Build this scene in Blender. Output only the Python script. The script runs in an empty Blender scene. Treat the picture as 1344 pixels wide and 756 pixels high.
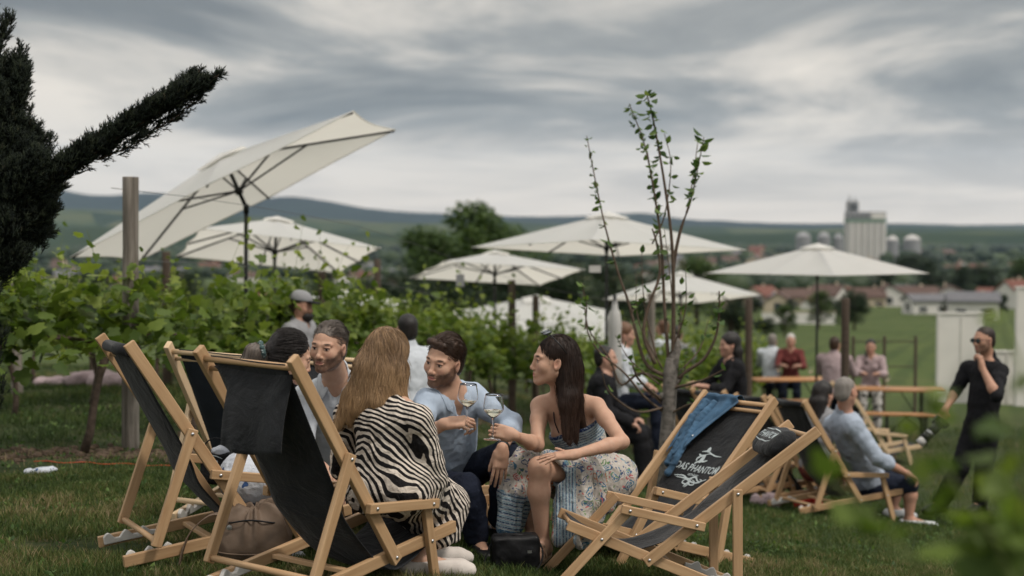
import bpy, bmesh, math, random
import numpy as np
from mathutils import Vector, Matrix, noise as mnoise
from mathutils.bvhtree import BVHTree
random.seed(7); RNG = np.random.default_rng(7)
scene = bpy.context.scene
COL = scene.collection
CZ = 1.5                       # camera height in metres
F_PX = 1867.0                  # 50 mm lens on a 1344 px wide picture
PITCH = math.atan(78.0/F_PX)

def at(px, py, Y):
    """world point at depth Y in the direction of a picture point"""
    u = (px-672.0)/F_PX; v = (378.0-py)/F_PX
    c, s = math.cos(PITCH), math.sin(PITCH)
    dy = c + v*s; dz = -s + v*c
    k = Y/dy
    return Vector((u*k, Y, CZ + dz*k))

_py = [-40, 0, 4.5, 6.4, 14, 23, 40, 60, 100, 187, 400, 800, 1660, 4000, 12000]
_pz = [-1.2, -1.42, -1.5, -1.5, -1.5, -2.05, -3.3, -4.6, -7.4, -11.5, -19, -28, -40, -52, -60]
DIP = False
def ground_z(x, y):
    x = np.asarray(x, float); y = np.asarray(y, float)
    r = np.where(y > 30, np.hypot(x, y), y)
    base = np.interp(r, _py, _pz)
    al = 0.064 + 0.053*np.tanh((x+0.7)/1.6)
    t = np.clip(y-5.2, 0, 8.8)
    t = np.where(t < 1, 0.5*t*t, t-0.5)*8.2/8.3
    fade = np.clip(1-(y-14)/70.0, 0, 1)**2
    xx = 7*np.tanh(x/7); cross = -0.10*(np.sqrt(xx*xx+0.3)+xx-0.2)/2*np.clip((y-1)/4, 0, 1)
    lev = -al*t*fade + cross*fade + np.where(y > 14, -0.0875*8.2*(1-fade)*np.clip((60-y)/46, 0, 1), 0)
    dip = -0.055*np.exp(-(((x-0.62)/0.62)**2+((y-6.55)/0.50)**2)) if DIP else 0
    return CZ + base + lev + dip
def gz(x, y): return float(ground_z(x, y))
def gnormal(x, y, e=0.25):
    dx = (gz(x+e, y)-gz(x-e, y))/(2*e); dy = (gz(x, y+e)-gz(x, y-e))/(2*e)
    return Vector((-dx, -dy, 1)).normalized()

C7Z = gz(0.682, 7.063); C7N = gnormal(0.682, 7.063); DIP = True      # slight hollow under the reclined chair
# ---------------------------------------------------------------- objects
def link(o, parent=None):
    COL.objects.link(o)
    if parent is not None: o.parent = parent
    return o
def thing(name, label, cat, loc=(0, 0, 0), rot=None, group=None):
    o = bpy.data.objects.new(name, None); o.empty_display_size = 0.1
    COL.objects.link(o); o.location = loc
    if rot is not None: o.rotation_euler = rot
    tag(o, label, cat, group); return o
def tag(o, label=None, cat=None, group=None, kind=None):
    if label: o['label'] = label
    if cat: o['category'] = cat
    if group: o['group'] = group
    if kind: o['kind'] = kind
    return o
def copy_tree(o, parent=None):
    c = o.copy(); COL.objects.link(c)
    if parent is not None: c.parent = parent
    for ch in list(o.children): copy_tree(ch, c)
    return c
def mesh_np(name, V, F, mat, parent=None, smooth=True, attrs=None, uv=None):
    """V (n,3), F (m,k) with one k (3 or 4), or list of arrays"""
    me = bpy.data.meshes.new(name)
    V = np.asarray(V, np.float32)
    Fs = F if isinstance(F, list) else [F]
    Fs = [np.asarray(f, np.int32) for f in Fs if len(f)]
    me.vertices.add(len(V)); me.vertices.foreach_set('co', V.ravel())
    nl = sum(f.size for f in Fs); npoly = sum(len(f) for f in Fs)
    me.loops.add(nl); me.polygons.add(npoly)
    me.loops.foreach_set('vertex_index', np.concatenate([f.ravel() for f in Fs]))
    st = []; tot = 0
    for f in Fs:
        st.append(tot + np.arange(len(f))*f.shape[1]); tot += f.size
    me.polygons.foreach_set('loop_start', np.concatenate(st).astype(np.int32))
    me.update(calc_edges=True)
    if smooth: me.polygons.foreach_set('use_smooth', np.ones(npoly, bool))
    if attrs:
        for k, a in attrs.items():
            a = np.asarray(a, np.float32)
            if a.ndim == 2:
                if a.shape[1] == 3: a = np.concatenate([a, np.ones((len(a), 1), np.float32)], 1)
                at_ = me.attributes.new(k, 'FLOAT_COLOR', 'POINT'); at_.data.foreach_set('color', a.ravel())
            else:
                at_ = me.attributes.new(k, 'FLOAT', 'POINT'); at_.data.foreach_set('value', a.ravel())
    o = bpy.data.objects.new(name, me)
    if mat is not None:
        for m in (mat if isinstance(mat, (list, tuple)) else [mat]): me.materials.append(m)
    link(o, parent)
    return o
class MB:
    """collects pieces and builds them as ONE mesh"""
    def __init__(s): s.v = []; s.f = []; s.n = 0
    def add(s, V, F):
        V = np.asarray(V, float).reshape(-1, 3)
        s.v.append(V)
        for f in F: s.f.append([i+s.n for i in f])
        s.n += len(V); return s
    def box(s, c, d, R=None):
        hx, hy, hz = d[0]/2, d[1]/2, d[2]/2
        P = np.array([(x, y, z) for z in (-hz, hz) for y in (-hy, hy) for x in (-hx, hx)])
        if R is not None: P = P @ np.array(R).T
        s.add(P+np.array(c), [(0, 2, 3, 1), (4, 5, 7, 6), (0, 1, 5, 4), (2, 6, 7, 3), (0, 4, 6, 2), (1, 3, 7, 5)]); return s
    def beam(s, a, b, w, t, up=(0, 0, 1), ext=0.0):
        a = Vector(a); b = Vector(b); d = (b-a); L = d.length; d = d/L
        up = Vector(up); sd = d.cross(up)
        if sd.length < 1e-4: sd = d.cross(Vector((1, 0, 0)))
        sd.normalize(); u = sd.cross(d).normalized()
        R = np.array([list(d), list(sd), list(u)]).T
        return s.box(tuple((a+b)/2), (L+2*ext, t, w), R)
    def tube(s, pts, rad, n=8, cap=True):
        pts = [Vector(p) for p in pts]
        rr = rad if isinstance(rad, (list, tuple, np.ndarray)) else [rad]*len(pts)
        rings = []; prev = None
        for i, p in enumerate(pts):
            d = (pts[min(i+1, len(pts)-1)]-pts[max(i-1, 0)])
            if d.length < 1e-9: d = Vector((0, 0, 1))
            d.normalize()
            if prev is None:
                a = Vector((0, 0, 1)) if abs(d.z) < 0.9 else Vector((1, 0, 0))
                prev = d.cross(a).normalized()
            prev = (prev - d*prev.dot(d))
            if prev.length < 1e-6: prev = d.orthogonal()
            prev.normalize(); q = d.cross(prev)
            rings.append([p+(prev*math.cos(2*math.pi*k/n)+q*math.sin(2*math.pi*k/n))*rr[i] for k in range(n)])
        V = [tuple(v) for r in rings for v in r]; F = []
        for i in range(len(pts)-1):
            for k in range(n):
                F.append((i*n+k, i*n+(k+1) % n, (i+1)*n+(k+1) % n, (i+1)*n+k))
        if cap: F.append(tuple(range(n-1, -1, -1))); F.append(tuple((len(pts)-1)*n+k for k in range(n)))
        return s.add(V, F)
    def lathe(s, prof, n=16, c=(0, 0, 0), R=None):
        V = []; F = []
        for r, z in prof:
            for k in range(n):
                a = 2*math.pi*k/n; V.append((r*math.cos(a), r*math.sin(a), z))
        m = len(prof)
        for i in range(m-1):
            for k in range(n): F.append((i*n+k, i*n+(k+1) % n, (i+1)*n+(k+1) % n, (i+1)*n+k))
        V = np.array(V)
        if R is not None: V = V @ np.array(R).T
        return s.add(V+np.array(c), F)
    def ball(s, c, r, n=10, R=None):
        prof = [(max(1e-4, math.sin(math.pi*i/n)), -math.cos(math.pi*i/n)) for i in range(n+1)]
        V = []; F = []
        for q, z in prof:
            for k in range(n): V.append((q*math.cos(2*math.pi*k/n), q*math.sin(2*math.pi*k/n), z))
        for i in range(n):
            for k in range(n): F.append((i*n+k, i*n+(k+1) % n, (i+1)*n+(k+1) % n, (i+1)*n+k))
        rr = np.array(r if hasattr(r, '__len__') else (r, r, r))
        V = np.array(V)*rr
        if R is not None: V = V @ np.array(R).T
        return s.add(V+np.array(c), F)
    def sheet(s, P, thick=0.0):
        """P (n,m,3) grid"""
        P = np.asarray(P, float); n, m = P.shape[:2]
        F = [(i*m+j, i*m+j+1, (i+1)*m+j+1, (i+1)*m+j) for i in range(n-1) for j in range(m-1)]
        return s.add(P.reshape(-1, 3), F)
    def build(s, name, mat, parent=None, bevel=0, smooth=False, solid=0, subd=0):
        me = bpy.data.meshes.new(name)
        V = np.concatenate(s.v) if s.v else np.zeros((0, 3))
        me.from_pydata(V.tolist(), [], s.f); me.update()
        for m in (mat if isinstance(mat, (list, tuple)) else [mat]): me.materials.append(m)
        if smooth: me.polygons.foreach_set('use_smooth', np.ones(len(me.polygons), bool))
        o = bpy.data.objects.new(name, me); link(o, parent)
        if solid:
            md = o.modifiers.new('s', 'SOLIDIFY'); md.thickness = solid; md.offset = 0
        if bevel:
            md = o.modifiers.new('b', 'BEVEL'); md.width = bevel; md.segments = 2; md.limit_method = 'ANGLE'; md.angle_limit = math.radians(40)
        if subd:
            md = o.modifiers.new('u', 'SUBSURF'); md.levels = subd; md.render_levels = subd
        return o

# ---------------------------------------------------------------- materials
class NT:
    def __init__(s, name):
        s.m = bpy.data.materials.new(name); s.m.use_nodes = True
        s.t = s.m.node_tree; s.t.nodes.clear()
        s.out = s.t.nodes.new('ShaderNodeOutputMaterial')
        s.b = s.t.nodes.new('ShaderNodeBsdfPrincipled')
        s.t.links.new(s.b.outputs[0], s.out.inputs[0])
    def n(s, typ, ins=None, **kw):
        nd = s.t.nodes.new(typ)
        for k, v in kw.items(): setattr(nd, k, v)
        if ins:
            for k, v in ins.items(): s.set(nd, k, v)
        return nd
    def set(s, nd, k, v):
        if isinstance(v, bpy.types.NodeSocket): s.t.links.new(v, nd.inputs[k])
        else: nd.inputs[k].default_value = v
    def P(s, **kw):
        for k, v in kw.items(): s.set(s.b, k.replace('_', ' '), v)
    def ramp(s, fac, stops, interp='LINEAR'):
        nd = s.t.nodes.new('ShaderNodeValToRGB'); cr = nd.color_ramp; cr.interpolation = interp
        while len(cr.elements) > 1: cr.elements.remove(cr.elements[-1])
        for i, (p, c) in enumerate(stops):
            e = cr.elements[0] if i == 0 else cr.elements.new(p)
            e.position = p; e.color = (*c, 1) if len(c) == 3 else c
        s.t.links.new(fac, nd.inputs[0]); return nd.outputs[0]
    def math(s, op, a, b=0.0, clamp=False):
        nd = s.t.nodes.new('ShaderNodeMath'); nd.operation = op; nd.use_clamp = clamp
        s.set(nd, 0, a); s.set(nd, 1, b); return nd.outputs[0]
    def mix(s, fac, a, b, mode='MIX'):
        nd = s.t.nodes.new('ShaderNodeMix'); nd.data_type = 'RGBA'; nd.blend_type = mode
        s.set(nd, 0, fac)
        for i, v in ((6, a), (7, b)):
            if isinstance(v, bpy.types.NodeSocket): s.t.links.new(v, nd.inputs[i])
            else: nd.inputs[i].default_value = (*v, 1) if len(v) == 3 else v
        return nd.outputs[2]
    def coord(s, which='Object', scale=None, rot=None):
        c = s.t.nodes.new('ShaderNodeTexCoord').outputs[which]
        if scale or rot:
            mp = s.t.nodes.new('ShaderNodeMapping'); s.t.links.new(c, mp.inputs[0])
            if scale: mp.inputs['Scale'].default_value = scale
            if rot: mp.inputs['Rotation'].default_value = rot
            c = mp.outputs[0]
        return c
    def noise(s, vec, scale, detail=3, rough=0.5, dist=0.0):
        nd = s.n('ShaderNodeTexNoise', {'Scale': scale, 'Detail': detail, 'Roughness': rough, 'Distortion': dist})
        s.t.links.new(vec, nd.inputs['Vector']); return nd.outputs['Fac']
    def bump(s, h, strength=0.3, dist=0.01):
        nd = s.n('ShaderNodeBump', {'Strength': strength, 'Distance': dist}); s.t.links.new(h, nd.inputs['Height'])
        s.t.links.new(nd.outputs[0], s.b.inputs['Normal']); return nd
def simple(name, col, rough=0.6, var=0.15, scale=8, bump=0.0, bscale=60, spec=0.3, metallic=0, coord='Object', sheen=0):
    t = NT(name); c = t.coord(coord)
    n1 = t.noise(c, scale, 4)
    a = tuple(x*(1-var) for x in col); b = tuple(min(1, x*(1+var)) for x in col)
    t.P(Base_Color=t.ramp(n1, [(0.3, a), (0.7, b)]), Roughness=rough, Metallic=metallic)
    t.b.inputs['Specular IOR Level'].default_value = spec
    if sheen: t.b.inputs['Sheen Weight'].default_value = sheen
    if bump: t.bump(t.noise(c, bscale, 3), bump, 0.01)
    return t.m
# ---------------------------------------------------------------- implicit surfaces (smooth unions of tapered limbs) meshed by surface nets
def v3(p): return np.array(p, float)
class SDF:
    def __init__(s): s.p = []     # (kind, data, center, bound radius, k)
    def cone(s, a, b, ra, rb, k=0.02, op=1):
        a = v3(a); b = v3(b); s.p.append(('c', (a, b, ra, rb), (a+b)/2, np.linalg.norm(b-a)/2+max(ra, rb), k, op)); return s
    def ball(s, c, r, k=0.02, op=1): return s.cone(c, v3(c)+1e-5, r, r, k, op)
    def ell(s, c, r, R=None, k=0.02, op=1):
        c = v3(c); r = v3(r); R = np.eye(3) if R is None else np.array(R, float)
        s.p.append(('e', (c, r, R), c, float(max(r)), k, op)); return s
    def box(s, c, h, R=None, rad=0.01, k=0.02, op=1):
        c = v3(c); h = v3(h); R = np.eye(3) if R is None else np.array(R, float)
        s.p.append(('b', (c, h, R, rad), c, float(np.linalg.norm(h)), k, op)); return s
    def half(s, c, n, k=0.005):
        """keep only the side the normal points away from"""
        n = v3(n); n = n/np.linalg.norm(n); s.p.append(('h', (v3(c), n), v3(c), 1e9, k, 2)); return s
    def chain(s, pts, rad, k=0.02, op=1):
        for i in range(len(pts)-1): s.cone(pts[i], pts[i+1], rad[i], rad[i+1], k, op)
        return s
    @staticmethod
    def d1(kind, data, P):
        if kind == 'c':
            a, b, ra, rb = data
            ab = b-a; L2 = ab@ab+1e-12
            t = np.clip(((P-a)@ab)/L2, 0, 1)
            q = P-a-t[:, None]*ab
            return np.sqrt((q*q).sum(1)) - (ra+(rb-ra)*t)
        if kind == 'e':
            c, r, R = data; q = (P-c)@R
            k0 = np.sqrt(((q/r)**2).sum(1)); k1 = np.sqrt(((q/(r*r))**2).sum(1))+1e-9
            return k0*(k0-1)/k1
        if kind == 'b':
            c, h, R, rad = data; q = np.abs((P-c)@R)-(h-rad)
            return np.sqrt((np.maximum(q, 0)**2).sum(1))+np.minimum(q.max(1), 0)-rad
        if kind == 'h':
            c, n = data; return (P-c)@n
    def eval(s, P, idx=None):
        d = np.full(len(P), 1.0)
        for i in (range(len(s.p)) if idx is None else idx):
            kind, data, c, br, k, op = s.p[i]
            e = s.d1(kind, data, P)
            if op == 1:
                h = np.maximum(k-np.abs(d-e), 0)/max(k, 1e-6); d = np.minimum(d, e)-h*h*k*0.25
            elif op == -1:
                e = -e; h = np.maximum(k-np.abs(d-e), 0)/max(k, 1e-6); d = np.maximum(d, e)+h*h*k*0.25
            else:
                h = np.maximum(k-np.abs(d-e), 0)/max(k, 1e-6); d = np.maximum(d, e)+h*h*k*0.25
        return d
    def mesh(s, h=0.004, B=14, focus=None):
        """surface nets; focus=(centre, radius, cell) refines the grid round one point (a face)"""
        solids = [p for p in s.p if p[5] == 1]
        lo = np.min([p[2]-p[3] for p in solids], 0)-3*h; hi = np.max([p[2]+p[3] for p in solids], 0)+3*h
        AX = []
        for a in range(3):
            c = [lo[a]]
            while c[-1] < hi[a]:
                st = h
                if focus is not None and focus[0][a]-focus[1] < c[-1] < focus[0][a]+focus[1]: st = focus[2]
                c.append(c[-1]+st)
            n_ = len(c)-1; nb_ = -(-n_//B)
            st = h
            while len(c) < nb_*B+3: c.append(c[-1]+st)
            AX.append(np.array([c[0]-h]+c))      # AX[a][i+1] is grid line i
        nb = np.array([(len(x)-3)//B for x in AX])
        ii = np.stack(np.meshgrid(*[np.arange(k) for k in nb], indexing='ij'), -1).reshape(-1, 3)
        b0 = np.stack([AX[a][ii[:, a]*B+1] for a in range(3)], 1); b1 = np.stack([AX[a][ii[:, a]*B+B+1] for a in range(3)], 1)
        cen = (b0+b1)/2; diag_ = np.linalg.norm(b1-b0, axis=1)/2+2*h
        C = np.array([p[2] for p in s.p]); Rb = np.array([p[3] for p in s.p]); K = np.array([p[4] for p in s.p])
        g = np.arange(-1, B+1)             # one cell overlap towards the low side
        G = np.stack(np.meshgrid(g, g, g, indexing='ij'), -1).reshape(-1, 3)
        n = B+2
        dims = nb*B+4
        ids = []; pos = []; quads = []
        dc = s.eval(cen)
        for q in np.nonzero(np.abs(dc) < diag_*1.35+0.01)[0]:
            diag = diag_[q]
            dist = np.linalg.norm(C-cen[q], axis=1)
            idx = np.nonzero(dist < Rb+K+diag)[0]
            if not len(idx): continue
            base = ii[q]*B
            ax_ = [AX[a][base[a]:base[a]+n] for a in range(3)]
            P = np.stack(np.meshgrid(*ax_, indexing='ij'), -1).reshape(-1, 3)
            d = s.eval(P, idx).reshape(n, n, n)
            sg = d < 0
            if sg.all() or not sg.any(): continue
            # cells
            m = n-1
            cnt = np.zeros((m, m, m), int)
            for a in (0, 1):
                for b in (0, 1):
                    for c in (0, 1): cnt += sg[a:a+m, b:b+m, c:c+m]
            act = (cnt > 0) & (cnt < 8)
            cell = np.argwhere(act)
            if not len(cell): continue
            sm = np.zeros((len(cell), 3)); w = np.zeros(len(cell))
            x, y, z = cell.T
            for ax in range(3):
                o1 = [(0, 0), (0, 1), (1, 0), (1, 1)]
                for (u, v) in o1:
                    off = [0, 0, 0]; oth = [k for k in range(3) if k != ax]
                    off[oth[0]] = u; off[oth[1]] = v
                    off2 = list(off); off2[ax] = 1
                    d0 = d[x+off[0], y+off[1], z+off[2]]; dd = d[x+off2[0], y+off2[1], z+off2[2]]
                    cr = (d0 < 0) != (dd < 0)
                    t = np.where(cr, d0/np.where(cr, d0-dd, 1), 0)
                    pp = np.tile(np.array(off, float), (len(cell), 1)); pp[:, ax] += t
                    sm += pp*cr[:, None]; w += cr
            fr = sm/w[:, None]; pv = np.stack([ax_[a][cell[:, a]]+fr[:, a]*(ax_[a][cell[:, a]+1]-ax_[a][cell[:, a]]) for a in range(3)], 1)
            gid = ((base[0]+cell[:, 0])*dims[1]+(base[1]+cell[:, 1]))*dims[2]+(base[2]+cell[:, 2])
            ids.append(gid); pos.append(pv)
            # quads for edges owned by this block: grid points with index 1..B (i.e. g 0..B-1)
            for ax in range(3):
                oth = [k for k in range(3) if k != ax]
                sl = [slice(1, n-1)]*3; s0 = sg[tuple(sl)]
                sl2 = list(sl); sl2[ax] = slice(2, n); s1 = sg[tuple(sl2)]
                e = np.argwhere(s0 != s1)
                if not len(e): continue
                fl = s0[e[:, 0], e[:, 1], e[:, 2]]
                e = e+1
                qs = []
                for (u, v) in ((0, 0), (1, 0), (1, 1), (0, 1)):
                    c = e.copy(); c[:, oth[0]] -= u; c[:, oth[1]] -= v
                    qs.append(((base[0]+c[:, 0])*dims[1]+(base[1]+c[:, 1]))*dims[2]+(base[2]+c[:, 2]))
                Q = np.stack(qs, 1)
                if ax == 1: fl = ~fl
                Q[~fl] = Q[~fl][:, ::-1]
                quads.append(Q)
        ids = np.concatenate(ids); pos = np.concatenate(pos); Q = np.concatenate(quads)
        u, first = np.unique(ids, return_index=True)
        V = pos[first]
        Fi = np.searchsorted(u, Q.ravel()); Fi = np.clip(Fi, 0, len(u)-1)
        ok = (u[Fi] == Q.ravel()).reshape(Q.shape).all(1)
        F = Fi.reshape(Q.shape)[ok]
        return V, F
def frame(fwd, up=(0, 0, 1)):
    """columns: right, forward, up"""
    f = v3(fwd); f /= np.linalg.norm(f); u = v3(up); r = np.cross(f, u); r /= np.linalg.norm(r); u = np.cross(r, f)
    return np.stack([r, f, u], 1)
def vnormals(V, F):
    n = np.zeros_like(V); a = np.cross(V[F[:, 1]]-V[F[:, 0]], V[F[:, 2]]-V[F[:, 0]])
    for k in range(F.shape[1]): np.add.at(n, F[:, k], a)
    return n/(np.linalg.norm(n, axis=1)[:, None]+1e-12)
def fbm(P, sc, oct=3, seed=0.0):
    """cheap vectorised smooth noise, about -1..1"""
    P = np.asarray(P)*sc+seed; s = np.zeros(len(P)); a = 1.0; tot = 0
    for o in range(oct):
        q = P*(2.03**o)+o*17.3
        i = np.floor(q).astype(np.int64); f = q-i; f = f*f*(3-2*f)
        v = 0
        for dx in (0, 1):
            for dy in (0, 1):
                for dz in (0, 1):
                    hsh = ((i[:, 0]+dx)*73856093 ^ (i[:, 1]+dy)*19349663 ^ (i[:, 2]+dz)*83492791)
                    hsh = ((hsh ^ (hsh >> 13))*1274126177) & 0xffffff
                    w = (f[:, 0] if dx else 1-f[:, 0])*(f[:, 1] if dy else 1-f[:, 1])*(f[:, 2] if dz else 1-f[:, 2])
                    v = v+w*(hsh/8388607.5-1)
        s += a*v; tot += a; a *= 0.5
    return s/tot
# ---------------------------------------------------------------- shared materials
def make_wood(name, c1, c2, rough=0.5):
    t = NT(name); c = t.coord('Object')
    mp = t.n('ShaderNodeMapping'); mp.inputs['Scale'].default_value = (1.2, 16, 16); t.t.links.new(c, mp.inputs[0])
    oi = t.n('ShaderNodeObjectInfo')
    ad = t.n('ShaderNodeVectorMath', operation='ADD'); t.t.links.new(mp.outputs[0], ad.inputs[0])
    sc = t.n('ShaderNodeVectorMath', operation='SCALE'); sc.inputs[0].default_value = (31, 17, 23); t.t.links.new(oi.outputs['Random'], sc.inputs['Scale'])
    t.t.links.new(sc.outputs[0], ad.inputs[1])
    n1 = t.noise(ad.outputs[0], 2.4, 6, 0.6, 0.6)
    n2 = t.noise(ad.outputs[0], 0.8, 2)
    col = t.ramp(n1, [(0.25, c1), (0.5, tuple((a+b)/2 for a, b in zip(c1, c2))), (0.75, c2)])
    col = t.mix(t.math('MULTIPLY', n2, 0.35), col, tuple(x*0.62 for x in c1))
    fl = t.ramp(oi.outputs['Random'], [(0, (0.86, 0.84, 0.80)), (1, (1.06, 1.05, 1.03))])
    col = t.mix(1.0, col, fl, 'MULTIPLY')
    t.P(Base_Color=col, Roughness=rough); t.b.inputs['Specular IOR Level'].default_value = 0.35
    t.bump(n1, 0.12, 0.004)
    return t.m
M = {}
M['wood'] = make_wood('beech_wood', (0.36, 0.215, 0.11), (0.57, 0.39, 0.23))
M['wood_pale'] = make_wood('pale_wood', (0.58, 0.42, 0.26), (0.72, 0.56, 0.38))
M['wood_old'] = make_wood('weathered_wood', (0.17, 0.145, 0.12), (0.34, 0.30, 0.26), 0.9)
M['wood_dark'] = make_wood('dark_wood', (0.055, 0.04, 0.03), (0.12, 0.09, 0.07), 0.9)
M['plastic'] = simple('white_plastic', (0.50, 0.485, 0.46), 0.5, 0.08)
M['steel'] = simple('steel', (0.55, 0.55, 0.56), 0.35, 0.05, metallic=1.0)
def cloth(name, col, rough=0.9, var=0.12, weave=900, wr=0.35, wrs=14, sheen=0.0, wd=0.02):
    t = NT(name); c = t.coord('Object')
    n = t.noise(c, 9, 4)
    a = tuple(x*(1-var) for x in col); b = tuple(min(1, x*(1+var)) for x in col)
    t.P(Base_Color=t.ramp(n, [(0.3, a), (0.7, b)]), Roughness=rough); t.b.inputs['Specular IOR Level'].default_value = 0.2
    if sheen: t.b.inputs['Sheen Weight'].default_value = sheen
    h = t.math('ADD', t.noise(c, wrs, 4, 0.55, 0.6), t.math('MULTIPLY', t.noise(c, weave*0.3, 1), 0.06))
    t.bump(h, wr, wd); return t.m
M['sling'] = cloth('black_canvas', (0.012, 0.013, 0.015), 0.82, 0.35, wr=0.75, wrs=5.5, sheen=0.10, wd=0.04)
M['sling_blue'] = cloth('blue_black_canvas', (0.020, 0.026, 0.036), 0.8, 0.25, wr=0.3, wrs=9)
M['print'] = simple('screen_print', (0.42, 0.47, 0.48), 0.8, 0.12, 60)
M['denim'] = cloth('denim', (0.050, 0.105, 0.175), 0.9, 0.45, wr=0.35, wrs=14, sheen=0.05)
M['shirt_blue'] = cloth('light_blue_shirt', (0.36, 0.43, 0.53), 0.85, 0.05, wr=0.35, wrs=9, wd=0.03)
M['shirt_grey'] = cloth('pale_blue_grey_linen', (0.34, 0.39, 0.47), 0.9, 0.06, wr=0.4, wrs=8, wd=0.03)
M['shirt_white'] = cloth('white_shirt', (0.50, 0.53, 0.57), 0.85, 0.04, wr=0.35, wrs=9, wd=0.03)
M['navy'] = cloth('navy_trousers', (0.012, 0.016, 0.030), 0.9, 0.15, wr=0.7, wrs=14)
M['blackcloth'] = cloth('black_cloth', (0.010, 0.010, 0.012), 0.9, 0.2, wr=0.7, wrs=12)
M['pinkcloth'] = cloth('pale_pink_cloth', (0.36, 0.28, 0.29), 0.9, 0.12)
M['redcloth'] = cloth('brick_red_cloth', (0.13, 0.034, 0.032), 0.9, 0.15)
M['scarlet'] = cloth('scarlet_cloth', (0.42, 0.03, 0.02), 0.9, 0.2, wr=0.8, wrs=20)
M['greycloth'] = cloth('grey_cloth', (0.24, 0.24, 0.25), 0.9, 0.12)
M['leather'] = cloth('brown_leather', (0.13, 0.092, 0.066), 0.55, 0.2, wr=0.2, wrs=10)
M['leather_black'] = cloth('black_leather', (0.008, 0.008, 0.009), 0.45, 0.2, wr=0.3, wrs=10)
M['sneaker'] = cloth('off_white_canvas_shoe', (0.55, 0.50, 0.46), 0.85, 0.05)
M['white_sneaker'] = cloth('white_shoe', (0.68, 0.70, 0.72), 0.7, 0.03)
M['sandal'] = simple('gold_beige_leather', (0.30, 0.21, 0.14), 0.5, 0.3, 60, 0.4, 120)
M['black'] = simple('black_metal', (0.012, 0.013, 0.014), 0.45, 0.1)
M['steel_dull'] = simple('dull_wire', (0.10, 0.10, 0.10), 0.7, 0.1)
M['black_plastic'] = simple('black_plastic', (0.012, 0.012, 0.013), 0.35, 0.1)
def skin_mat():
    t = NT('skin'); c = t.coord('Object')
    a = t.n('ShaderNodeAttribute', attribute_name='Col')
    n = t.noise(c, 35, 4); n2 = t.noise(c, 260, 2)
    col = t.mix(0.55, a.outputs['Color'], t.ramp(t.math('ADD', t.math('MULTIPLY', n, .7), t.math('MULTIPLY', t.noise(c, 11, 3), .3)), [(0.3, (0.78, 0.62, 0.57)), (0.7, (1.0, 0.98, 0.96))]), 'MULTIPLY')
    t.P(Base_Color=col, Roughness=0.56); t.b.inputs['Specular IOR Level'].default_value = 0.32
    t.b.inputs['Subsurface Weight'].default_value = 0.08; t.b.inputs['Subsurface Radius'].default_value = (0.012, 0.005, 0.003); t.b.inputs['Subsurface Scale'].default_value = 1.0
    t.bump(t.math('ADD', n2, t.math('MULTIPLY', n, 0.6)), 0.08, 0.004); return t.m
M['skin'] = skin_mat()
def hair_mat(name, c1, c2, rough=0.5):
    t = NT(name); a = t.n('ShaderNodeAttribute', attribute_name='tone')
    c = t.coord('Object', (60, 60, 7)); n = t.noise(c, 1.3, 4, 0.6)
    f = t.math('ADD', t.math('MULTIPLY', a.outputs['Fac'], 0.65), t.math('MULTIPLY', n, 0.35))
    t.P(Base_Color=t.ramp(f, [(0.15, c1), (0.85, c2)]), Roughness=rough); t.b.inputs['Specular IOR Level'].default_value = 0.35
    t.bump(n, 0.5, 0.01); return t.m
M['hair_blonde'] = hair_mat('blonde_hair', (0.070, 0.038, 0.020), (0.50, 0.32, 0.17))
M['hair_dark'] = hair_mat('dark_hair', (0.010, 0.006, 0.005), (0.060, 0.032, 0.022))
M['hair_black'] = hair_mat('black_hair', (0.006, 0.005, 0.005), (0.035, 0.028, 0.026))
M['hair_brown'] = hair_mat('brown_hair', (0.022, 0.012, 0.008), (0.095, 0.052, 0.032))
M['hair_ash'] = hair_mat('ash_brown_hair', (0.06, 0.048, 0.042), (0.20, 0.165, 0.14))
M['hair_grey'] = hair_mat('grey_hair', (0.12, 0.105, 0.095), (0.36, 0.33, 0.30))
M['hair_white'] = hair_mat('white_hair', (0.35, 0.33, 0.31), (0.62, 0.60, 0.58))
M['hair_ginger'] = hair_mat('ginger_hair', (0.08, 0.04, 0.024), (0.24, 0.125, 0.068))
def zebra():
    t = NT('zebra_print'); c = t.coord('Object')
    n = t.n('ShaderNodeTexNoise', {'Scale': 4.0, 'Detail': 1.0, 'Roughness': 0.4}); t.t.links.new(c, n.inputs['Vector'])
    sb = t.n('ShaderNodeVectorMath', operation='SUBTRACT'); t.t.links.new(n.outputs['Color'], sb.inputs[0]); sb.inputs[1].default_value = (.5, .5, .5)
    sc = t.n('ShaderNodeVectorMath', operation='SCALE'); t.t.links.new(sb.outputs[0], sc.inputs[0]); sc.inputs['Scale'].default_value = 0.19
    ad = t.n('ShaderNodeVectorMath', operation='ADD'); t.t.links.new(c, ad.inputs[0]); t.t.links.new(sc.outputs[0], ad.inputs[1])
    w = t.n('ShaderNodeTexWave', {'Scale': 15.0, 'Distortion': 2.2, 'Detail': 1.5, 'Detail Scale': 1.0, 'Detail Roughness': 0.35}, wave_type='BANDS', bands_direction='DIAGONAL', wave_profile='SIN')
    t.t.links.new(ad.outputs[0], w.inputs['Vector'])
    nn = t.noise(c, 13, 2)
    f = t.math('ADD', w.outputs['Fac'], t.math('MULTIPLY', t.math('SUBTRACT', nn, 0.5), 0.45))
    col = t.ramp(f, [(0.49, (0.010, 0.009, 0.010)), (0.55, (0.60, 0.53, 0.46))])
    t.P(Base_Color=col, Roughness=0.85); t.b.inputs['Specular IOR Level'].default_value = 0.2
    t.bump(t.noise(c, 16, 4, 0.5, 0.8), 0.9, 0.03); return t.m
M['zebra'] = zebra()
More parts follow.
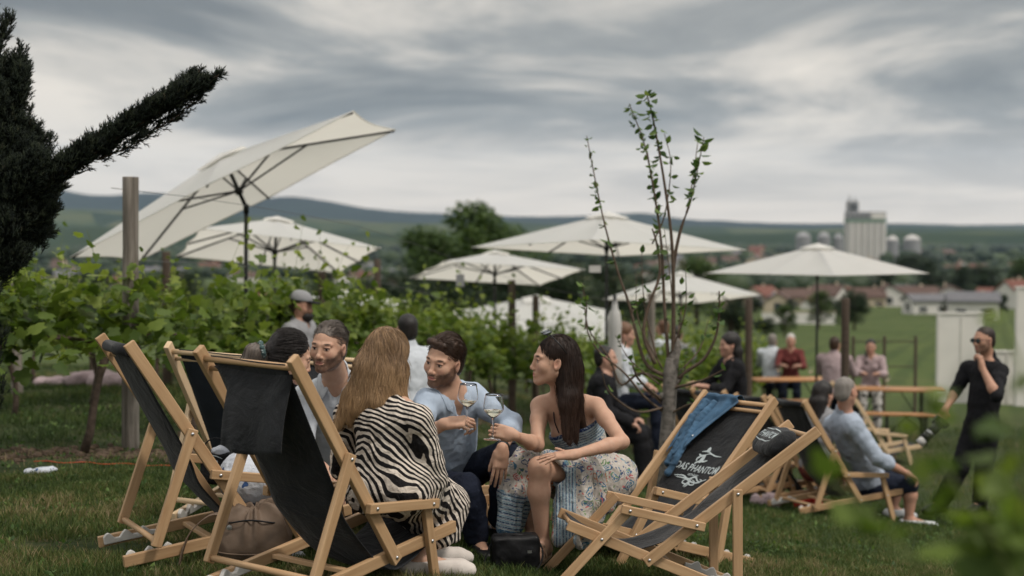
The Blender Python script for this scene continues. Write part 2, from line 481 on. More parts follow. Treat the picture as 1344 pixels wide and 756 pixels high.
def paisley():
    t = NT('paisley_dress_fabric'); c = t.coord('Object')
    a = t.n('ShaderNodeAttribute', attribute_name='band')
    base = (0.41, 0.375, 0.335)
    n = t.n('ShaderNodeTexNoise', {'Scale': 14, 'Detail': 2}); t.t.links.new(c, n.inputs['Vector'])
    mp = t.mix(0.10, c, n.outputs['Color'], 'ADD')
    v = t.n('ShaderNodeTexVoronoi', {'Scale': 19.0, 'Randomness': 0.9}); t.t.links.new(mp, v.inputs['Vector'])
    # concentric rings in each cell: paisley drops
    ring = t.math('FRACT', t.math('MULTIPLY', v.outputs['Distance'], 4.6))
    hue = t.n('ShaderNodeSeparateColor'); t.t.links.new(v.outputs['Color'], hue.inputs[0])
    colr = t.ramp(hue.outputs[0], [(0.0, (0.05, 0.14, 0.22)), (0.3, (0.36, 0.05, 0.06)), (0.45, (0.03, 0.06, 0.14)), (0.62, (0.09, 0.17, 0.07)), (0.78, (0.42, 0.14, 0.06)), (0.9, (0.10, 0.22, 0.30))], 'CONSTANT')
    inr = t.math('LESS_THAN', v.outputs['Distance'], 0.46)
    show = t.math('MULTIPLY', inr, t.math('GREATER_THAN', ring, 0.52))
    show = t.math('MULTIPLY', show, t.math('GREATER_THAN', hue.outputs[1], 0.12))
    c1 = t.mix(t.math('MULTIPLY', show, 0.97), base, colr)
    v2 = t.n('ShaderNodeTexVoronoi', {'Scale': 55.0}); t.t.links.new(mp, v2.inputs['Vector'])
    dot = t.math('LESS_THAN', v2.outputs['Distance'], 0.36)
    hue2 = t.n('ShaderNodeSeparateColor'); t.t.links.new(v2.outputs['Color'], hue2.inputs[0])
    col2 = t.ramp(hue2.outputs[0], [(0.0, (0.03, 0.07, 0.16)), (0.25, (0.13, 0.22, 0.10)), (0.4, (0.5, 0.47, 0.44)), (0.6, (0.40, 0.09, 0.08)), (0.75, (0.5, 0.47, 0.44))], 'CONSTANT')
    c1 = t.mix(t.math('MULTIPLY', dot, 0.8), c1, col2)
    # woven border: stripes along the band coordinate
    b = a.outputs['Fac']
    st = t.math('FRACT', t.math('MULTIPLY', b, 9.0))
    bc = t.ramp(st, [(0.0, (0.015, 0.03, 0.09)), (0.2, (0.30, 0.40, 0.44)), (0.42, (0.06, 0.14, 0.24)), (0.52, (0.42, 0.50, 0.50)), (0.72, (0.22, 0.06, 0.09)), (0.8, (0.24, 0.36, 0.42)), (0.93, (0.02, 0.05, 0.12))], 'CONSTANT')
    tick = t.math('GREATER_THAN', t.noise(c, 120, 1), 0.56)
    bc = t.mix(t.math('MULTIPLY', tick, 0.55), bc, (0.36, 0.42, 0.44))
    isb = t.math('GREATER_THAN', b, 0.02)
    t.P(Base_Color=t.mix(isb, c1, bc), Roughness=0.85); t.b.inputs['Specular IOR Level'].default_value = 0.2
    t.bump(t.noise(c, 15, 4, 0.5, 0.6), 0.8, 0.03); return t.m
M['paisley'] = paisley()
def dotted(name, base, spot, scale=16, thr=0.3):
    t = NT(name); c = t.coord('Object')
    n = t.n('ShaderNodeTexNoise', {'Scale': 18, 'Detail': 2}); t.t.links.new(c, n.inputs['Vector'])
    mp = t.mix(0.05, c, n.outputs['Color'], 'ADD')
    v = t.n('ShaderNodeTexVoronoi', {'Scale': scale, 'Randomness': 0.85}); t.t.links.new(mp, v.inputs['Vector'])
    t.P(Base_Color=t.ramp(v.outputs['Distance'], [(thr, spot), (thr+0.04, base)]), Roughness=0.85)
    t.bump(t.noise(c, 16, 4), 0.7, 0.03); return t.m
M['dots'] = dotted('white_with_blue_spots', (0.55, 0.58, 0.64), (0.03, 0.08, 0.22), 17, 0.26)
M['dalmatian'] = dotted('white_with_black_spots', (0.58, 0.56, 0.54), (0.02, 0.02, 0.022), 13, 0.34)
def leaf_mat(name, lo, mid, hi, yellow=(0.30, 0.28, 0.05), transl=0.35, rough=0.55):
    t = NT(name); c = t.coord('Object')
    a = t.n('ShaderNodeAttribute', attribute_name='rnd')
    n = t.noise(c, 22, 3)
    f = t.math('ADD', t.math('MULTIPLY', a.outputs['Fac'], 0.8), t.math('MULTIPLY', n, 0.2))
    col = t.ramp(f, [(0.05, lo), (0.5, mid), (0.88, hi), (0.99, yellow)])
    t.P(Base_Color=col, Roughness=rough); t.b.inputs['Specular IOR Level'].default_value = 0.3
    tr = t.n('ShaderNodeBsdfTranslucent')
    br = t.mix(1.0, col, (1.25, 1.3, 0.75), 'MULTIPLY'); t.t.links.new(br, tr.inputs['Color'])
    ms = t.n('ShaderNodeMixShader', {0: transl}); t.t.links.new(t.b.outputs[0], ms.inputs[1]); t.t.links.new(tr.outputs[0], ms.inputs[2])
    t.t.links.new(ms.outputs[0], t.out.inputs[0]); return t.m
M['vine_leaf'] = leaf_mat('vine_leaf', (0.035, 0.070, 0.014), (0.115, 0.170, 0.028), (0.27, 0.32, 0.07), (0.40, 0.38, 0.10), 0.42)
M['conifer'] = leaf_mat('conifer_sprays', (0.003, 0.006, 0.004), (0.007, 0.013, 0.007), (0.022, 0.030, 0.014), (0.08, 0.05, 0.035), 0.06, 0.85)
M['tree_leaf'] = leaf_mat('tree_leaf', (0.018, 0.036, 0.010), (0.045, 0.085, 0.018), (0.10, 0.15, 0.035), (0.14, 0.17, 0.04), 0.25)
M['tree_leaf_dark'] = leaf_mat('dark_tree_leaf', (0.008, 0.018, 0.008), (0.018, 0.038, 0.014), (0.04, 0.065, 0.022), (0.06, 0.08, 0.03), 0.2)
M['bark'] = simple('bark', (0.075, 0.055, 0.042), 0.95, 0.4, 25, 0.8, 70)
M['bark_grey'] = simple('grey_fruit_tree_bark', (0.15, 0.135, 0.12), 0.95, 0.45, 30, 0.7, 90)
M['twig'] = simple('young_twig', (0.10, 0.07, 0.05), 0.8, 0.25, 30)
M['stem'] = simple('green_shoot', (0.12, 0.15, 0.05), 0.7, 0.2, 30)
def canopy_mat():
    t = NT('umbrella_canvas'); c = t.coord('Object')
    n = t.noise(c, 3, 3)
    col = t.ramp(n, [(0.3, (0.76, 0.76, 0.75)), (0.7, (0.80, 0.80, 0.79))])
    t.P(Base_Color=col, Roughness=0.85); t.b.inputs['Specular IOR Level'].default_value = 0.2
    tr = t.n('ShaderNodeBsdfTranslucent'); tr.inputs['Color'].default_value = (0.86, 0.83, 0.76, 1)
    ms = t.n('ShaderNodeMixShader', {0: 0.50}); t.t.links.new(t.b.outputs[0], ms.inputs[1]); t.t.links.new(tr.outputs[0], ms.inputs[2])
    t.t.links.new(ms.outputs[0], t.out.inputs[0]); t.bump(t.noise(c, 5, 3, 0.5, 0.5), 0.25, 0.03); return t.m
M['canvas'] = canopy_mat()
def glass_mat():
    t = NT('clear_glass'); t.P(Base_Color=(1, 1, 1, 1), Roughness=0.0, IOR=1.3); t.b.inputs['Transmission Weight'].default_value = 1.0; return t.m
M['glass'] = glass_mat()
def wine_mat():
    t = NT('white_wine'); t.P(Base_Color=(0.96, 0.93, 0.76, 1), Roughness=0.0, IOR=1.25); t.b.inputs['Transmission Weight'].default_value = 0.75; return t.m
M['wine'] = wine_mat()
# ---------------------------------------------------------------- wooden deck chairs with armrests
def rail(name, a, b, w, t, mat, parent, ext=0.025, up=(0, 1, 0), bev=0.004):
    """one timber, its own local X along the grain; w is measured across the width given by up x dir"""
    a = Vector(a); b = Vector(b); d = b-a; L = d.length; d.normalize()
    side = Vector(up); nrm = d.cross(side).normalized(); side = nrm.cross(d).normalized()
    mb = MB().box((0, 0, 0), (L+2*ext, t, w))
    o = mb.build(name, mat, parent, bevel=bev)
    Mx = Matrix((d, side, nrm)).transposed().to_4x4(); Mx.translation = (a+b)/2
    o.matrix_local = Mx; LM[o] = Mx.copy()
    return o
def dowel(name, a, b, r, mat, parent, n=12):
    a = Vector(a); b = Vector(b); d = (b-a); L = d.length; d.normalize()
    mb = MB().tube([(-L/2, 0, 0), (L/2, 0, 0)], r, n)
    o = mb.build(name, mat, parent, smooth=False)
    for p in o.data.polygons: p.use_smooth = len(p.vertices) == 4
    s = d.orthogonal().normalized(); Mx = Matrix((d, s, d.cross(s))).transposed().to_4x4(); Mx.translation = (a+b)/2
    o.matrix_local = Mx; return o
def spline(pts, n):
    P = [np.array(p, float) for p in pts]; P = [2*P[0]-P[1]]+P+[2*P[-1]-P[-2]]
    out = []
    segs = len(P)-3
    for i in range(n):
        t = i/(n-1)*segs; k = min(int(t), segs-1); u = t-k
        a, b, c, d = P[k:k+4]
        out.append(0.5*((2*b)+(c-a)*u+(2*a-5*b+4*c-d)*u*u+(3*b-a-3*c+d)*u**3))
    return np.array(out)
_bolt = {}; LM = {}
def bolt(parent, p, side):
    if 'm' not in _bolt:
        _bolt['m'] = MB().lathe([(0.0001, 0.006), (0.004, 0.0055), (0.0075, 0.003), (0.0085, 0), (0.0001, 0)], 10).build('bolt', M['steel'], None, smooth=True)
        o = _bolt['m']
    else:
        o = _bolt['m'].copy(); COL.objects.link(o)
    o.parent = parent
    o.matrix_parent_inverse = Matrix.Identity(4)
    # parent is a rail with its own matrix: work in chair space
    T = Matrix.Translation(Vector(p)) @ Matrix.Rotation(-side*math.pi/2, 4, 'X')
    o.matrix_local = LM[parent].inverted() @ T
    return o
PROF_UP = {'Atop': [-0.52, 0.98], 'Abot': [0.09, 0.15], 'Et': 0.465, 'Ebot': [-0.41, 0.14], 'Bf': [0.53, 0.24], 'Br': [-0.60, 0.03], 'Cbot': [0.42, 0.0], 'Ctop': [0.28, 0.38], 'At': 0.71, 'Ct': 0.47}
PROF_LOW = {'Atop': [-0.565, 0.86], 'Abot': [0.082, 0.14], 'Et': 0.47, 'Ebot': [-0.40, 0.06], 'Bf': [0.50, 0.24], 'Br': [-0.60, 0.03], 'Cbot': [0.44, 0.0], 'Ctop': [0.22, 0.37], 'At': 0.71, 'Ct': 0.43}
CHAIRS = []; Z7 = C7Z-0.0757; N7 = C7N
def make_chair(label, x, y, yaw, prof, dz=0, tl=(0, 0), sag=0.0, top='none', slack=False, pinch=0, lift=0.0, size=1.0, zroot=None, nat=None, sling_mat='sling', group='wooden deck chairs on the lawn', wood='wood'):
    n = N7.copy() if nat else gnormal(x, y); n = (n+Vector((tl[0], tl[1], 0))).normalized()
    f = Vector((math.cos(yaw), math.sin(yaw), 0)); f = (f-n*f.dot(n)).normalized(); l = n.cross(f)
    root = thing('deck_chair', label, 'deck chair', group=group)
    Mx = Matrix((f, l, n)).transposed().to_4x4(); Mx.translation = Vector((x, y, gz(x, y)+dz if zroot is None else zroot)); Mx = Mx @ Matrix.Diagonal((size, size, size, 1)); root.matrix_world = Mx
    W = M[wood]; prof = dict(prof); br, bf = prof['Br'], prof['Bf']; prof['Br'] = [br[0]+(bf[0]-br[0])*.085, br[1]+(bf[1]-br[1])*.085]
    q = {k: (Vector((v[0], 0, v[1])) if hasattr(v, '__len__') else v) for k, v in prof.items()}
    A, Ab = q['Atop'], q['Abot']; Ebt = A+(Ab-A)*q['Et']; Arm = A+(Ab-A)*q['At']; CBp = q['Ctop']+(q['Cbot']-q['Ctop'])*q['Ct']
    Y = lambda v, s, d: Vector((v.x, s*d, v.z))
    for s in (-1, 1):
        a = rail('back_rail', Y(A, s, 0.262), Y(Ab, s, 0.262), 0.052, 0.028, W, root)
        b = rail('seat_rail', Y(q['Br'], s, 0.232), Y(q['Bf'], s, 0.232), 0.052, 0.028, W, root, 0.02)
        # white plastic notch rack on the rear end of the seat rail
        d = (q['Bf']-q['Br']).normalized(); up = Vector((-d.z, 0, d.x))
        mb = MB()
        base = Y(q['Br'], s, 0.206)
        pr = []
        hs = [(0.0, .022), (.012, .036), (.025, .040), (.038, .030), (.05, .012), (.075, .010), (.092, .030), (.105, .040), (.118, .032), (.135, .012), (.16, .010), (.178, .030), (.19, .038), (.202, .030), (.22, .012), (.25, .008)]
        for u, h in hs: pr.append(base+d*u+up*h)
        lo = [base+d*u+up*(-0.012) for u, h in hs]
        V = []; F = []
        for sgn in (-1, 1):
            for p in pr: V.append(p+Vector((0, sgn*0.011, 0)))
            for p in lo: V.append(p+Vector((0, sgn*0.011, 0)))
        m = len(hs)
        for i in range(m-1):
            F.append((i, i+1, m+i+1, m+i)); F.append((2*m+i+1, 2*m+i, 3*m+i, 3*m+i+1))
            F.append((i+1, i, 2*m+i, 2*m+i+1)); F.append((m+i, m+i+1, 3*m+i+1, 3*m+i))
        F.append((0, m, 3*m, 2*m)); F.append((m-1, 3*m-1, 4*m-1, 2*m-1))
        mb.add([tuple(v) for v in V], F)
        rk = mb.build('notch_rack', M['plastic'], b, bevel=0.004)
        rk.matrix_local = LM[b].inverted()
        c = rail('front_leg', Y(q['Cbot'], s, 0.262), Y(q['Ctop'], s, 0.262), 0.046, 0.026, W, root, 0.012)
        ar = rail('armrest', Y(Arm, s, 0.294), Y(q['Ctop'], s, 0.294), 0.042, 0.030, W, root, 0.042)
        e = rail('prop_leg', Y(q['Ebot'], s, 0.294), Y(Ebt, s, 0.294), 0.046, 0.026, W, root, 0.022)
        bolt(e, Y(Ebt, s, 0.307), s); bolt(ar, Y(Arm, s, 0.309), s); bolt(ar, Y(q['Ctop'], s, 0.309), s)
        bolt(a, Y(Ab, s, 0.276), s); bolt(c, Y(CBp, s, 0.275), s)
    ad = (Ab-A).normalized(); an = Vector((-ad.z, 0, ad.x))
    if an.x > 0: an = -an
    T1 = A+ad*0.025; T2 = A+ad*0.075
    dowel('top_dowel', Y(T1, -1, 0.25), Y(T1, 1, 0.25), 0.014, W, root)
    dowel('cross_dowel', Y(T2, -1, 0.25), Y(T2, 1, 0.25), 0.011, W, root)
    dowel('prop_dowel', Y(q['Ebot'], -1, 0.283), Y(q['Ebot'], 1, 0.283), 0.014, W, root)
    Fb = q['Bf']+(q['Br']-q['Bf']).normalized()*0.01
    dowel('front_dowel', Y(Fb, -1, 0.22), Y(Fb, 1, 0.22), 0.013, W, root)
    rb = q['Br']+(q['Bf']-q['Br']).normalized()*0.40
    rail('cross_brace', Y(rb, -1, 0.215), Y(rb, 1, 0.215), 0.04, 0.02, W, root, 0, (0, 0, 1))
    # sling
    low = Vector((0.12, 0, max(0.06, Ab.z-0.035-sag*0.6)+lift)); lf = lift*.75
    mid = A+(Ab-A)*0.55+an*(0.055+sag)
    hi = A+(Ab-A)*0.25+an*(0.03+sag*0.5)
    sp = spline([Fb+Vector((0, 0, 0.016)), Fb*0.6+low*0.4+Vector((0, 0, -0.015)), low, Ab*0.72+A*0.28+an*(0.075+sag-lf), mid-an*lf*.6, hi-an*lf*.3, T1+Vector((-0.012, 0, 0.012))], 40)
    if slack: sp = spline([Fb+Vector((0, 0, 0.016)), Fb*0.6+low*0.4+Vector((0, 0, -0.02)), Vector((.14, 0, .10)), Vector((0.0, 0, .14)), Vector((-.17, 0, .24)), Vector((-.33, 0, .37)), Vector((-.45, 0, .52)), Vector((-.52, 0, .70)), T1+Vector((-0.008, 0, -.10)), T1+Vector((-0.012, 0, 0.012))], 40)
    hw = 0.208
    G = np.zeros((40, 13, 3))
    for i, p in enumerate(sp):
        t = i/39
        for j in range(13):
            u = -1+2*j/12
            dip = 0.02*math.sin(math.pi*t)*(1-u*u)+0.004*math.sin(9*t+u*2.2)
            w_ = hw*(1-0.05*math.sin(math.pi*t))
            if t < 0.05 or t > 0.93: w_ = hw
            if pinch and u > 0: w_ = hw*(1-pinch*math.sin(math.pi*t)**.8)
            if pinch and u < 0: w_ = hw*(1+.13*math.sin(math.pi*t)**.6)
            if slack: w_ = hw*(1-0.16*math.sin(math.pi*min(1, max(0, (t-.3)/.62)))**.7)
            fold = 0.012*math.sin(u*5+t*7)*math.sin(math.pi*t) if slack else 0
            G[i, j] = (p[0]-dip*0.7+fold, u*w_, p[2]-dip*0.7+fold*.4)
    o = MB().sheet(G).build('sling', M[sling_mat], root, smooth=True, solid=0.003)
    root['_dummy'] = 0; del root['_dummy']
    info = dict(root=root, M=Mx, G=G, q=q, T1=T1, ad=ad, an=an, A=A)
    if top == 'flap':
        P = np.zeros((20, 13, 3))
        for i in range(20):
            t = i/19; pin = 1-(1-min(1, t/.30))**2 if t < .30 else 1
            for j in range(13):
                u = -1+2*j/12
                y = u*hw*(1.01 if u > 0 else 1.12)
                if u > 0: y = y*(1-.50*pin)
                P[i, j] = (T2.x-0.020-0.030*math.sin(t*2.0)-(.012+.008*math.sin(u*6))*t, y, T2.z+0.012-t*(0.315+0.015*math.cos(u*2.2)))
        MB().sheet(P).build('head_flap', M['sling'], root, smooth=True, solid=0.003)
    elif top == 'roll':
        dowel('rolled_flap', Y(T1+Vector((-0.004, 0, 0)), -1, 0.205), Y(T1+Vector((-0.004, 0, 0)), 1, 0.205), 0.027, M['sling'], root, 16)
    CHAIRS.append(info)
    return info
R_ = math.radians
C2 = make_chair('front deck chair seen from behind with the zebra dress woman sitting on it', -0.779, 5.985, R_(54.5), {'Atop': [-0.56, 0.988], 'Abot': [0.107, 0.168], 'Et': 0.467, 'Ebot': [-0.412, 0.141], 'Bf': [0.527, 0.249], 'Br': [-0.602, 0.03], 'Cbot': [0.405, -0.004], 'Ctop': [0.294, 0.382], 'At': 0.726, 'Ct': 0.438}, -0.0172, (0.0386, -0.0005), sag=0.035, pinch=0.30, top='flap')
C1 = make_chair('leftmost deck chair seen side-on beside the grey vineyard post', -1.376, 6.673, R_(29.5), {'Atop': [-0.528, 0.991], 'Abot': [0.082, 0.144], 'Et': 0.449, 'Ebot': [-0.391, 0.135], 'Bf': [0.535, 0.221], 'Br': [-0.598, 0.03], 'Cbot': [0.436, 0.001], 'Ctop': [0.252, 0.382], 'At': 0.672, 'Ct': 0.506}, -0.0014, (0.0099, -0.015), top='roll')
C3 = make_chair('empty pale deck chair standing behind the two left front chairs', -1.394, 7.78, R_(72.7), {'Atop': [-0.606, 0.933], 'Abot': [0.098, 0.151], 'Et': 0.431, 'Ebot': [-0.446, 0.127], 'Bf': [0.534, 0.226], 'Br': [-0.599, 0.03], 'Cbot': [0.439, 0.001], 'Ctop': [0.269, 0.388], 'At': 0.716, 'Ct': 0.498}, -0.0055, (-0.0017, -0.006), top='none', sling_mat='sling_blue', wood='wood_pale')
C4 = make_chair('deck chair holding the man in the white shirt, only a pale post showing', -1.22, 8.2, R_(262), PROF_LOW, top='none', wood='wood_pale')
C5 = make_chair('deck chair under the bearded man in the light blue shirt', -0.50, 7.78, R_(0), PROF_LOW, top='none')
C6 = make_chair('deck chair with printed black sling and a denim jacket over its back', 0.733, 7.586, R_(217.8), {'Atop': [-0.556, 0.922], 'Abot': [0.077, 0.122], 'Et': 0.459, 'Ebot': [-0.223, 0.057], 'Bf': [0.489, 0.179], 'Br': [-0.664, 0.025], 'Cbot': [0.456, 0.003], 'Ctop': [0.253, 0.391], 'At': 0.713, 'Ct': 0.587}, -0.0189, (0.0054, 0.022), top='none', lift=0.03)
C7 = make_chair('reclined empty deck chair in front with a black head cushion', 0.6343, 6.5686, R_(183.2), {'Atop': [-0.649, 0.879], 'Abot': [0.059, 0.155], 'Et': 0.475, 'Ebot': [-0.389, 0.041], 'Bf': [0.453, 0.255], 'Br': [-0.539, 0.02], 'Cbot': [0.489, -0.052], 'Ctop': [0.193, 0.378], 'At': 0.722, 'Ct': 0.37}, -0.0757, (0.047, -0.021), top='none', size=0.93, lift=0.062, zroot=CZ+0.93*(Z7-CZ), nat=(0.682, 7.063))
C9 = make_chair('deck chair carrying the grey-haired man in shorts on the right', 2.829, 12.436, R_(23.8), {'Atop': [-0.581, 0.967], 'Abot': [0.074, 0.166], 'Et': 0.487, 'Ebot': [-0.397, 0.101], 'Bf': [0.524, 0.253], 'Br': [-0.605, 0.031], 'Cbot': [0.453, 0.003], 'Ctop': [0.285, 0.395], 'At': 0.728, 'Ct': 0.446}, 0.0144, (-0.0043, -0.0406), top='roll')
C10 = make_chair('deck chair of the dark-haired woman beside the grey-haired man', 2.62, 13.35, R_(20), PROF_UP, top='roll')
C8 = make_chair('blurred deck chair directly behind the denim jacket chair', 2.18, 13.3, R_(26), PROF_UP, top='roll')
C11 = make_chair('distant deck chair beside the fruit tree with one post showing', 1.98, 14.3, R_(35), PROF_UP, top='roll')
C12 = make_chair('small far deck chair in front of the beer garden bench', 4.75, 18.6, R_(8), PROF_UP, top='none', wood='wood_pale')

def on_sling(ch, s, u, off=0.004):
    """point on the front of the sling: s 0 front .. 1 top, u -1..1 across (chair space)"""
    G = ch['G']; a = s*(G.shape[0]-1); i = min(int(a), G.shape[0]-2); fa = a-i
    b = (u+1)/2*(G.shape[1]-1); j = max(0, min(int(b), G.shape[1]-2)); fb = b-j
    p = (G[i, j]*(1-fa)+G[i+1, j]*fa)*(1-fb)+(G[i, j+1]*(1-fa)+G[i+1, j+1]*fa)*fb
    t = G[i+1, j]-G[i, j]; w = G[i, j+1]-G[i, j]; n = np.cross(w, t); n /= np.linalg.norm(n)
    if n[0]+n[2]*0.6 < 0: n = -n
    return p+n*off, n
def text_verts(txt, shear=0.0):
    cu = bpy.data.curves.new('t', 'FONT'); cu.body = txt; cu.size = 1; cu.align_x = 'CENTER'; cu.shear = shear; cu.resolution_u = 3; cu.offset = 0.012
    o = bpy.data.objects.new('t', cu); COL.objects.link(o); bpy.context.view_layer.update()
    me = bpy.data.meshes.new_from_object(o.evaluated_get(bpy.context.evaluated_depsgraph_get()))
    V = np.array([v.co[:] for v in me.vertices]); F = [tuple(p.vertices) for p in me.polygons]
    bpy.data.objects.remove(o); bpy.data.curves.remove(cu); bpy.data.meshes.remove(me); return V, F
def ribbon2d(pts, w):
    P = spline([(a, b) for a, b in pts], 8*len(pts)); V = []; F = []
    for i, p in enumerate(P):
        d = P[min(i+1, len(P)-1)]-P[max(i-1, 0)]; d = d/(np.linalg.norm(d)+1e-9); n = np.array([-d[1], d[0]])
        ww = w*(0.35+0.65*math.sin(math.pi*(i+0.5)/len(P)))
        V += [tuple(p+n*ww/2)+(0,), tuple(p-n*ww/2)+(0,)]
    F = [(2*i, 2*i+1, 2*i+3, 2*i+2) for i in range(len(P)-1)]
    return np.array(V), F
def sling_print(ch, parent):
    mb = MB(); hw = 0.208; L = 1.30
    def put(V, F, cx, cs, sc):
        out = []
        for v in V:
            # sitter's view: text reads with left = -y ... seen from the front of the chair the reader's left is the sitter's right
            u = (cx+v[0]*sc)/hw; s = cs+(v[1]*sc)/L
            p, n = on_sling(ch, s, u, 0.0045); out.append(p)
        mb.add(out, F)
    s0 = 0.70
    V, F = text_verts('DAS PHANTOM', 0.25); put(V, F, 0, s0, 0.047)
    V, F = text_verts('®', 0.0); put(V, F, 0.160, s0+0.018, 0.022)
    V, F = text_verts('GETRÄNKE', 0.15); put(V, F, 0.0, s0-0.018, 0.016)
    orn = [[(-.15, -.045), (-.08, -.035), (-.02, -.05), (.03, -.03), (.08, -.055), (.14, -.035)], [(-.13, -.052), (-.06, -.05), (0, -.062), (.05, -.07), (.09, -.06), (.10, -.045), (.08, -.04)],
           [(-.02, -.05), (-.05, -.065), (-.05, -.085), (-.02, -.09), (.0, -.07), (-.01, -.055)], [(.02, -.05), (.05, -.065), (.05, -.085), (.02, -.09), (0, -.07), (.01, -.055)], [(0, -.04), (-.005, -.07), (-.02, -.10), (-.03, -.115)], [(0.01, -.045), (.005, -.075), (-.005, -.105), (-.02, -.12)]]
    for o in orn:
        V, F = ribbon2d(o, 0.011); put(V*.85, F, 0, s0, 1)
    # masked swordsman
    for o, w in (([(-.02, .055), (-.005, .075), (.0, .10)], .03), ([(-.045, .112), (0, .118), (.045, .110)], .008), ([(-.01, .12), (.005, .132), (.018, .12)], .018), ([(0, .10), (.04, .108), (.09, .100), (.15, .098)], .007), ([(0, .098), (-.03, .09), (-.055, .098)], .012), ([(-.015, .06), (.02, .065), (.045, .072)], .010), ([(-.01, .065), (-.035, .055), (-.05, .045)], .011), ([(-.03, .085), (-.05, .075), (-.045, .06)], .012)):
        V, F = ribbon2d(o, w); put(V*.85, F, 0.0, s0-.002, 1)
    mb.build('sling_print', M['print'], parent)
sling_print(C6, C6['root'])

# head cushion on the reclined chair, its own print
def head_cushion(ch):
    A, ad, an, T1 = ch['A'], ch['ad'], ch['an'], ch['T1']
    c = T1+ad*0.12-an*0.035
    R = np.array([[ad.x, 0, -an.x], [0, 1, 0], [ad.z, 0, -an.z]])
    s = SDF()
    s.ell((0, 0, 0), (0.098, 0.205, 0.046), None, 0.03).ell((0.0, 0.15, 0), (0.088, 0.075, 0.042), None, 0.03).ell((0.0, -0.15, 0), (0.088, 0.075, 0.042), None, 0.03)
    V, F = s.mesh(0.007)
    V = V+vnormals(V, F)*(fbm(V, 22, 2)*0.004)[:, None]
    V2 = V @ R.T+np.array(c)
    o = mesh_np('head_cushion', V2, F, M['sling'])
    tag(o, 'black printed head cushion strapped to the reclined deck chair', 'cushion'); o.matrix_world = ch['M']
    bv = BVHTree.FromPolygons([Vector(v) for v in V], [tuple(map(int, f)) for f in F])
    mb = MB()
    def put(Vt, Ft, cx, cy, sc):
        out = []
        for v in Vt:
            h = bv.ray_cast(Vector((-(cy+v[1]*sc), (cx+v[0]*sc), 0.2)), Vector((0, 0, -1)))
            p = h[0] if h[0] is not None else Vector((-(cy+v[1]*sc), cx+v[0]*sc, 0))
            out.append(np.array(p)+np.array([0, 0, 0.003]))
        mb.add([tuple(R @ np.array(p)+np.array(c)) for p in out], Ft)
    Vt, Ft = text_verts('PHANTOM', 0.2); put(Vt, Ft, 0, -0.02, 0.062)
    for o2, w in (([(-.15, .035), (-.08, .045), (0, .048), (.08, .045), (.15, .035)], .007), ([(-.15, -.035), (-.08, -.04), (0, -.042), (.08, -.04), (.15, -.035)], .007)):
        Vt, Ft = ribbon2d(o2, w); put(Vt, Ft, 0, 0, 1)
    mb.build('cushion_print', M['print'], o)
head_cushion(C7)
def denim_jacket(ch):
    """crumpled jacket draped over the top dowel, sleeves hanging on the sling"""
    def pt(t, u, off): p, n = on_sling(ch, min(t, 1), u, off); return p
    rg = np.random.default_rng(4); T = v3(ch['T1']); nr, nc = 46, 44; G = np.zeros((nr, nc, 3))
    ph = rg.uniform(0, 6.28, 8)
    for i in range(nr):
        t = i/(nr-1)          # 0 behind the dowel .. .3 on top .. 1 lower end in front
        for c in range(nc):
            u = -1+2*c/(nc-1)
            f = (math.sin(u*7.0+ph[0]+t*2.0)*.6+math.sin(u*13+ph[1]-t*3)*.3+math.sin(u*3.1+ph[2])*.5)
            amp = .006+.020*min(1, t*1.3)
            if t < .32:
                a = (t/.32); hw_ = .62-.05*a; uu = -.42+u*hw_; y = uu*.208
                if a < .55: p = T+v3((-.030-.012*abs(u)-.012*(1-a), y, -.17*(1-a/.55)-.0)); p = p+v3((-amp*f*.5, 0, .012))
                else: b_ = (a-.55)/.45*math.pi; p = T+v3((-.026*math.cos(b_)*1.1, y, .018+.020*math.sin(b_)+amp*f*.3))
            else:
                a = (t-.32)/.68; hw_ = .50*(1-a)**.9+.24; cen_ = -.42-.46*a; uu = max(-1.12, cen_+u*hw_)
                s_ = .985-(.225+.035*math.sin(u*5.5+1))*a; p = pt(s_, uu, .012+amp*(1+f)*.95)
            G[i, c] = p
    o = MB().sheet(G).build('denim_jacket', M['denim'], None, smooth=True, solid=0.004, subd=1)
    o.matrix_world = ch['M']
    tag(o, 'blue denim jacket draped over the back of the printed deck chair', 'jacket')
    s = SDF()
    for (u0, u1, s1) in ((-.90, -.98, .70), (-.58, -.78, .665)):
        ps = [pt(.96, u0, .035), pt(.87, (u0+u1)/2-.04, .046), pt(.78, u1+.03, .038), pt(s1, u1, .022)]
        s.chain(ps, [.020, .024, .022, .019], .006)
    V, F = s.mesh(.005); n = vnormals(V, F); V = V+n*((.4-np.abs(fbm(V, 26, 3))*2)*.007)[:, None]; mesh_np('sleeve', V, F, M['denim'], o)
    MB().ball(tuple(pt(.80, -.58, .055)), .006, 8).build('button', M['steel'], o)
denim_jacket(C6)
# pen lying on the reclined chair's sling
p, n = on_sling(C7, 0.27, 0.15, 0.010); p2, n2 = on_sling(C7, 0.235, 0.42, 0.010)
pen = MB().tube([tuple(p), tuple(p2)], [0.006, 0.006], 10).build('pen', M['black_plastic'], None, smooth=True); pen.matrix_world = C7['M']
tag(pen, 'short dark pen with a pale tip lying on the empty sling', 'pen')
d_ = (p2-p)/np.linalg.norm(p2-p)
MB().tube([tuple(p), tuple(p-d_*0.02)], [0.0062, 0.002], 10).build('pen_tip', M['print'], pen, smooth=True)
MB().tube([tuple(p2), tuple(p2+d_*0.022)], [0.0065, 0.005], 10).build('pen_cap', M['steel'], pen, smooth=True)
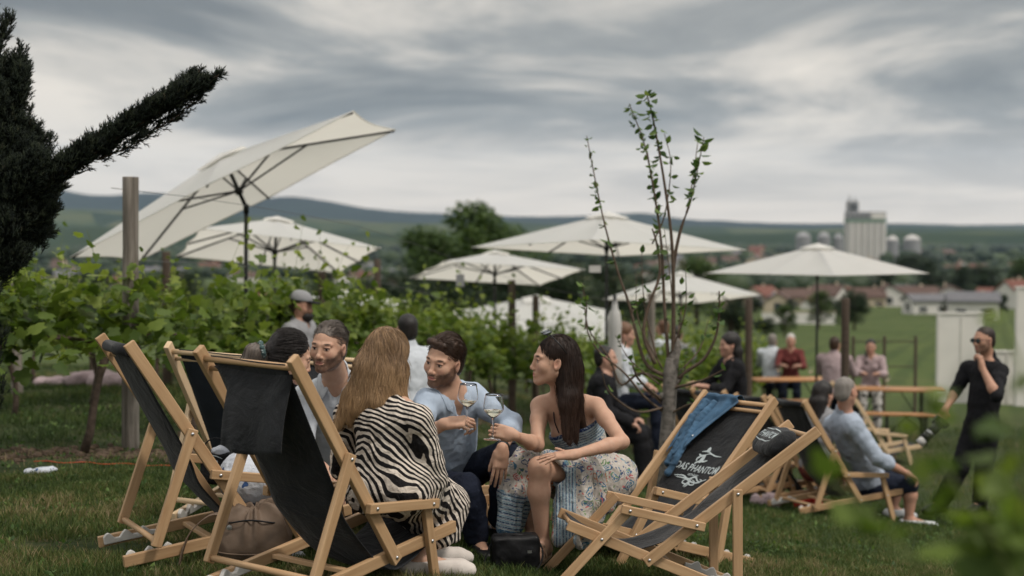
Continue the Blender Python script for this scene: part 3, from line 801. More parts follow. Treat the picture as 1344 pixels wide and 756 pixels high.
# ---------------------------------------------------------------- people
def nrm(v): v = v3(v); return v/(np.linalg.norm(v)+1e-12)
def L3(a, b, t): return v3(a)*(1-t)+v3(b)*t
def head_prims(s, H, R, fem=False, sc=1.0, face=True):
    """H: centre at eye level, R: columns right, forward, up"""
    p = lambda x, y, z: H+R @ (v3((x, y, z))*sc)
    r = lambda *a: tuple(sc*t for t in a)
    s.ell(p(0, -0.018, 0.030), r(0.073, 0.094, 0.083), R, 0.03)
    s.ell(p(0, 0.022, -0.028), r(0.062 if not fem else 0.058, 0.062, 0.080), R, 0.04)
    if not face:
        s.ell(p(0, 0.05, -0.07), r(0.035, 0.035, 0.035), R, 0.03); s.cone(p(0, .085, .0), p(0, .100, -.036), .007*sc, .011*sc, 0.012); return
    for q in (-1, 1):
        s.cone(p(q*0.050, 0.0, -0.052), p(q*0.014, 0.066, -0.097), 0.016*sc, 0.015*sc, 0.03)      # jaw
        s.ball(p(q*0.042, 0.056, -0.028), 0.021*sc, 0.03)                                          # cheek
        s.cone(p(q*0.012, 0.080, 0.020), p(q*0.046, 0.066, 0.020), 0.0085*sc, 0.007*sc, 0.014)     # brow ridge
    s.ball(p(0, 0.074, -0.094), 0.0165*sc if not fem else 0.0145*sc, 0.022)                        # chin
    s.ell(p(0, 0.074, -0.062), r(0.026, 0.017, 0.022), R, 0.02)                                     # muzzle
    for q in (-1, 1):
        s.ball(p(q*0.031, 0.094, 0.000), 0.0135*sc, 0.012, -1)                                     # sockets
        s.ball(p(q*0.031, 0.0695, -0.001), 0.0135*sc, 0.003)                                       # eyeballs
        s.cone(p(q*0.020, 0.0815, 0.0085), p(q*0.043, 0.0765, 0.0065), 0.0045*sc, 0.004*sc, 0.005)  # upper lid
    nw = 0.9 if fem else 1.0
    s.cone(p(0, 0.081, 0.012), p(0, 0.098, -0.030), 0.0075*sc, 0.0100*sc*nw, 0.014)
    s.ball(p(0, 0.1005 if fem else 0.1035, -0.035), 0.0102*sc*nw, 0.009)
    for q in (-1, 1): s.ball(p(q*0.0125, 0.094, -0.040), 0.0072*sc*nw, 0.007)
    s.cone(p(-0.017, 0.087, -0.0605), p(0.017, 0.087, -0.0605), 0.0050*sc, 0.0050*sc, 0.006)
    s.cone(p(-0.015, 0.0865, -0.0715), p(0.015, 0.0865, -0.0715), 0.0060*sc, 0.0060*sc, 0.006)
    s.cone(p(-0.022, 0.0925, -0.0662), p(0.022, 0.0925, -0.0662), 0.0018*sc, 0.0018*sc, 0.003, -1)
    for q in (-1, 1):
        a = 0.25
        Re = R @ np.array([[1, 0, 0], [0, math.cos(a), -math.sin(a)], [0, math.sin(a), math.cos(a)]])
        s.ell(p(q*0.076, -0.006, -0.012), r(0.0085, 0.0175, 0.031), Re, 0.008)
        s.ell(p(q*0.083, 0.000, -0.010), r(0.007, 0.008, 0.017), Re, 0.006, -1)
def hand_prims(s, W, fwd, pn, side, curls=(30, 35, 40, 45), thumb=(0.5, 0.8, 0.3), tc=20, sc=1.0, spread=0.06):
    """W wrist; fwd towards the knuckles; pn the way the palm faces; side +1 right hand"""
    W = v3(W); f = nrm(fwd); pn = nrm(v3(pn)-f*np.dot(pn, f)); lat = np.cross(f, pn)*side
    P = lambda a, b, c: W+f*a*sc+lat*b*sc+pn*c*sc
    Rm = np.stack([lat, f, pn], 1)
    s.box(P(0.050, 0.0, 0), (0.036*sc, 0.046*sc, 0.0135*sc), Rm, 0.012*sc, 0.015)
    s.cone(P(-0.01, 0, 0), P(0.03, 0, 0), 0.025*sc, 0.024*sc, 0.02)
    s.ball(P(0.03, 0.022, 0.008), 0.017*sc, 0.02)
    Ls = [(0.043, 0.026, 0.021), (0.048, 0.029, 0.022), (0.044, 0.027, 0.021), (0.035, 0.021, 0.018)]
    for k in range(4):
        b = 0.030-k*0.0195
        base = P(0.090-(0.0, -0.003, 0.001, 0.009)[k], b, 0)
        d0 = f+lat*spread*(1.5-k)
        a0 = math.radians(curls[k]); q = base; ang = 0
        rs = [0.0088, 0.0080, 0.0072, 0.0062] if k != 3 else [0.0076, 0.0070, 0.0063, 0.0055]
        s.cone(P(0.055, b*0.9, 0), base, 0.011*sc, rs[0]*sc*1.1, 0.006)
        for j in range(3):
            ang += a0*(0.85, 1.15, 0.75)[j]
            d = nrm(nrm(d0)*math.cos(ang)+pn*math.sin(ang)); e = q+d*Ls[k][j]*sc
            s.cone(q, e, rs[j]*sc, rs[j+1]*sc, 0.0028); q = e
    tb = P(0.022, 0.026, 0.006); d = nrm(f*thumb[0]+lat*thumb[1]+pn*thumb[2])
    t1 = tb+d*0.040*sc; d2 = nrm(d+(f*0.7-lat*0.9+pn*0.35)*math.sin(math.radians(tc))); t2 = t1+d2*0.031*sc; d3 = nrm(d2+(f*0.4-lat*0.9+pn*0.3)*math.sin(math.radians(tc))); t3 = t2+d3*0.024*sc
    s.cone(tb, t1, 0.0145*sc, 0.0105*sc, 0.012); s.cone(t1, t2, 0.0100*sc, 0.0090*sc, 0.003); s.cone(t2, t3, 0.0088*sc, 0.0070*sc, 0.003)
    return W+f*0.09*sc
class Person:
    """J: dict of joints in world space. fem: narrower build. fat: girth factor"""
    def __init__(p, J, face, up=(0, 0, 1), fem=False, girth=1.0, hsc=1.0, detail=True):
        p.J = {k: v3(v) for k, v in J.items()}; p.R = frame(face, up); p.fem = fem; p.g = girth; p.hsc = hsc; p.detail = detail
        j = p.J; p.up = nrm(j['neck']-j['pelvis']); rt = j['shR']-j['shL']; rt = nrm(rt-p.up*np.dot(rt, p.up)); p.rt = rt; p.fw = np.cross(p.up, rt)
        p.T = np.stack([rt, p.fw, p.up], 1)
        hr = j['hipR']-j['hipL'] if 'hipR' in j else rt; hr = nrm(hr-p.up*np.dot(hr, p.up)); p.hw = hr
        w = 0.085 if not fem else 0.088
        j.setdefault('hipR', j['pelvis']+hr*w); j.setdefault('hipL', j['pelvis']-hr*w)
        p.h_chest = j['pelvis']*0.33+j['neck']*0.67
    def torso(p, s, o=0.0, k=0.04):
        j, g, T = p.J, p.g, p.T; f = p.fem; up = p.up
        TL = np.linalg.norm(j['neck']-j['pelvis'])
        bend = p.fw*(-0.015)
        c = L3(j['pelvis'], j['neck'], 0.70)+bend
        s.ell(c, ((0.130 if f else 0.150)*g+o, (0.092 if f else 0.105)*g+o, TL*0.36+o), T, k)
        s.ell(L3(j['pelvis'], j['neck'], 0.36), ((0.115 if f else 0.140)*g+o, (0.085 if f else 0.100)*g+o, TL*0.33+o), T, k+.02)
        s.ell(L3(j['pelvis'], j['neck'], 0.06), ((0.155 if f else 0.150)*g+o, (0.112 if f else 0.110)*g+o, 0.105+o), T, k+.02)
        for S in ('shR', 'shL'):
            s.cone(L3(c, j['neck'], 0.55), j[S], 0.060*g+o, (0.047 if f else 0.056)*g+o, k+.02)
        s.cone(L3(c, j['neck'], 0.5), j['neck']-up*0.02, 0.07*g+o, 0.058+o*0.6, k)
        if f:
            for q in (-1, 1): s.ball(c+p.rt*q*0.065+p.fw*0.070*g+up*0.005, 0.052+o, 0.03)
    def arm(p, s, S, o=0.0, upto=1.0, k=0.02):
        j = p.J; f = 0.86 if p.fem else 1.0; g = (0.5+0.5*p.g)*f
        sh, el, wr = j['sh'+S], j['el'+S], j['wr'+S]
        m1 = L3(sh, el, 0.35)
        s.chain([sh, m1, el], [0.050*g+o, 0.047*g+o, 0.037*g+o], k)
        if upto > 0:
            fo = L3(el, wr, 0.28); e2 = L3(el, wr, upto)
            if upto > 0.28: s.chain([el, fo, e2], [0.037*g+o, 0.041*g+o, ((0.041-(upto-0.28)/0.72*0.0165)*g)+o], k)
            else: s.cone(el, e2, 0.037*g+o, 0.040*g+o, k)
    def leg(p, s, S, o=0.0, upto=1.0, k=0.03):
        j = p.J; g = p.g*(0.95 if p.fem else 1.0)
        hp, kn, an = j['hip'+S], j['kn'+S], j['an'+S]
        a = min(1, upto*2)
        s.cone(hp, L3(hp, kn, a), 0.084*g+o, (0.084-0.030*a)*g+o, k)
        if upto > 0.5:
            b = (upto-0.5)*2; back = nrm(np.cross(np.cross(kn-hp, an-kn), an-kn)+1e-9)
            if np.linalg.norm(np.cross(kn-hp, an-kn)) < 1e-4: back = v3((0, 0, 0))
            ca = L3(kn, an, min(b, 0.3))-back*0.012
            s.cone(kn, ca, 0.052*g+o, 0.054*g+o, k)
            if b > 0.3: s.cone(ca, L3(kn, an, b), 0.054*g+o, (0.054-0.022*(b-0.3)/0.7)*g+o, k)
    def foot(p, s, S, o=0.0):
        j = p.J; an = j['an'+S]; toe = j['toe'+S]; d = nrm(toe-an); d[2] = 0; d = nrm(d)
        g0 = min(toe[2], an[2]-0.05)
        heel = an-d*0.045; heel = v3((heel[0], heel[1], g0+0.028)); ball = v3((toe[0], toe[1], g0+0.022))-d*0.055; tip = v3((toe[0], toe[1], g0+0.016))-d*0.012
        sd = np.cross(d, (0, 0, 1))
        s.cone(an, heel, 0.034+o, 0.030+o, 0.02); s.cone(an+d*0.01, ball, 0.032+o, 0.024+o, 0.03)
        s.cone(heel, ball, 0.030+o, 0.028+o, 0.02)
        for q in (-1, 1): s.cone(ball+sd*q*0.016, tip+sd*q*0.016, 0.024+o, 0.016+o, 0.02)
    def skin(p, hands=None, h=0.0042, legs=True, feet=True, beard=None, brows=(0.10, 0.065, 0.045), lips=(0.42, 0.17, 0.14), base=(0.50, 0.315, 0.225), eyes=True, toneC=None):
        s = SDF(); j = p.J; R = p.R; H = j['head']; sc = p.hsc
        p.torso(s, -0.006)
        for S in 'LR':
            p.arm(s, S)
            if legs: p.leg(s, S)
            if legs and feet: p.foot(s, S)
        nk = H+R @ (v3((0, -0.022, -0.055))*sc)
        r = 0.047 if p.fem else 0.057
        s.cone(nk, j['neck']+p.up*0.0, r*sc, r*sc*1.08, 0.03)
        s.cone(j['neck'], L3(j['neck'], j['shR'], 0.6), r*0.9, 0.045, 0.05); s.cone(j['neck'], L3(j['neck'], j['shL'], 0.6), r*0.9, 0.045, 0.05)
        head_prims(s, H, R, p.fem, sc, p.detail)
        for S in 'LR':
            hd = (hands or {}).get(S)
            if hd is None:
                d = nrm(j['wr'+S]-j['el'+S]); pn = -p.fw*0.2+v3((0, 0, -1)) if abs(d[2]) < .8 else (p.rt if S == 'L' else -p.rt)
                hd = dict(fwd=d, pn=pn)
            if p.detail: hand_prims(s, j['wr'+S], side=1 if S == 'R' else -1, sc=0.9 if p.fem else 1.0, **hd)
            else: hand_prims(s, j['wr'+S], side=1 if S == 'R' else -1, sc=1.0, **hd)
        V, F = s.mesh(h, focus=(H, 0.125*sc, 0.0021) if p.detail and h < .005 else None)
        # natural colouring, plus shade painted under the brow, between lips and in nostrils
        C = np.tile(v3(base), (len(V), 1))
        q = (V-H) @ R/sc
        def blob(c, rad, col, soft=0.35, mx=1.0):
            d = np.sqrt((((q-v3(c))/v3(rad))**2).sum(1)); w = np.clip((1-d)/soft, 0, 1)[:, None]*mx
            C[:] = C*(1-w)+v3(col)*w
        if p.detail and eyes:
            for g_ in (-1, 1):
                blob((g_*0.038, 0.075, -0.030), (0.024, 0.03, 0.020), (0.54, 0.27, 0.20), 1.0, 0.45)
                blob((g_*0.031, 0.083, -0.0015), (0.0130, 0.012, 0.0058), (0.42, 0.37, 0.35), 0.3)
                blob((g_*0.031, 0.084, -0.001), (0.0062, 0.012, 0.0064), (0.02, 0.014, 0.010), 0.2)
                blob((g_*0.033, 0.082, 0.0052), (0.0165, 0.014, 0.0036), (0.03, 0.018, 0.015), 0.4)
                blob((g_*0.031, 0.082, 0.012), (0.020, 0.016, 0.010), (0.33, 0.18, 0.13), 0.9, .6)
                blob((g_*0.032, 0.078, 0.0225), (0.0200, 0.020, 0.0056), brows, 0.45, 0.95)
            blob((0, 0.090, -0.0655), (0.024, 0.014, 0.0115), lips, 0.35, 0.9)
            blob((0, 0.095, -0.0660), (0.021, 0.012, 0.0018), (0.10, 0.03, 0.03), 0.4, 0.9)
            blob((0, 0.108, -0.038), (0.013, 0.012, 0.012), (0.55, 0.27, 0.20), 1, 0.5)
            for g_ in (-1, 1): blob((g_*0.0075, 0.1005, -0.0455), (0.0045, 0.006, 0.0035), (0.10, 0.04, 0.03), 0.5)
            for g_ in (-1, 1): blob((g_*0.08, 0, -0.01), (0.02, 0.03, 0.035), (0.56, 0.27, 0.20), 1, 0.6)
        if beard is not None:
            bc, full = beard
            n = fbm(q, 120, 2)
            y, z, x = q[:, 1], q[:, 2], np.abs(q[:, 0])
            sg_ = lambda v, k: 1/(1+np.exp(-np.clip(v/k, -20, 20)))
            zc = np.minimum(-0.050+np.clip(0.088-y, 0, 1)*0.62, 0.004)+0.004*n
            w = sg_(zc-z, .0028)*sg_(y+.004+.003*n, .003)*sg_(z+.118, .006)
            w = np.maximum(w, sg_(.031-x, .002)*sg_(z+.0605, .0012)*sg_(-.0475-z, .0018)*sg_(y-.072, .003))
            lip = ((x/.0235)**2+((z+.0665)/.0085)**2) < 1
            w = np.where(lip & (y > .07), 0, w)
            w = w*(full+.16*n).clip(0, 1)
            C[:] = C*(1-w[:, None])+v3(bc)*w[:, None]
        V = V+vnormals(V, F)*(fbm(V, 30, 2)*0.0008)[:, None]
        return V, F, C
def add_person(P, label, group=None, **kw):
    V, F, C = P.skin(**kw)
    o = mesh_np('person', V, F, M['skin'], attrs={'Col': C})
    tag(o, label, 'person', group); P.obj = o; return o
def garment(P, name, s, mat, h=0.0055, wr=0.006, fs=11.0, stretch=None, seed=0.0, attrs=None, label=None, ridge=True):
    V, F = s.mesh(h)
    n = vnormals(V, F); q = V
    if stretch is not None: q = V @ stretch
    a = fbm(q, fs, 3, seed); b = fbm(q, fs*2.3, 2, seed+5)
    d = ((0.45-np.abs(a)*2.0)+0.35*(0.4-np.abs(b)*1.5)) if ridge else a
    V = V+n*(d*wr)[:, None]
    at_ = attrs(V) if attrs else None
    o = mesh_np(name, V, F, mat, P.obj, attrs=at_)
    if label: o['label'] = label
    return o
def shirt(P, mat, o=0.016, sleeve=0.45, low=0.0, wr=0.006, h=0.0055, name='shirt', collar=True, open_v=0.06, label=None, seed=0.0, extra=None, fs=10.0):
    s = SDF(); j = P.J
    P.torso(s, o)
    for S in 'LR':
        P.arm(s, S, o*.8, sleeve, 0.018)
        if sleeve > 0.2:      # rolled cuff
            e = L3(j['el'+S], j['wr'+S], sleeve); d = nrm(j['wr'+S]-j['el'+S])
            s.cone(e-d*0.045, e, 0.049*(0.86 if P.fem else 1)+o*0.6, 0.046*(0.86 if P.fem else 1)+o*0.6, 0.006)
    nk = L3(j['neck'], P.J['head'], 0.12)
    if collar:
        s.cone(j['neck']-P.up*0.02, L3(j['neck'], j['head'], 0.30)-P.fw*0.012, 0.084, 0.070, 0.012)
    if extra: extra(s)
    s.half(L3(j['pelvis'], j['neck'], low), -P.up, 0.004)
    # opening for the neck
    nn = nrm(j['head']-j['neck'])
    s.cone(j['neck']+P.fw*0.012-P.up*0.01, j['neck']+nn*0.20, 0.062, 0.078, 0.006, -1)
    if open_v: s.cone(j['neck']+P.fw*0.07, j['neck']+P.fw*0.135-P.up*open_v*1.9, 0.030, 0.010, 0.01, -1)
    ax = np.diag([1, 1, 0.75])
    return garment(P, name, s, M[mat], h, wr, fs, ax, seed, label=label)
def collar(P, so, mat, gap=0.045):
    """folded shirt collar lying on the shirt, open at the front"""
    me = so.data; bv = BVHTree.FromPolygons([v.co.copy() for v in me.vertices], [tuple(q.vertices) for q in me.polygons])
    j = P.J; c = j['neck']+P.up*0.012; ax = nrm(L3(j['head'], j['neck'], 1)*0+nrm(j['head']-j['neck'])*.5+P.up*.5)
    for q in (-1, 1):
        A_, B_, C_ = [], [], []
        for k in range(12):
            a = math.radians(180-(180-28)*k/11); d = P.fw*math.cos(a)+P.rt*q*math.sin(a); fr = k/11
            top = c+d*(0.064+.010*fr)+ax*(0.040-0.040*fr**2); r2 = 0.088+.016*fr+.020*max(0, fr-.7)/.3
            org = c+d*r2+P.up*.16; h = bv.ray_cast(Vector(org), Vector(-P.up))
            low = v3(h[0])+P.up*.006+d*.003 if h[0] is not None and (v3(h[0])-c) @ P.up > -.16 else c+d*r2-P.up*.03
            A_.append(top-d*.004-ax*.012); B_.append(top+ax*.004); C_.append(low)
        A_, B_, C_ = [np.array(x) for x in (A_, B_, C_)]
        G = np.stack([A_, B_, (B_+C_)/2+(B_-C_)*0.05, C_], 0)
        MB().sheet(G if q > 0 else G[::-1]).build('collar', M[mat], so, smooth=True, solid=0.004)
def trousers(P, mat, o=0.014, upto=0.97, wr=0.006, h=0.006, name='trousers', seed=3.0, low=True, label=None):
    s = SDF(); j = P.J
    s.ell(L3(j['pelvis'], j['neck'], 0.0), (0.148*P.g+o, 0.106*P.g+o, 0.11+o), P.T, 0.05)
    for S in 'LR':
        P.leg(s, S, o, upto, 0.03)
        if upto > 0.6:
            e = L3(j['kn'+S], j['an'+S], (upto-0.5)*2); s.cone(L3(j['kn'+S], j['an'+S], .5), e, 0.056*P.g+o*.6, 0.050*P.g+o*.6, 0.03)
    return garment(P, name, s, M[mat], h, wr, 9.0, None, seed, label=label)
def shoe(P, S, mat, name='shoe', low=0.075, label=None):
    s = SDF(); P.foot(s, S, 0.012)
    an = P.J['an'+S]; s.half(an+v3((0, 0, 0.0)), (0, 0, 1), 0.004)
    toe = P.J['toe'+S]; g0 = min(toe[2], an[2]-0.05); s.half(v3((an[0], an[1], g0-0.012)), (0, 0, -1), 0.004)
    V, F = s.mesh(0.005); o = mesh_np(name, V, F, M[mat], P.obj)
    if label: o['label'] = label
    return o
def strands(root_pts, dirs_fn, n, length, name, mat, parent, rad=0.0016, seg=9, seed=1, tone=None, jit=0.004, tipw=.2):
    """thin tapered hair tubes following dirs_fn(point, t) -> direction"""
    rng = np.random.default_rng(seed)
    idx = rng.integers(0, len(root_pts), n); p = root_pts[idx]+rng.normal(0, jit, (n, 3))
    L = length*rng.uniform(0.8, 1.08, n); path = [p]
    ph = rng.uniform(0, 6.28, n); tn = rng.uniform(0, 1, n)
    for k in range(seg):
        d = dirs_fn(p, k/seg, ph, idx); p = p+d*(L/seg)[:, None]; path.append(p)
    path = np.stack(path, 1)                       # n, seg+1, 3
    tan = np.gradient(path, axis=1); tan /= np.linalg.norm(tan, axis=2, keepdims=True)+1e-9
    a = np.cross(tan, np.array([0.3, 0.5, 0.81])); a /= np.linalg.norm(a, axis=2, keepdims=True)+1e-9; b = np.cross(tan, a)
    tt = np.linspace(0, 1, seg+1); r = (rad*np.clip(1.15-tt**3, 0.15, 1))[None, :, None]
    ring = [path+(a*math.cos(x)+b*math.sin(x))*r for x in (0, 2.094, 4.189)]
    V = np.stack(ring, 2).reshape(-1, 3)
    i = np.arange(n)[:, None, None]*(seg+1)*3; k = np.arange(seg)[None, :, None]*3; c = np.arange(3)[None, None, :]; c2 = (c+1) % 3
    F = np.stack([i+k+c, i+k+c2, i+k+3+c2, i+k+3+c], -1).reshape(-1, 4)
    tn_ = np.clip((tn[:, None]*.55+.05+tipw*np.linspace(0, 1, seg+1)[None, :]).repeat(3, 1).ravel(), 0, 1)
    return V, F, tn_
def follow(V, F, mk, st, P):
    """fine strands combed down over the hair surface, lifting off a little at the ends"""
    bv = BVHTree.FromPolygons(V.tolist(), F.tolist())
    rng = np.random.default_rng(st.get('seed', 1)); idx = np.nonzero(mk)[0]; n = st['n']; seg = st.get('seg', 8)
    rt = V[rng.choice(idx, n)]; L = st['len']*rng.uniform(.5, 1.15, n)/seg; lift0 = rng.uniform(.0005, .004, n); fly = rng.uniform(0, 1, n) < .05
    g = nrm(st.get('pull', (0, 0, -1))); back = -P.R[:, 1]; wv = st.get('wave', .25); H = P.J['head']
    path = np.zeros((n, seg+1, 3)); wph = fbm(rt, 9, 2)*6
    for i in range(n):
        p = Vector(rt[i]); ph = wph[i]
        for k in range(seg+1):
            co_, no, _, _ = bv.find_nearest(p)
            N = np.array(no); c = np.array(co_)+N*(lift0[i]+(.014*(k/seg)**2 if fly[i] else .0015*k/seg))
            path[i, k] = c
            d = g-(g@N)*N; m = np.linalg.norm(d)
            if m < .45: d = d+(back-(back@N)*N)*.6
            t_ = np.cross(N, d); d = d+t_*wv*math.sin(ph+(c[2]-H[2])*st.get('wf', 30))
            d = d/(np.linalg.norm(d)+1e-9); p = Vector(c+d*L[i])
    tan = np.gradient(path, axis=1); tan /= np.linalg.norm(tan, axis=2, keepdims=True)+1e-9
    a = np.cross(tan, np.array([0.3, 0.5, 0.81])); a /= np.linalg.norm(a, axis=2, keepdims=True)+1e-9; b = np.cross(tan, a)
    tt = np.linspace(0, 1, seg+1); r = (st.get('rad', .0011)*np.clip(np.minimum(.3+tt*4, 1.2-tt**2), .2, 1))[None, :, None]
    ring = [path+(a*math.cos(x)+b*math.sin(x))*r for x in (0, 2.094, 4.189)]
    W = np.stack(ring, 2).reshape(-1, 3)
    i = np.arange(n)[:, None, None]*(seg+1)*3; k = np.arange(seg)[None, :, None]*3; c = np.arange(3)[None, None, :]; c2 = (c+1) % 3
    Fq = np.stack([i+k+c, i+k+c2, i+k+3+c2, i+k+3+c], -1).reshape(-1, 4)
    hgt = (H[2]-path[:, :, 2]); tn = rng.uniform(0, .45, n)[:, None]+.25*(fbm(rt, 30, 2)*.5+.5)[:, None]+st.get('tipw', .3)*np.clip(hgt/.28, 0, 1)
    return W, Fq, np.clip(tn, 0, 1).repeat(3, 1).ravel()
def hair(P, prims, mat, name='hair', strand=None, h=0.005, carve=True, tone=0.5, lock=0.004, lockscale=(70, 70, 9), label=None, face_cut=True):
    """prims(s, p, sc): adds hair volumes in head space; strand: dict for strands"""
    s = SDF(); H = P.J['head']; R = P.R; sc = P.hsc
    p = lambda x, y, z: H+R @ (v3((x, y, z))*sc)
    prims(s, p, R, sc)
    V, F = s.mesh(h)
    q = (V-H) @ R
    n = vnormals(V, F); ln = fbm(q*np.array(lockscale)/30.0, 30, 2, 3.0)
    V = V+n*(ln*lock)[:, None]
    tn = np.clip(0.3+0.35*ln+0.2*fbm(q, 14, 2)+(strand or {}).get('tipw', .1)*np.clip(-q[:, 2]/.28, 0, 1), 0, 1)
    Vs, Fs, Ts = [V], [F], [tn]
    if strand:
        mk = strand['mask'](q) if 'mask' in strand else np.ones(len(V), bool)
        if strand.get('outer', True) and name == 'hair': mk = mk & (np.sqrt((((q/sc-v3((0, -.024, .036)))/v3((.0755, .0935, .083)))**2).sum(1)) > .97) & ((n @ R)[:, 1] < .72)
        roots = V[mk]
        if len(roots):
            if strand.get('follow'):
                v, f, t = follow(V, F, mk, strand, P)
                Fs.append(f+len(V)); Vs.append(v); Ts.append(t)
            else:
              v, f, t = strands(roots, strand['dir'], strand['n'], strand['len'], name, None, None, strand.get('rad', 0.0016), strand.get('seg', 9), strand.get('seed', 1), tipw=strand.get('tipw', .15)); Fs.append(f+len(V)); Vs.append(v); Ts.append(t)
    o = mesh_np(name, np.vstack(Vs), np.vstack(Fs), M[mat], P.obj, attrs={'tone': np.concatenate(Ts)})
    if label: o['label'] = label
    return o
def short_hair(s, p, R, sc, vol=0.0, top=0.0, recede=0.0, back=0.0):
    s.ell(p(0, -0.026, 0.036+top*0.5), (0.0755*sc+vol, 0.0935*sc+vol+back, 0.083*sc+vol+top), R, 0.02)
    s.ell(p(0, -0.052, -0.020), (0.070*sc+vol, 0.060*sc+vol, 0.075*sc), R, 0.02)
    # clear the face
    s.ell(p(0, 0.122, -0.020), (0.074*sc, 0.100*sc, 0.098*sc+recede), R, 0.012, -1)
    for q in (-1, 1): s.ell(p(q*0.082, 0.008, -0.030), (0.022, 0.026*sc, 0.040*sc), R, 0.008, -1)
    s.half(p(0, -0.03, -0.085), R @ v3((0, 0.15, -1)), 0.01)

def wine_glass(label, base, up=(0, 0, 1), fill=0.35, s=1.0):
    up = nrm(up); a = v3((1, 0, 0)); a = nrm(a-up*np.dot(a, up)); b = np.cross(up, a); Rm = np.stack([a, b, up], 1)
    t = thing('wine_glass', label, 'wine glass', tuple(base)); S = s
    prof = [(0.0005, 0.003), (0.012, 0.004), (0.034, 0.001), (0.035, 0.0), (0.034, -0.001), (0.0005, -0.001)]
    foot = [(0.0355, 0.0), (0.034, 0.0022), (0.012, 0.0042), (0.0045, 0.010), (0.0036, 0.04), (0.0036, 0.075), (0.006, 0.086)]
    def bowl_r(z): # z from 0 (bottom) .. 1 (rim)
        return 0.006+0.036*math.sin(min(1, (z/0.42))*math.pi/2)*(1-0.23*max(0, (z-0.42)/0.58)**1.3)
    out = [(bowl_r(k/14), 0.086+0.098*k/14) for k in range(15)]; inn = [(bowl_r(k/14)-0.0013, 0.086+0.098*k/14+(0.002 if k < 2 else 0)) for k in range(14, -1, -1)]
    MB().lathe([(r*S, z*S) for r, z in [(0.0002, 0)]+foot+out+inn+[(0.0002, 0.0885)]], 28, (0, 0, 0), Rm).build('glass_body', M['glass'], t, smooth=True)
    zt = fill
    w = [(0.0002, 0.0895)]+[(bowl_r(zt*k/8)-0.0016, 0.0885+0.098*zt*k/8+0.001) for k in range(1, 9)]+[(0.0002, 0.0885+0.098*zt+0.001)]
    MB().lathe([(r*S, z*S) for r, z in w], 28, (0, 0, 0), Rm).build('wine', M['wine'], t, smooth=True)
    return t
def hang_dir(P, rad=(0.088, 0.106, 0.100), cen=(0, -0.02, 0.03), wave=0.35, wf=26.0, pull=(0, 0, -1), shoulder=None, part=0.0):
    H, R, sc = P.J['head'], P.R, P.hsc; rad = v3(rad)*sc; cen = H+R @ (v3(cen)*sc); pl = nrm(pull)
    def fn(p, t, ph, idx):
        d = np.tile(pl, (len(p), 1))
        q = (p-cen) @ R; k = np.sqrt(((q/rad)**2).sum(1)); g = (q/rad**2) @ R.T; g /= np.linalg.norm(g, axis=1)[:, None]+1e-9
        above = (q[:, 2] > -0.02)
        side = g.copy()
        # slide round the skull
        dg = (d*g).sum(1)[:, None]
        m = (k < 1.12)[:, None] & (dg < 0)
        d = np.where(m, d-dg*g, d)
        nn = np.linalg.norm(d, axis=1)[:, None]
        back = -R[:, 1]
        d = np.where(nn < 0.35, d+0.6*(side*0.6+back*0.5), d)
        d = d+g*np.clip(1.04-k, 0, 0.3)[:, None]*3
        if shoulder is None: d = np.where((k < 1.3)[:, None], d-(d*g).sum(1)[:, None]*g*0.9, d)
        if shoulder is not None:
            for c, r in shoulder:
                v = p-v3(c); dist = np.linalg.norm(v, axis=1)[:, None]; u = v/(dist+1e-9)
                dd = (d*u).sum(1)[:, None]
                d = np.where((dist < r) & (dd < 0), d-dd*u+u*0.25, d)
        w = wave*math.sin(3.14*min(1, t*1.1))
        d = d+w*np.stack([np.sin(ph*0.15+p[:, 2]*wf+p[:, 0]*9), np.cos(ph*0.15+p[:, 2]*wf*0.9+p[:, 1]*7), 0*ph], 1)
        return d/(np.linalg.norm(d, axis=1)[:, None]+1e-9)
    return fn

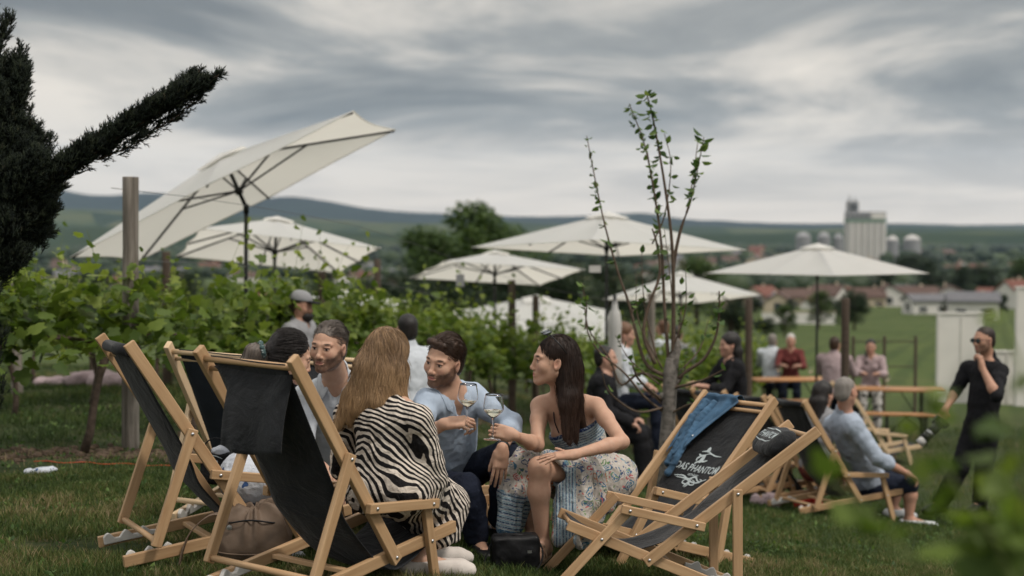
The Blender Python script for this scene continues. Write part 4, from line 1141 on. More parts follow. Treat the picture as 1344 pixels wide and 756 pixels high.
# ---- woman in the zebra dress, seen from behind
def zebra_woman():
    J = dict(head=at(510, 468, 6.28), neck=at(507, 523, 6.20), pelvis=at(512, 640, 6.16), shL=at(457, 545, 6.25), shR=at(549, 551, 6.08),
             elR=at(573, 628, 6.13), wrR=at(566, 650, 6.42), elL=at(448, 615, 6.36), wrL=at(505, 650, 6.62), knR=at(588, 662, 6.46), knL=at(578, 650, 6.68),
             anR=at(550, 735, 6.22), anL=at(556, 722, 6.50), toeR=at(620, 752, 6.25), toeL=at(615, 735, 6.62))
    P = Person(J, (0.45, 0.9, -0.12), (0.05, -0.1, 1), fem=True, hsc=1.0)
    add_person(P, 'woman in a zebra-striped dress with long wavy blonde hair, seen from behind', brows=(0.2, 0.12, 0.07))
    j = P.J
    s = SDF(); P.torso(s, 0.014, .03)
    for S in 'LR':
        P.arm(s, S, 0.019, 0.93, 0.012)
        e = L3(j['el'+S], j['wr'+S], .9); s.ball(e, .042, .02)
    # blouse fullness over the waist and skirt
    s.ell(L3(j['pelvis'], j['neck'], 0.30), (0.145, 0.118, 0.12), P.T, 0.05)
    s.ell(j['pelvis']+P.fw*0.03, (0.185, 0.155, 0.115), P.T, 0.05)
    for S in 'LR':
        s.cone(j['hip'+S], j['kn'+S], 0.125, 0.088, 0.05)
        a = L3(j['kn'+S], j['an'+S], 0.55)
        s.cone(j['kn'+S], a+v3((0.03, 0.0, 0)), 0.085, 0.072, 0.04)
    s.cone(at(590, 660, 6.45), at(586, 706, 6.40), 0.07, 0.062, 0.03)
    s.cone(at(535, 655, 6.2), at(560, 690, 6.38), 0.10, 0.07, 0.05)
    s.cone(j['neck']-P.up*0.03, j['neck']+P.up*0.012, 0.088, 0.072, 0.03)
    s.half(at(570, 714, 6.4), (0.15, 0, -1), 0.01)
    s.cone(j['neck']+P.fw*0.02, j['neck']+P.up*0.15, 0.056, 0.062, 0.006, -1)
    garment(P, 'dress', s, M['zebra'], 0.0055, 0.0085, 11, np.diag([1, 1, 0.6]), 1.0)
    # hair
    H = j['head']; sh = [(L3(j['neck'], j['shL'], .55)-P.up*0.02, .105), (L3(j['neck'], j['shR'], .55)-P.up*0.02, .105), (L3(j['neck'], j['pelvis'], .3), .15)]
    def pr(s, p, R, sc):
        s.ell(p(0, -0.022, 0.036), (0.088, 0.106, 0.094), R, 0.02)
        s.ell(p(0, -0.060, -0.040), (0.100, 0.066, 0.100), R, 0.04)
        s.cone(p(-.02, -.085, -.08), p(-0.045, -.115, -.235), .085, .052, .05); s.cone(p(.05, -.070, -.08), p(0.06, -.115, -.20), .068, .042, .05)
        s.cone(p(-.075, -.03, -.05), p(-.115, -.09, -.20), .042, .030, .04); s.cone(p(.075, -.03, -.05), p(.105, -.06, -.175), .042, .034, .04)
        s.cone(p(-.08, -.115, -.20), p(-.125, -.135, -.33), .040, .016, .04); s.cone(p(.10, -.06, -.16), p(.135, -.04, -.205), .034, .022, .03)
        s.cone(p(-.02, -.115, -.22), p(-.07, -.13, -.31), .040, .008, .03); s.cone(p(.03, -.11, -.2), p(.02, -.13, -.30), .040, .008, .03); s.cone(p(-.11, -.09, -.19), p(-.16, -.10, -.30), .026, .006, .03)
        s.ell(p(0, 0.115, -0.05), (0.062, 0.09, 0.11), R, 0.012, -1)
    f = hang_dir(P, rad=(0.094, 0.11, 0.10), wave=0.26, wf=17, shoulder=sh)
    hair(P, pr, 'hair_blonde', strand=dict(follow=True, n=9000, len=0.17, rad=0.0011, seg=9, tipw=.55, wave=.38, wf=26, outer=False), lock=0.005, lockscale=(60, 60, 6))
    for S in 'RL':
        sh_ = shoe(P, S, 'sneaker')
        ss = SDF(); P.foot(ss, S, 0.010); g0 = min(P.J['toe'+S][2], P.J['an'+S][2]-0.05)
        ss.half(v3((0, 0, g0+0.020)), (0, 0, 1), 0.002); ss.half(v3((0, 0, g0-0.012)), (0, 0, -1), 0.002)
        V, F = ss.mesh(0.006); mesh_np('sole', V, F, M['plastic'], sh_)
zebra_woman()

# ---- man in the light blue shirt
def blue_man():
    J = dict(head=at(582, 474, 7.05), neck=at(592, 518, 7.14), pelvis=at(586, 634, 7.48), shL=at(619, 521, 7.22), shR=at(561, 529, 7.04),
             elR=at(544, 576, 6.86), wrR=at(585, 556, 6.72), elL=at(672, 556, 7.18), wrL=at(659, 590, 6.94), knL=at(664, 596, 7.12), knR=at(612, 640, 7.0),
             anL=at(655, 692, 7.25), anR=at(628, 712, 7.1), toeL=at(672, 712, 7.05), toeR=at(640, 735, 6.9))
    P = Person(J, (-0.52, -0.86, -0.10), (0.20, -0.02, 1), hsc=1.06)
    add_person(P, 'bearded man with brown hair in a light blue shirt holding a wine glass', beard=((0.075, 0.040, 0.026), 0.78), brows=(0.05, 0.03, 0.02),
               hands={'R': dict(fwd=(1, -0.15, 0.12), pn=(0.1, 0.55, -0.8), curls=(42, 46, 50, 54), thumb=(0.75, 0.35, 0.5), tc=25), 'L': dict(fwd=(-0.10, -0.1, -1), pn=(-0.15, 1, 0), curls=(10, 12, 14, 18), thumb=(0.9, 0.35, 0.2), tc=8)})
    sh0 = shirt(P, 'shirt_blue', o=0.018, sleeve=0.30, low=-0.12, wr=0.008, fs=10, open_v=0.085)
    j = P.J; collar(P, sh0, 'shirt_blue')
    trousers(P, 'navy', upto=0.93, wr=0.008)
    for S in 'LR': shoe(P, S, 'leather_black')
    def pr(s, p, R, sc):
        short_hair(s, p, R, sc, 0.003, 0.008, 0.0); s.cone(p(-.035, .058, .092), p(.045, .056, .098), .017, .020, .02)
    f = hang_dir(P, rad=(0.088, 0.106, 0.108), wave=0.1, pull=(0.5, 0.6, -0.5))
    hair(P, pr, 'hair_brown', strand=dict(n=3000, len=0.030, rad=0.0009, seg=3, dir=f, mask=lambda q: q[:, 2] > -0.03), lock=0.005, lockscale=(60, 20, 30))
    # wristwatch
    w, e = j['wrL'], j['elL']; d = nrm(w-e); c = w-d*0.02; a = nrm(np.cross(d, (0, 1, 0))); b = np.cross(d, a); Rm = np.stack([a, b, d], 1)
    t = thing('wristwatch', 'dark smartwatch on the left wrist of the man in the blue shirt', 'watch', tuple(c))
    MB().lathe([(0.0285, -0.012), (0.0345, -0.010), (0.0345, 0.010), (0.0285, 0.012)], 24, (0, 0, 0), Rm).build('strap', M['black_plastic'], t, smooth=True)
    MB().box(tuple(Rm @ v3((0, -0.0385, 0))), (0.034, 0.010, 0.038), Rm).build('case', M['black_plastic'], t, bevel=0.003)
    MB().box(tuple(Rm @ v3((0, -0.0442, 0))), (0.028, 0.0015, 0.031), Rm).build('screen', M['black'], t)
blue_man()
wine_glass('glass of white wine held by the man in the blue shirt', at(612, 563, 6.69), (0.05, 0, 1), 0.27, 1.17)

# ---- woman in the paisley sundress
def dress_woman():
    ad = lambda px, py, d: at(px, py, d+0.20)
    J = dict(head=ad(726, 473, 6.86), neck=ad(739, 527, 6.97), pelvis=ad(785, 634, 7.06), shR=ad(708, 533, 6.96), shL=ad(783, 533, 6.90),
             elR=ad(705, 584, 6.80), wrR=ad(674, 571, 6.56), elL=ad(817, 580, 6.72), wrL=ad(752, 597, 6.54), knL=ad(708, 614, 6.66), knR=ad(679, 608, 6.90),
             anL=ad(713, 716, 6.72), anR=ad(700, 702, 7.0), toeL=ad(696, 735, 6.52), toeR=ad(684, 716, 6.85))
    P = Person(J, (-0.98, -0.16, 0.02), (0.03, 0, 1), fem=True, hsc=1.06)
    add_person(P, 'dark-haired woman in a paisley sundress looking left with a glass raised', lips=(0.46, 0.15, 0.13), brows=(0.05, 0.03, 0.02),
               hands={'R': dict(fwd=(-0.9, -0.25, 0.30), pn=(-0.45, 0.8, -0.1), curls=(58, 60, 60, 60), thumb=(0.9, 0.2, 0.4), tc=30), 'L': dict(fwd=(-1, -0.02, -0.06), pn=(0.0, 0.25, -1), curls=(9, 8, 10, 12), thumb=(0.6, 0.8, -0.1), tc=5, spread=0.14)})
    j = P.J; up = P.up
    top = L3(j['pelvis'], j['neck'], 0.70)
    s = SDF(); P.torso(s, 0.010); 
    s.half(top, up+P.fw*-0.12, 0.003); s.half(L3(j['pelvis'], j['neck'], 0.05), -up, 0.003)
    # waist gathered
    for S in ('shL', 'shR'): s.ball(j[S], 0.075, 0.01, -1)
    def band(V):
        d = (V-v3(top)) @ up
        return {'band': np.where(d > -0.085, np.clip((d+0.085)/0.085, 0.021, 1)*0.62+0.05, 0.0)}
    garment(P, 'bodice', s, M['paisley'], 0.0045, 0.004, 10, np.diag([2.2, 2.2, .5]), 2.0, band)
    # skirt: lap, far knee panel, hanging folds
    s = SDF()
    s.ell(j['pelvis']+v3((0.0, 0, 0.0)), (0.185, 0.16, 0.120), P.T, 0.05)
    s.cone(j['hipL'], L3(j['hipL'], j['knL'], 0.70), 0.118, 0.078, 0.05)
    s.cone(j['hipR'], j['knR'], 0.118, 0.072, 0.05)
    s.cone(L3(j['hipR'], j['knR'], .6), ad(702, 618, 6.92), .09, .075, .04)
    s.chain([j['knR'], ad(672, 650, 6.86), ad(666, 690, 6.84)], [0.070, 0.066, 0.060], 0.03)
    s.chain([ad(690, 612, 6.95), ad(686, 650, 6.95), ad(676, 690, 6.94)], [0.070, 0.055, 0.040], 0.04)
    for (a, b, c, r) in (((742, 618, 6.72), (741, 660, 6.70), (738, 704, 6.66), .050), ((760, 622, 6.72), (762, 664, 6.72), (758, 706, 6.66), .062), ((785, 624, 6.80), (786, 656, 6.80), (778, 688, 6.78), .045), ((803, 628, 6.95), (800, 648, 6.95), (793, 664, 6.92), .045), ((814, 625, 7.0), (812, 638, 7.0), (808, 648, 6.98), .045)):
        s.chain([ad(*a), ad(*b), ad(*c)], [r*.9, r, r*1.05], 0.022)
    s.cone(ad(722, 602, 6.70), ad(756, 614, 6.72), .048, .07, .03)
    # the near leg comes out through the slit
    s.chain([L3(j['hipL'], j['knL'], 0.62)+v3((-.01, -.05, .0)), j['knL']+v3((0, -0.02, 0)), j['anL']+v3((0, -.03, 0))], [0.058, 0.066, 0.052], 0.012, -1)
    s.half(ad(740, 712, 6.75), (0, 0, -1), 0.006)
    def band2(V):
        # woven border along the slit edge and round the hem of the far panel
        px = 672+F_PX*V[:, 0]/V[:, 1]; z = V[:, 2]
        b = np.zeros(len(V))
        xs = v3(ad(741, 650, 6.68))[0]
        d = V[:, 0]-xs; k1 = (np.abs(d) < 0.052) & (V[:, 1] < 7.00) & (z < v3(ad(740, 612, 6.7))[2])
        b[k1] = (np.clip((d[k1]+0.052)/0.104, .021, 1))*0.75+0.03
        z0 = v3(ad(670, 645, 6.85))[2]; z1 = v3(ad(670, 694, 6.85))[2]
        zz = (z-z1)+0.25*(V[:, 0]-v3(ad(665, 690, 6.85))[0])
        k2 = (V[:, 0] < v3(ad(704, 650, 6.9))[0]) & (zz < (z0-z1))
        b[k2] = np.clip(zz[k2]/(z0-z1), .021, 1)*0.9+0.03
        return {'band': b}
    garment(P, 'skirt', s, M['paisley'], 0.0055, 0.017, 8, np.diag([1.7, 1.7, .35]), 4.0, band2)
    # halter straps
    mb = MB()
    a0 = top+P.fw*0.105+P.rt*0.055
    for (q, e) in ((0.055, 0.030), (-0.035, 0.02)):
        st = top+P.fw*0.095+P.rt*q-up*0.005; mid = L3(top, j['neck'], .62)+P.fw*0.088+P.rt*(q*.8+0.01); en = j['neck']+P.fw*0.048+P.rt*e+up*0.035; bk = j['neck']-P.fw*0.02+P.rt*0.05+up*0.05
        mb.tube(spline([st, mid, en, bk], 14), 0.0032, 6)
    mb.build('halter_strap', M['navy'], P.obj, smooth=True)
    # long straight hair
    sh = [(L3(j['neck'], j['shL'], .6), .095)]
    def pr(s, p, R, sc):
        s.ell(p(0, -0.026, 0.036), (0.084, 0.102, 0.092), R, 0.02)
        s.ell(p(0, -0.060, -0.03), (0.078, 0.062, 0.095), R, 0.03)
        s.cone(p(.0, -.075, -.04), p(-.02, -.085, -.19), .070, .055, .04); s.cone(p(-.05, -.05, -.06), p(-.082, -.05, -.20), .030, .026, .03)
        s.cone(p(-.082, -.05, -.20), p(-.100, -.045, -.36), .028, .006, .03); s.cone(p(-.07, -.07, -.16), p(-.085, -.07, -.38), .038, .008, .03)
        s.cone(p(-.02, -.085, -.17), p(.0, -.16, -.33), .042, .010, .03); s.cone(p(-.02, -.09, -.19), p(-.05, -.11, -.38), .040, .008, .03)
        s.ell(p(0, 0.118, -0.035), (0.080, 0.100, 0.112), R, 0.012, -1)
        for q in (-1, 1): s.ell(p(q*0.084, 0.014, -0.030), (0.022, 0.036, 0.044), R, 0.008, -1)
    f = hang_dir(P, rad=(0.088, 0.106, 0.098), wave=0.08, wf=12, pull=(0.10, -0.03, -1), shoulder=sh)
    hair(P, pr, 'hair_dark', strand=dict(follow=True, n=6500, len=0.17, rad=0.0010, seg=8, tipw=.25, wave=.10, wf=14, outer=False, pull=(.08, .02, -1)), lock=0.004)
    # sunglasses pushed up on the hair
    t = thing('sunglasses', 'sunglasses pushed up into the hair of the woman in the paisley dress', 'sunglasses', tuple(j['head']))
    R = P.R; p = lambda x, y, z: R @ (v3((x, y, z))*P.hsc)
    fr = MB(); nv = nrm((0, .42, .91)); tv = np.cross(nv, (1, 0, 0)); tv = -tv if tv[1] < 0 else tv
    cc = lambda q: v3((q*0.033, 0.036, 0.133))
    for q in (-1, 1):
        pts = [R @ ((cc(q)+v3((1, 0, 0))*0.028*math.cos(a)+tv*0.020*math.sin(a)-nv*abs(math.cos(a))*.004*(1 if math.cos(a)*q > 0 else 0))*P.hsc) for a in np.linspace(0, 2*math.pi, 17)]
        fr.tube(pts, 0.0026, 6)
        fr.tube([p(q*0.062, 0.030, 0.126), p(q*0.089, -0.01, 0.085), p(q*0.092, -0.045, 0.040)], [0.003, 0.0032, 0.003], 6)
    fr.tube([R @ ((cc(-1)+v3((.027, 0, 0)))*P.hsc), R @ ((cc(1)-v3((.027, 0, 0)))*P.hsc)], 0.003, 6)
    fr.build('frame', M['black_plastic'], t, smooth=True)
    for q in (-1, 1):
        MB().ball(tuple(R @ (cc(q)*P.hsc)), (0.026, 0.018, 0.003), 10, R @ np.stack([v3((1, 0, 0)), tv, nv], 1)).build('lens', M['lens'], t, smooth=True)
    # sandals
    for S in 'LR':
        an, toe = j['an'+S], j['toe'+S]; d = nrm(v3((toe[0]-an[0], toe[1]-an[1], 0))); sd = np.cross(d, (0, 0, 1)); g0 = min(toe[2], an[2]-0.05)
        mb = MB()
        Lx = np.linalg.norm((toe-an)[:2])+0.06; st_ = v3((an[0], an[1], g0+0.0))-d*0.055
        P_ = np.zeros((2, 13, 3)); outl = []
        for i in range(13):
            u = i/12; wd = 0.030+0.012*math.sin(u*2.6)-(0.016*max(0, u-.85)/.15)
            outl.append((st_+d*Lx*u, wd))
        G = np.array([[c+sd*w_*q + v3((0, 0, -0.004)) for q in (-1, -.5, 0, .5, 1)] for c, w_ in outl]); mb.sheet(G)
        sn = mb.build('sandal', M['sandal'], P.obj, solid=0.014, smooth=False)
        st = MB()
        for u, h_, r_ in ((.62, .052, .040), (.74, .045, .042), (.86, .036, .038), (.45, .070, .036)):
            c = st_+d*Lx*u; pts = [c+sd*r_*math.cos(a)*1.05+v3((0, 0, h_*math.sin(a))) for a in np.linspace(0, math.pi, 11)]
            st.tube(pts, 0.006, 6)
            for a in (0.9, 1.57, 2.2): st.ball(tuple(c+sd*r_*math.cos(a)*1.05+v3((0, 0, h_*math.sin(a)+.004))), 0.008, 6)
        c = L3(v3((an[0], an[1], g0+0.07)), an, .4); st.tube([c+d*0.04*math.cos(a)+sd*0.036*math.sin(a) for a in np.linspace(0, 2*math.pi, 17)], 0.005, 6)
        st.build('strap', M['sandal'], sn, smooth=True)
def lens_mat():
    t = NT('tinted_lens'); t.P(Base_Color=(0.05, 0.07, 0.08, 1), Roughness=0.05); t.b.inputs['Specular IOR Level'].default_value = 0.8; return t.m
M['lens'] = lens_mat()
dress_woman()
wine_glass('glass of white wine held by the woman in the paisley dress', at(646, 577, 6.64), (0.04, 0, 1), 0.30, 1.17)

# ---- man with tied-back hair in a white shirt
def bun_man():
    J = dict(head=at(431, 455, 7.2), neck=at(442, 501, 7.40), pelvis=at(440, 655, 7.85), shL=at(477, 522, 7.46), shR=at(402, 522, 7.46), elL=at(492, 600, 7.25), wrL=at(455, 640, 7.0), elR=at(398, 600, 7.3), wrR=at(430, 640, 7.05),
             knL=at(495, 640, 7.35), knR=at(440, 645, 7.3), anL=at(500, 700, 7.4), anR=at(450, 705, 7.35), toeL=at(500, 712, 7.15), toeR=at(440, 715, 7.1))
    P = Person(J, (-0.33, -0.94, -0.05), (0.07, -0.02, 1), hsc=1.08)
    add_person(P, 'man with slicked-back ash brown hair and a moustache in a white shirt', beard=((0.075, 0.042, 0.028), 0.80), brows=(0.05, 0.035, 0.025), lips=(0.36, 0.16, 0.13))
    sh0 = shirt(P, 'shirt_white', o=0.018, sleeve=0.9, low=-0.05, wr=0.007, fs=9, open_v=0.05); collar(P, sh0, 'shirt_white', .03)
    trousers(P, 'navy', upto=0.95)
    for S in 'LR': shoe(P, S, 'leather_black')
    def pr(s, p, R, sc):
        short_hair(s, p, R, sc, -0.002, 0.002, 0.006, 0.01); s.ball(p(0.0, -0.125, 0.045), 0.034, 0.02)
    f = hang_dir(P, rad=(0.082, 0.10, 0.096), wave=0.03, pull=-P.R[:, 1]+v3((0, 0, -.3)))
    hair(P, pr, 'hair_ash', strand=dict(n=2500, len=0.04, rad=0.0009, seg=4, dir=f, mask=lambda q: (q[:, 2] > 0.02)), lock=0.003, lockscale=(90, 8, 30))
bun_man()

# ---- dark-haired woman with a scrunchie
def scrunchie_woman():
    J = dict(head=at(382, 468, 6.9), neck=at(359, 512, 6.84), pelvis=at(336, 632, 6.72), shR=at(352, 536, 6.70), shL=at(376, 532, 7.02), elR=at(376, 596, 6.70), wrR=at(412, 622, 6.85), elL=at(398, 590, 7.08), wrL=at(425, 615, 6.98),
             knR=at(400, 644, 6.78), knL=at(412, 640, 7.02), anR=at(408, 703, 6.86), anL=at(445, 700, 6.96), toeR=at(428, 722, 6.80), toeL=at(458, 722, 6.86))
    P = Person(J, (0.88, 0.30, -0.34), (0.32, 0.1, 1), fem=True, hsc=1.03)
    add_person(P, 'dark-haired woman leaning forward, ponytail held by a patterned scrunchie')
    j = P.J; s = SDF(); P.torso(s, 0.016)
    for S in 'LR':
        P.arm(s, S, 0.014, 0.25, 0.03); s.cone(j['hip'+S], j['kn'+S], 0.120, 0.085, 0.05); s.cone(j['kn'+S], L3(j['kn'+S], j['an'+S], .45), .085, .08, .04)
    s.ell(j['pelvis'], (0.19, 0.17, 0.13), P.T, 0.06)
    s.chain([at(316, 622, 6.7), at(325, 645, 6.66), at(352, 660, 6.66)], [.075, .07, .07], .05)
    s.cone(j['neck'], j['neck']+P.up*0.2, 0.065, 0.07, 0.006, -1)
    garment(P, 'dress', s, M['dots'], 0.006, 0.009, 9)
    def pr(s, p, R, sc):
        s.ell(p(0, -0.026, 0.036), (0.083, 0.102, 0.090), R, 0.02); s.ell(p(0, -0.050, -0.02), (0.074, 0.062, 0.075), R, 0.03)
        s.cone(p(0, -.10, .0), p(0, -.135, -.015), .040, .026, .02)
        s.ell(p(0, 0.118, -0.035), (0.078, 0.096, 0.110), R, 0.012, -1)
    f = hang_dir(P, rad=(0.086, 0.104, 0.096), wave=0.02, pull=-P.R[:, 1]*1.0+v3((0, 0, -.35)))
    hair(P, pr, 'hair_black', strand=dict(n=3500, len=0.06, rad=0.0009, seg=5, dir=f, mask=lambda q: (q[:, 1] < 0.05) & (q[:, 1] > -0.07)), lock=0.004, lockscale=(90, 8, 40))
    R = P.R; H = j['head']; p = lambda x, y, z: H+R @ (v3((x, y, z))*P.hsc)
    def pr2(s, p_, R_2, sc):
        s.chain([p(0, -.125, -.008), p(0, -.170, -.035), p(0, -.185, -.11), p(0, -.165, -.19)], [.030, .042, .036, .014], .02)
    def fd(pp, t, ph, idx): d = np.tile(nrm(-R[:, 1]*(0.5-t)*0.8+v3((0, 0, -1))), (len(pp), 1)); return d+0.05*np.sin(ph)[:, None]
    hair(P, pr2, 'hair_ash', name='ponytail', strand=dict(n=500, len=0.10, rad=0.0015, seg=5, dir=fd), lock=0.005, lockscale=(90, 90, 8), label='lighter brown ponytail end')
    # scrunchie
    c = p(0, -.140, -.016); ax = nrm(p(0, -.16, -.03)-p(0, -.12, -.005)); a = nrm(np.cross(ax, (0, 0, 1))); b = np.cross(ax, a)
    o = None; pts = [c+(a*math.cos(u)+b*math.sin(u))*(0.034+0.004*math.sin(u*9)) for u in np.linspace(0, 2*math.pi, 49)]
    o = MB().tube(pts, [0.0125+0.003*math.sin(i*2.1) for i in range(49)], 8).build('scrunchie', M['scrunchie'], None, smooth=True); tag(o, 'dark green patterned scrunchie around a brown ponytail', 'scrunchie')
    for S in 'LR':
        an, toe = j['an'+S], j['toe'+S]; d = nrm(v3((toe[0]-an[0], toe[1]-an[1], 0))); sd = np.cross(d, (0, 0, 1)); g0 = min(toe[2], an[2]-0.05)
        sn = MB().box(tuple(v3((an[0], an[1], g0-0.004))+d*0.06), (0.23, 0.075, 0.012), np.stack([d, sd, v3((0, 0, 1))], 1)).build('sandal', M['sandal'], P.obj, bevel=0.004)
        st = MB()
        for u in (0.02, .07, .11):
            c2 = v3((an[0], an[1], g0))+d*u; st.tube([c2+sd*.040*math.cos(t_)+v3((0, 0, (.062-u*.25)*math.sin(t_))) for t_ in np.linspace(0, math.pi, 11)], .006, 6)
        st.build('strap', M['sandal'], sn, smooth=True)
M['scrunchie'] = dotted('scrunchie_print', (0.05, 0.09, 0.09), (0.32, 0.36, 0.36), 90, 0.25)
scrunchie_woman()
# ---------------------------------------------------------------- the grey-haired man sitting at right and the standing man with a camera
def seated_right():
    J = dict(head=at(1111, 513, 12.37), neck=at(1109, 545, 12.44), pelvis=at(1141, 634, 12.67), shR=at(1121, 560, 12.27), shL=at(1094, 556, 12.67), elR=at(1152, 602, 12.20), wrR=at(1192, 622, 12.37), elL=at(1128, 600, 12.92), wrL=at(1172, 620, 12.97),
             knR=at(1193, 636, 12.52), knL=at(1180, 628, 12.97), anR=at(1193, 682, 12.52), anL=at(1172, 668, 12.97), toeR=at(1230, 694, 12.42), toeL=at(1202, 680, 12.92))
    P = Person(J, (0.80, 0.60, -0.08), (-.05, 0, 1), hsc=1.06, girth=1.10, detail=True)
    add_person(P, 'grey-haired man in a pale blue linen shirt and dark shorts, sitting sideways', h=0.006, base=(0.50, 0.29, 0.21))
    shirt(P, 'shirt_grey', o=0.028, sleeve=0.30, low=-0.18, wr=0.013, h=0.007, fs=7, open_v=0.03)
    trousers(P, 'navy', upto=0.50, wr=0.009, h=0.008, name='shorts', o=0.03)
    def pr(s, p, R, sc): short_hair(s, p, R, sc, 0.0, -0.002, 0.01)
    hair(P, pr, 'hair_grey', h=0.007, lock=0.003)
    for S in 'LR':
        sh = shoe(P, S, 'white_sneaker')
        s = SDF(); a = P.J['an'+S]; s.cone(a-v3((0, 0, .02)), a+v3((0, 0, .03)), .038, .036, .01); V, F = s.mesh(.006); mesh_np('sock', V, F, M['blackcloth'], P.obj)
seated_right()
def standing_man():
    J = dict(head=at(1291, 446, 12.75), neck=at(1297, 474, 12.8), pelvis=at(1288, 562, 12.8), shR=at(1271, 484, 12.98), shL=at(1312, 487, 12.58), elR=at(1253, 515, 12.95), wrR=at(1240, 538, 12.80), elL=at(1308, 520, 12.28), wrL=at(1289, 482, 12.42),
             knR=at(1260, 614, 12.78), knL=at(1292, 616, 12.75), anR=at(1234, 660, 12.9), anL=at(1286, 660, 12.8), toeR=at(1214, 674, 12.8), toeL=at(1270, 676, 12.65))
    P = Person(J, (-0.90, -0.42, -0.05), (-0.06, 0, 1), hsc=1.0, girth=1.02)
    add_person(P, 'man dressed in black standing with one hand at his chin', h=0.006, base=(0.46, 0.27, 0.19), beard=((0.08, 0.06, 0.05), 0.45),
               hands={'L': dict(fwd=(-0.15, 0.1, 1), pn=(-0.6, .6, 0.1), curls=(65, 70, 70, 70), thumb=(.8, .4, .3), tc=30), 'R': dict(fwd=(-0.5, -0.3, -0.8), pn=(0.2, .9, 0), curls=(45, 45, 45, 45), thumb=(.8, .4, .3), tc=20)})
    shirt(P, 'blackcloth', o=0.022, sleeve=0.0, low=-0.10, wr=0.008, h=0.007, name='polo_shirt', open_v=0.03)
    trousers(P, 'blackcloth', upto=0.98, wr=0.008, h=0.007, o=0.022)
    for S in 'LR': shoe(P, S, 'leather_black')
    def pr(s, p, R, sc): short_hair(s, p, R, sc, 0.001, 0.003)
    hair(P, pr, 'hair_dark', h=0.007, lock=0.003)
    R = P.R; H = P.J['head']; p = lambda x, y, z: tuple(H+R @ v3((x, y, z)))
    t = thing('eyeglasses', 'dark-framed glasses worn by the standing man in black', 'glasses', tuple(H)); q0 = lambda x, y, z: tuple(R @ v3((x, y, z)))
    fr = MB()
    for q in (-1, 1):
        fr.tube([q0(q*.033+.026*math.cos(a), .098, .0+.019*math.sin(a)) for a in np.linspace(0, 6.283, 15)], .0028, 6)
        fr.tube([q0(q*.060, .096, .004), q0(q*.078, .05, .006), q0(q*.082, -.01, .0)], .003, 6)
    fr.tube([q0(-.007, .1, .003), q0(.007, .1, .003)], .0028, 6); fr.build('frame', M['black_plastic'], t, smooth=True)
    for q in (-1, 1): MB().ball(q0(q*.033, .097, 0), (.025, .002, .018), 8, R).build('lens', M['lens'], t, smooth=True)
    # camera hanging from the hand, long white-tipped lens
    a = v3(at(1234, 556, 12.72)); b = v3(at(1207, 582, 12.70)); d = nrm(b-a)
    t = thing('camera', 'black camera with a white lens hood, held low by the man in black', 'camera', tuple(a)); Z = v3((0, 0, 0)); sd = nrm(np.cross(d, (0, 0, 1))); upv = np.cross(sd, d); Rm = np.stack([sd, d, upv], 1)
    b_ = MB().box(tuple(-d*.02), (.14, .06, .095), Rm); b_.box(tuple(-d*.02+upv*.058), (.06, .05, .035), Rm); b_.box(tuple(-d*.0+sd*.062), (.03, .075, .09), Rm); b_.build('body', M['black_plastic'], t, bevel=.008)
    L = np.linalg.norm(b-a)
    MB().tube([tuple(d*.01), tuple(d*(L*.45))], .040, 16).build('lens', M['black_plastic'], t, smooth=True)
    MB().tube([tuple(d*(L*.45)), tuple(d*(L*.52))], .043, 16).build('zoom_ring', M['steel'], t, smooth=True)
    MB().tube([tuple(d*(L*.52)), tuple(d*(L*.78))], .041, 16).build('barrel', M['black_plastic'], t, smooth=True)
    MB().tube([tuple(d*(L*.78)), tuple(d*L)], [.037, .042], 16).build('lens_hood', M['plastic'], t, smooth=True)
standing_man()

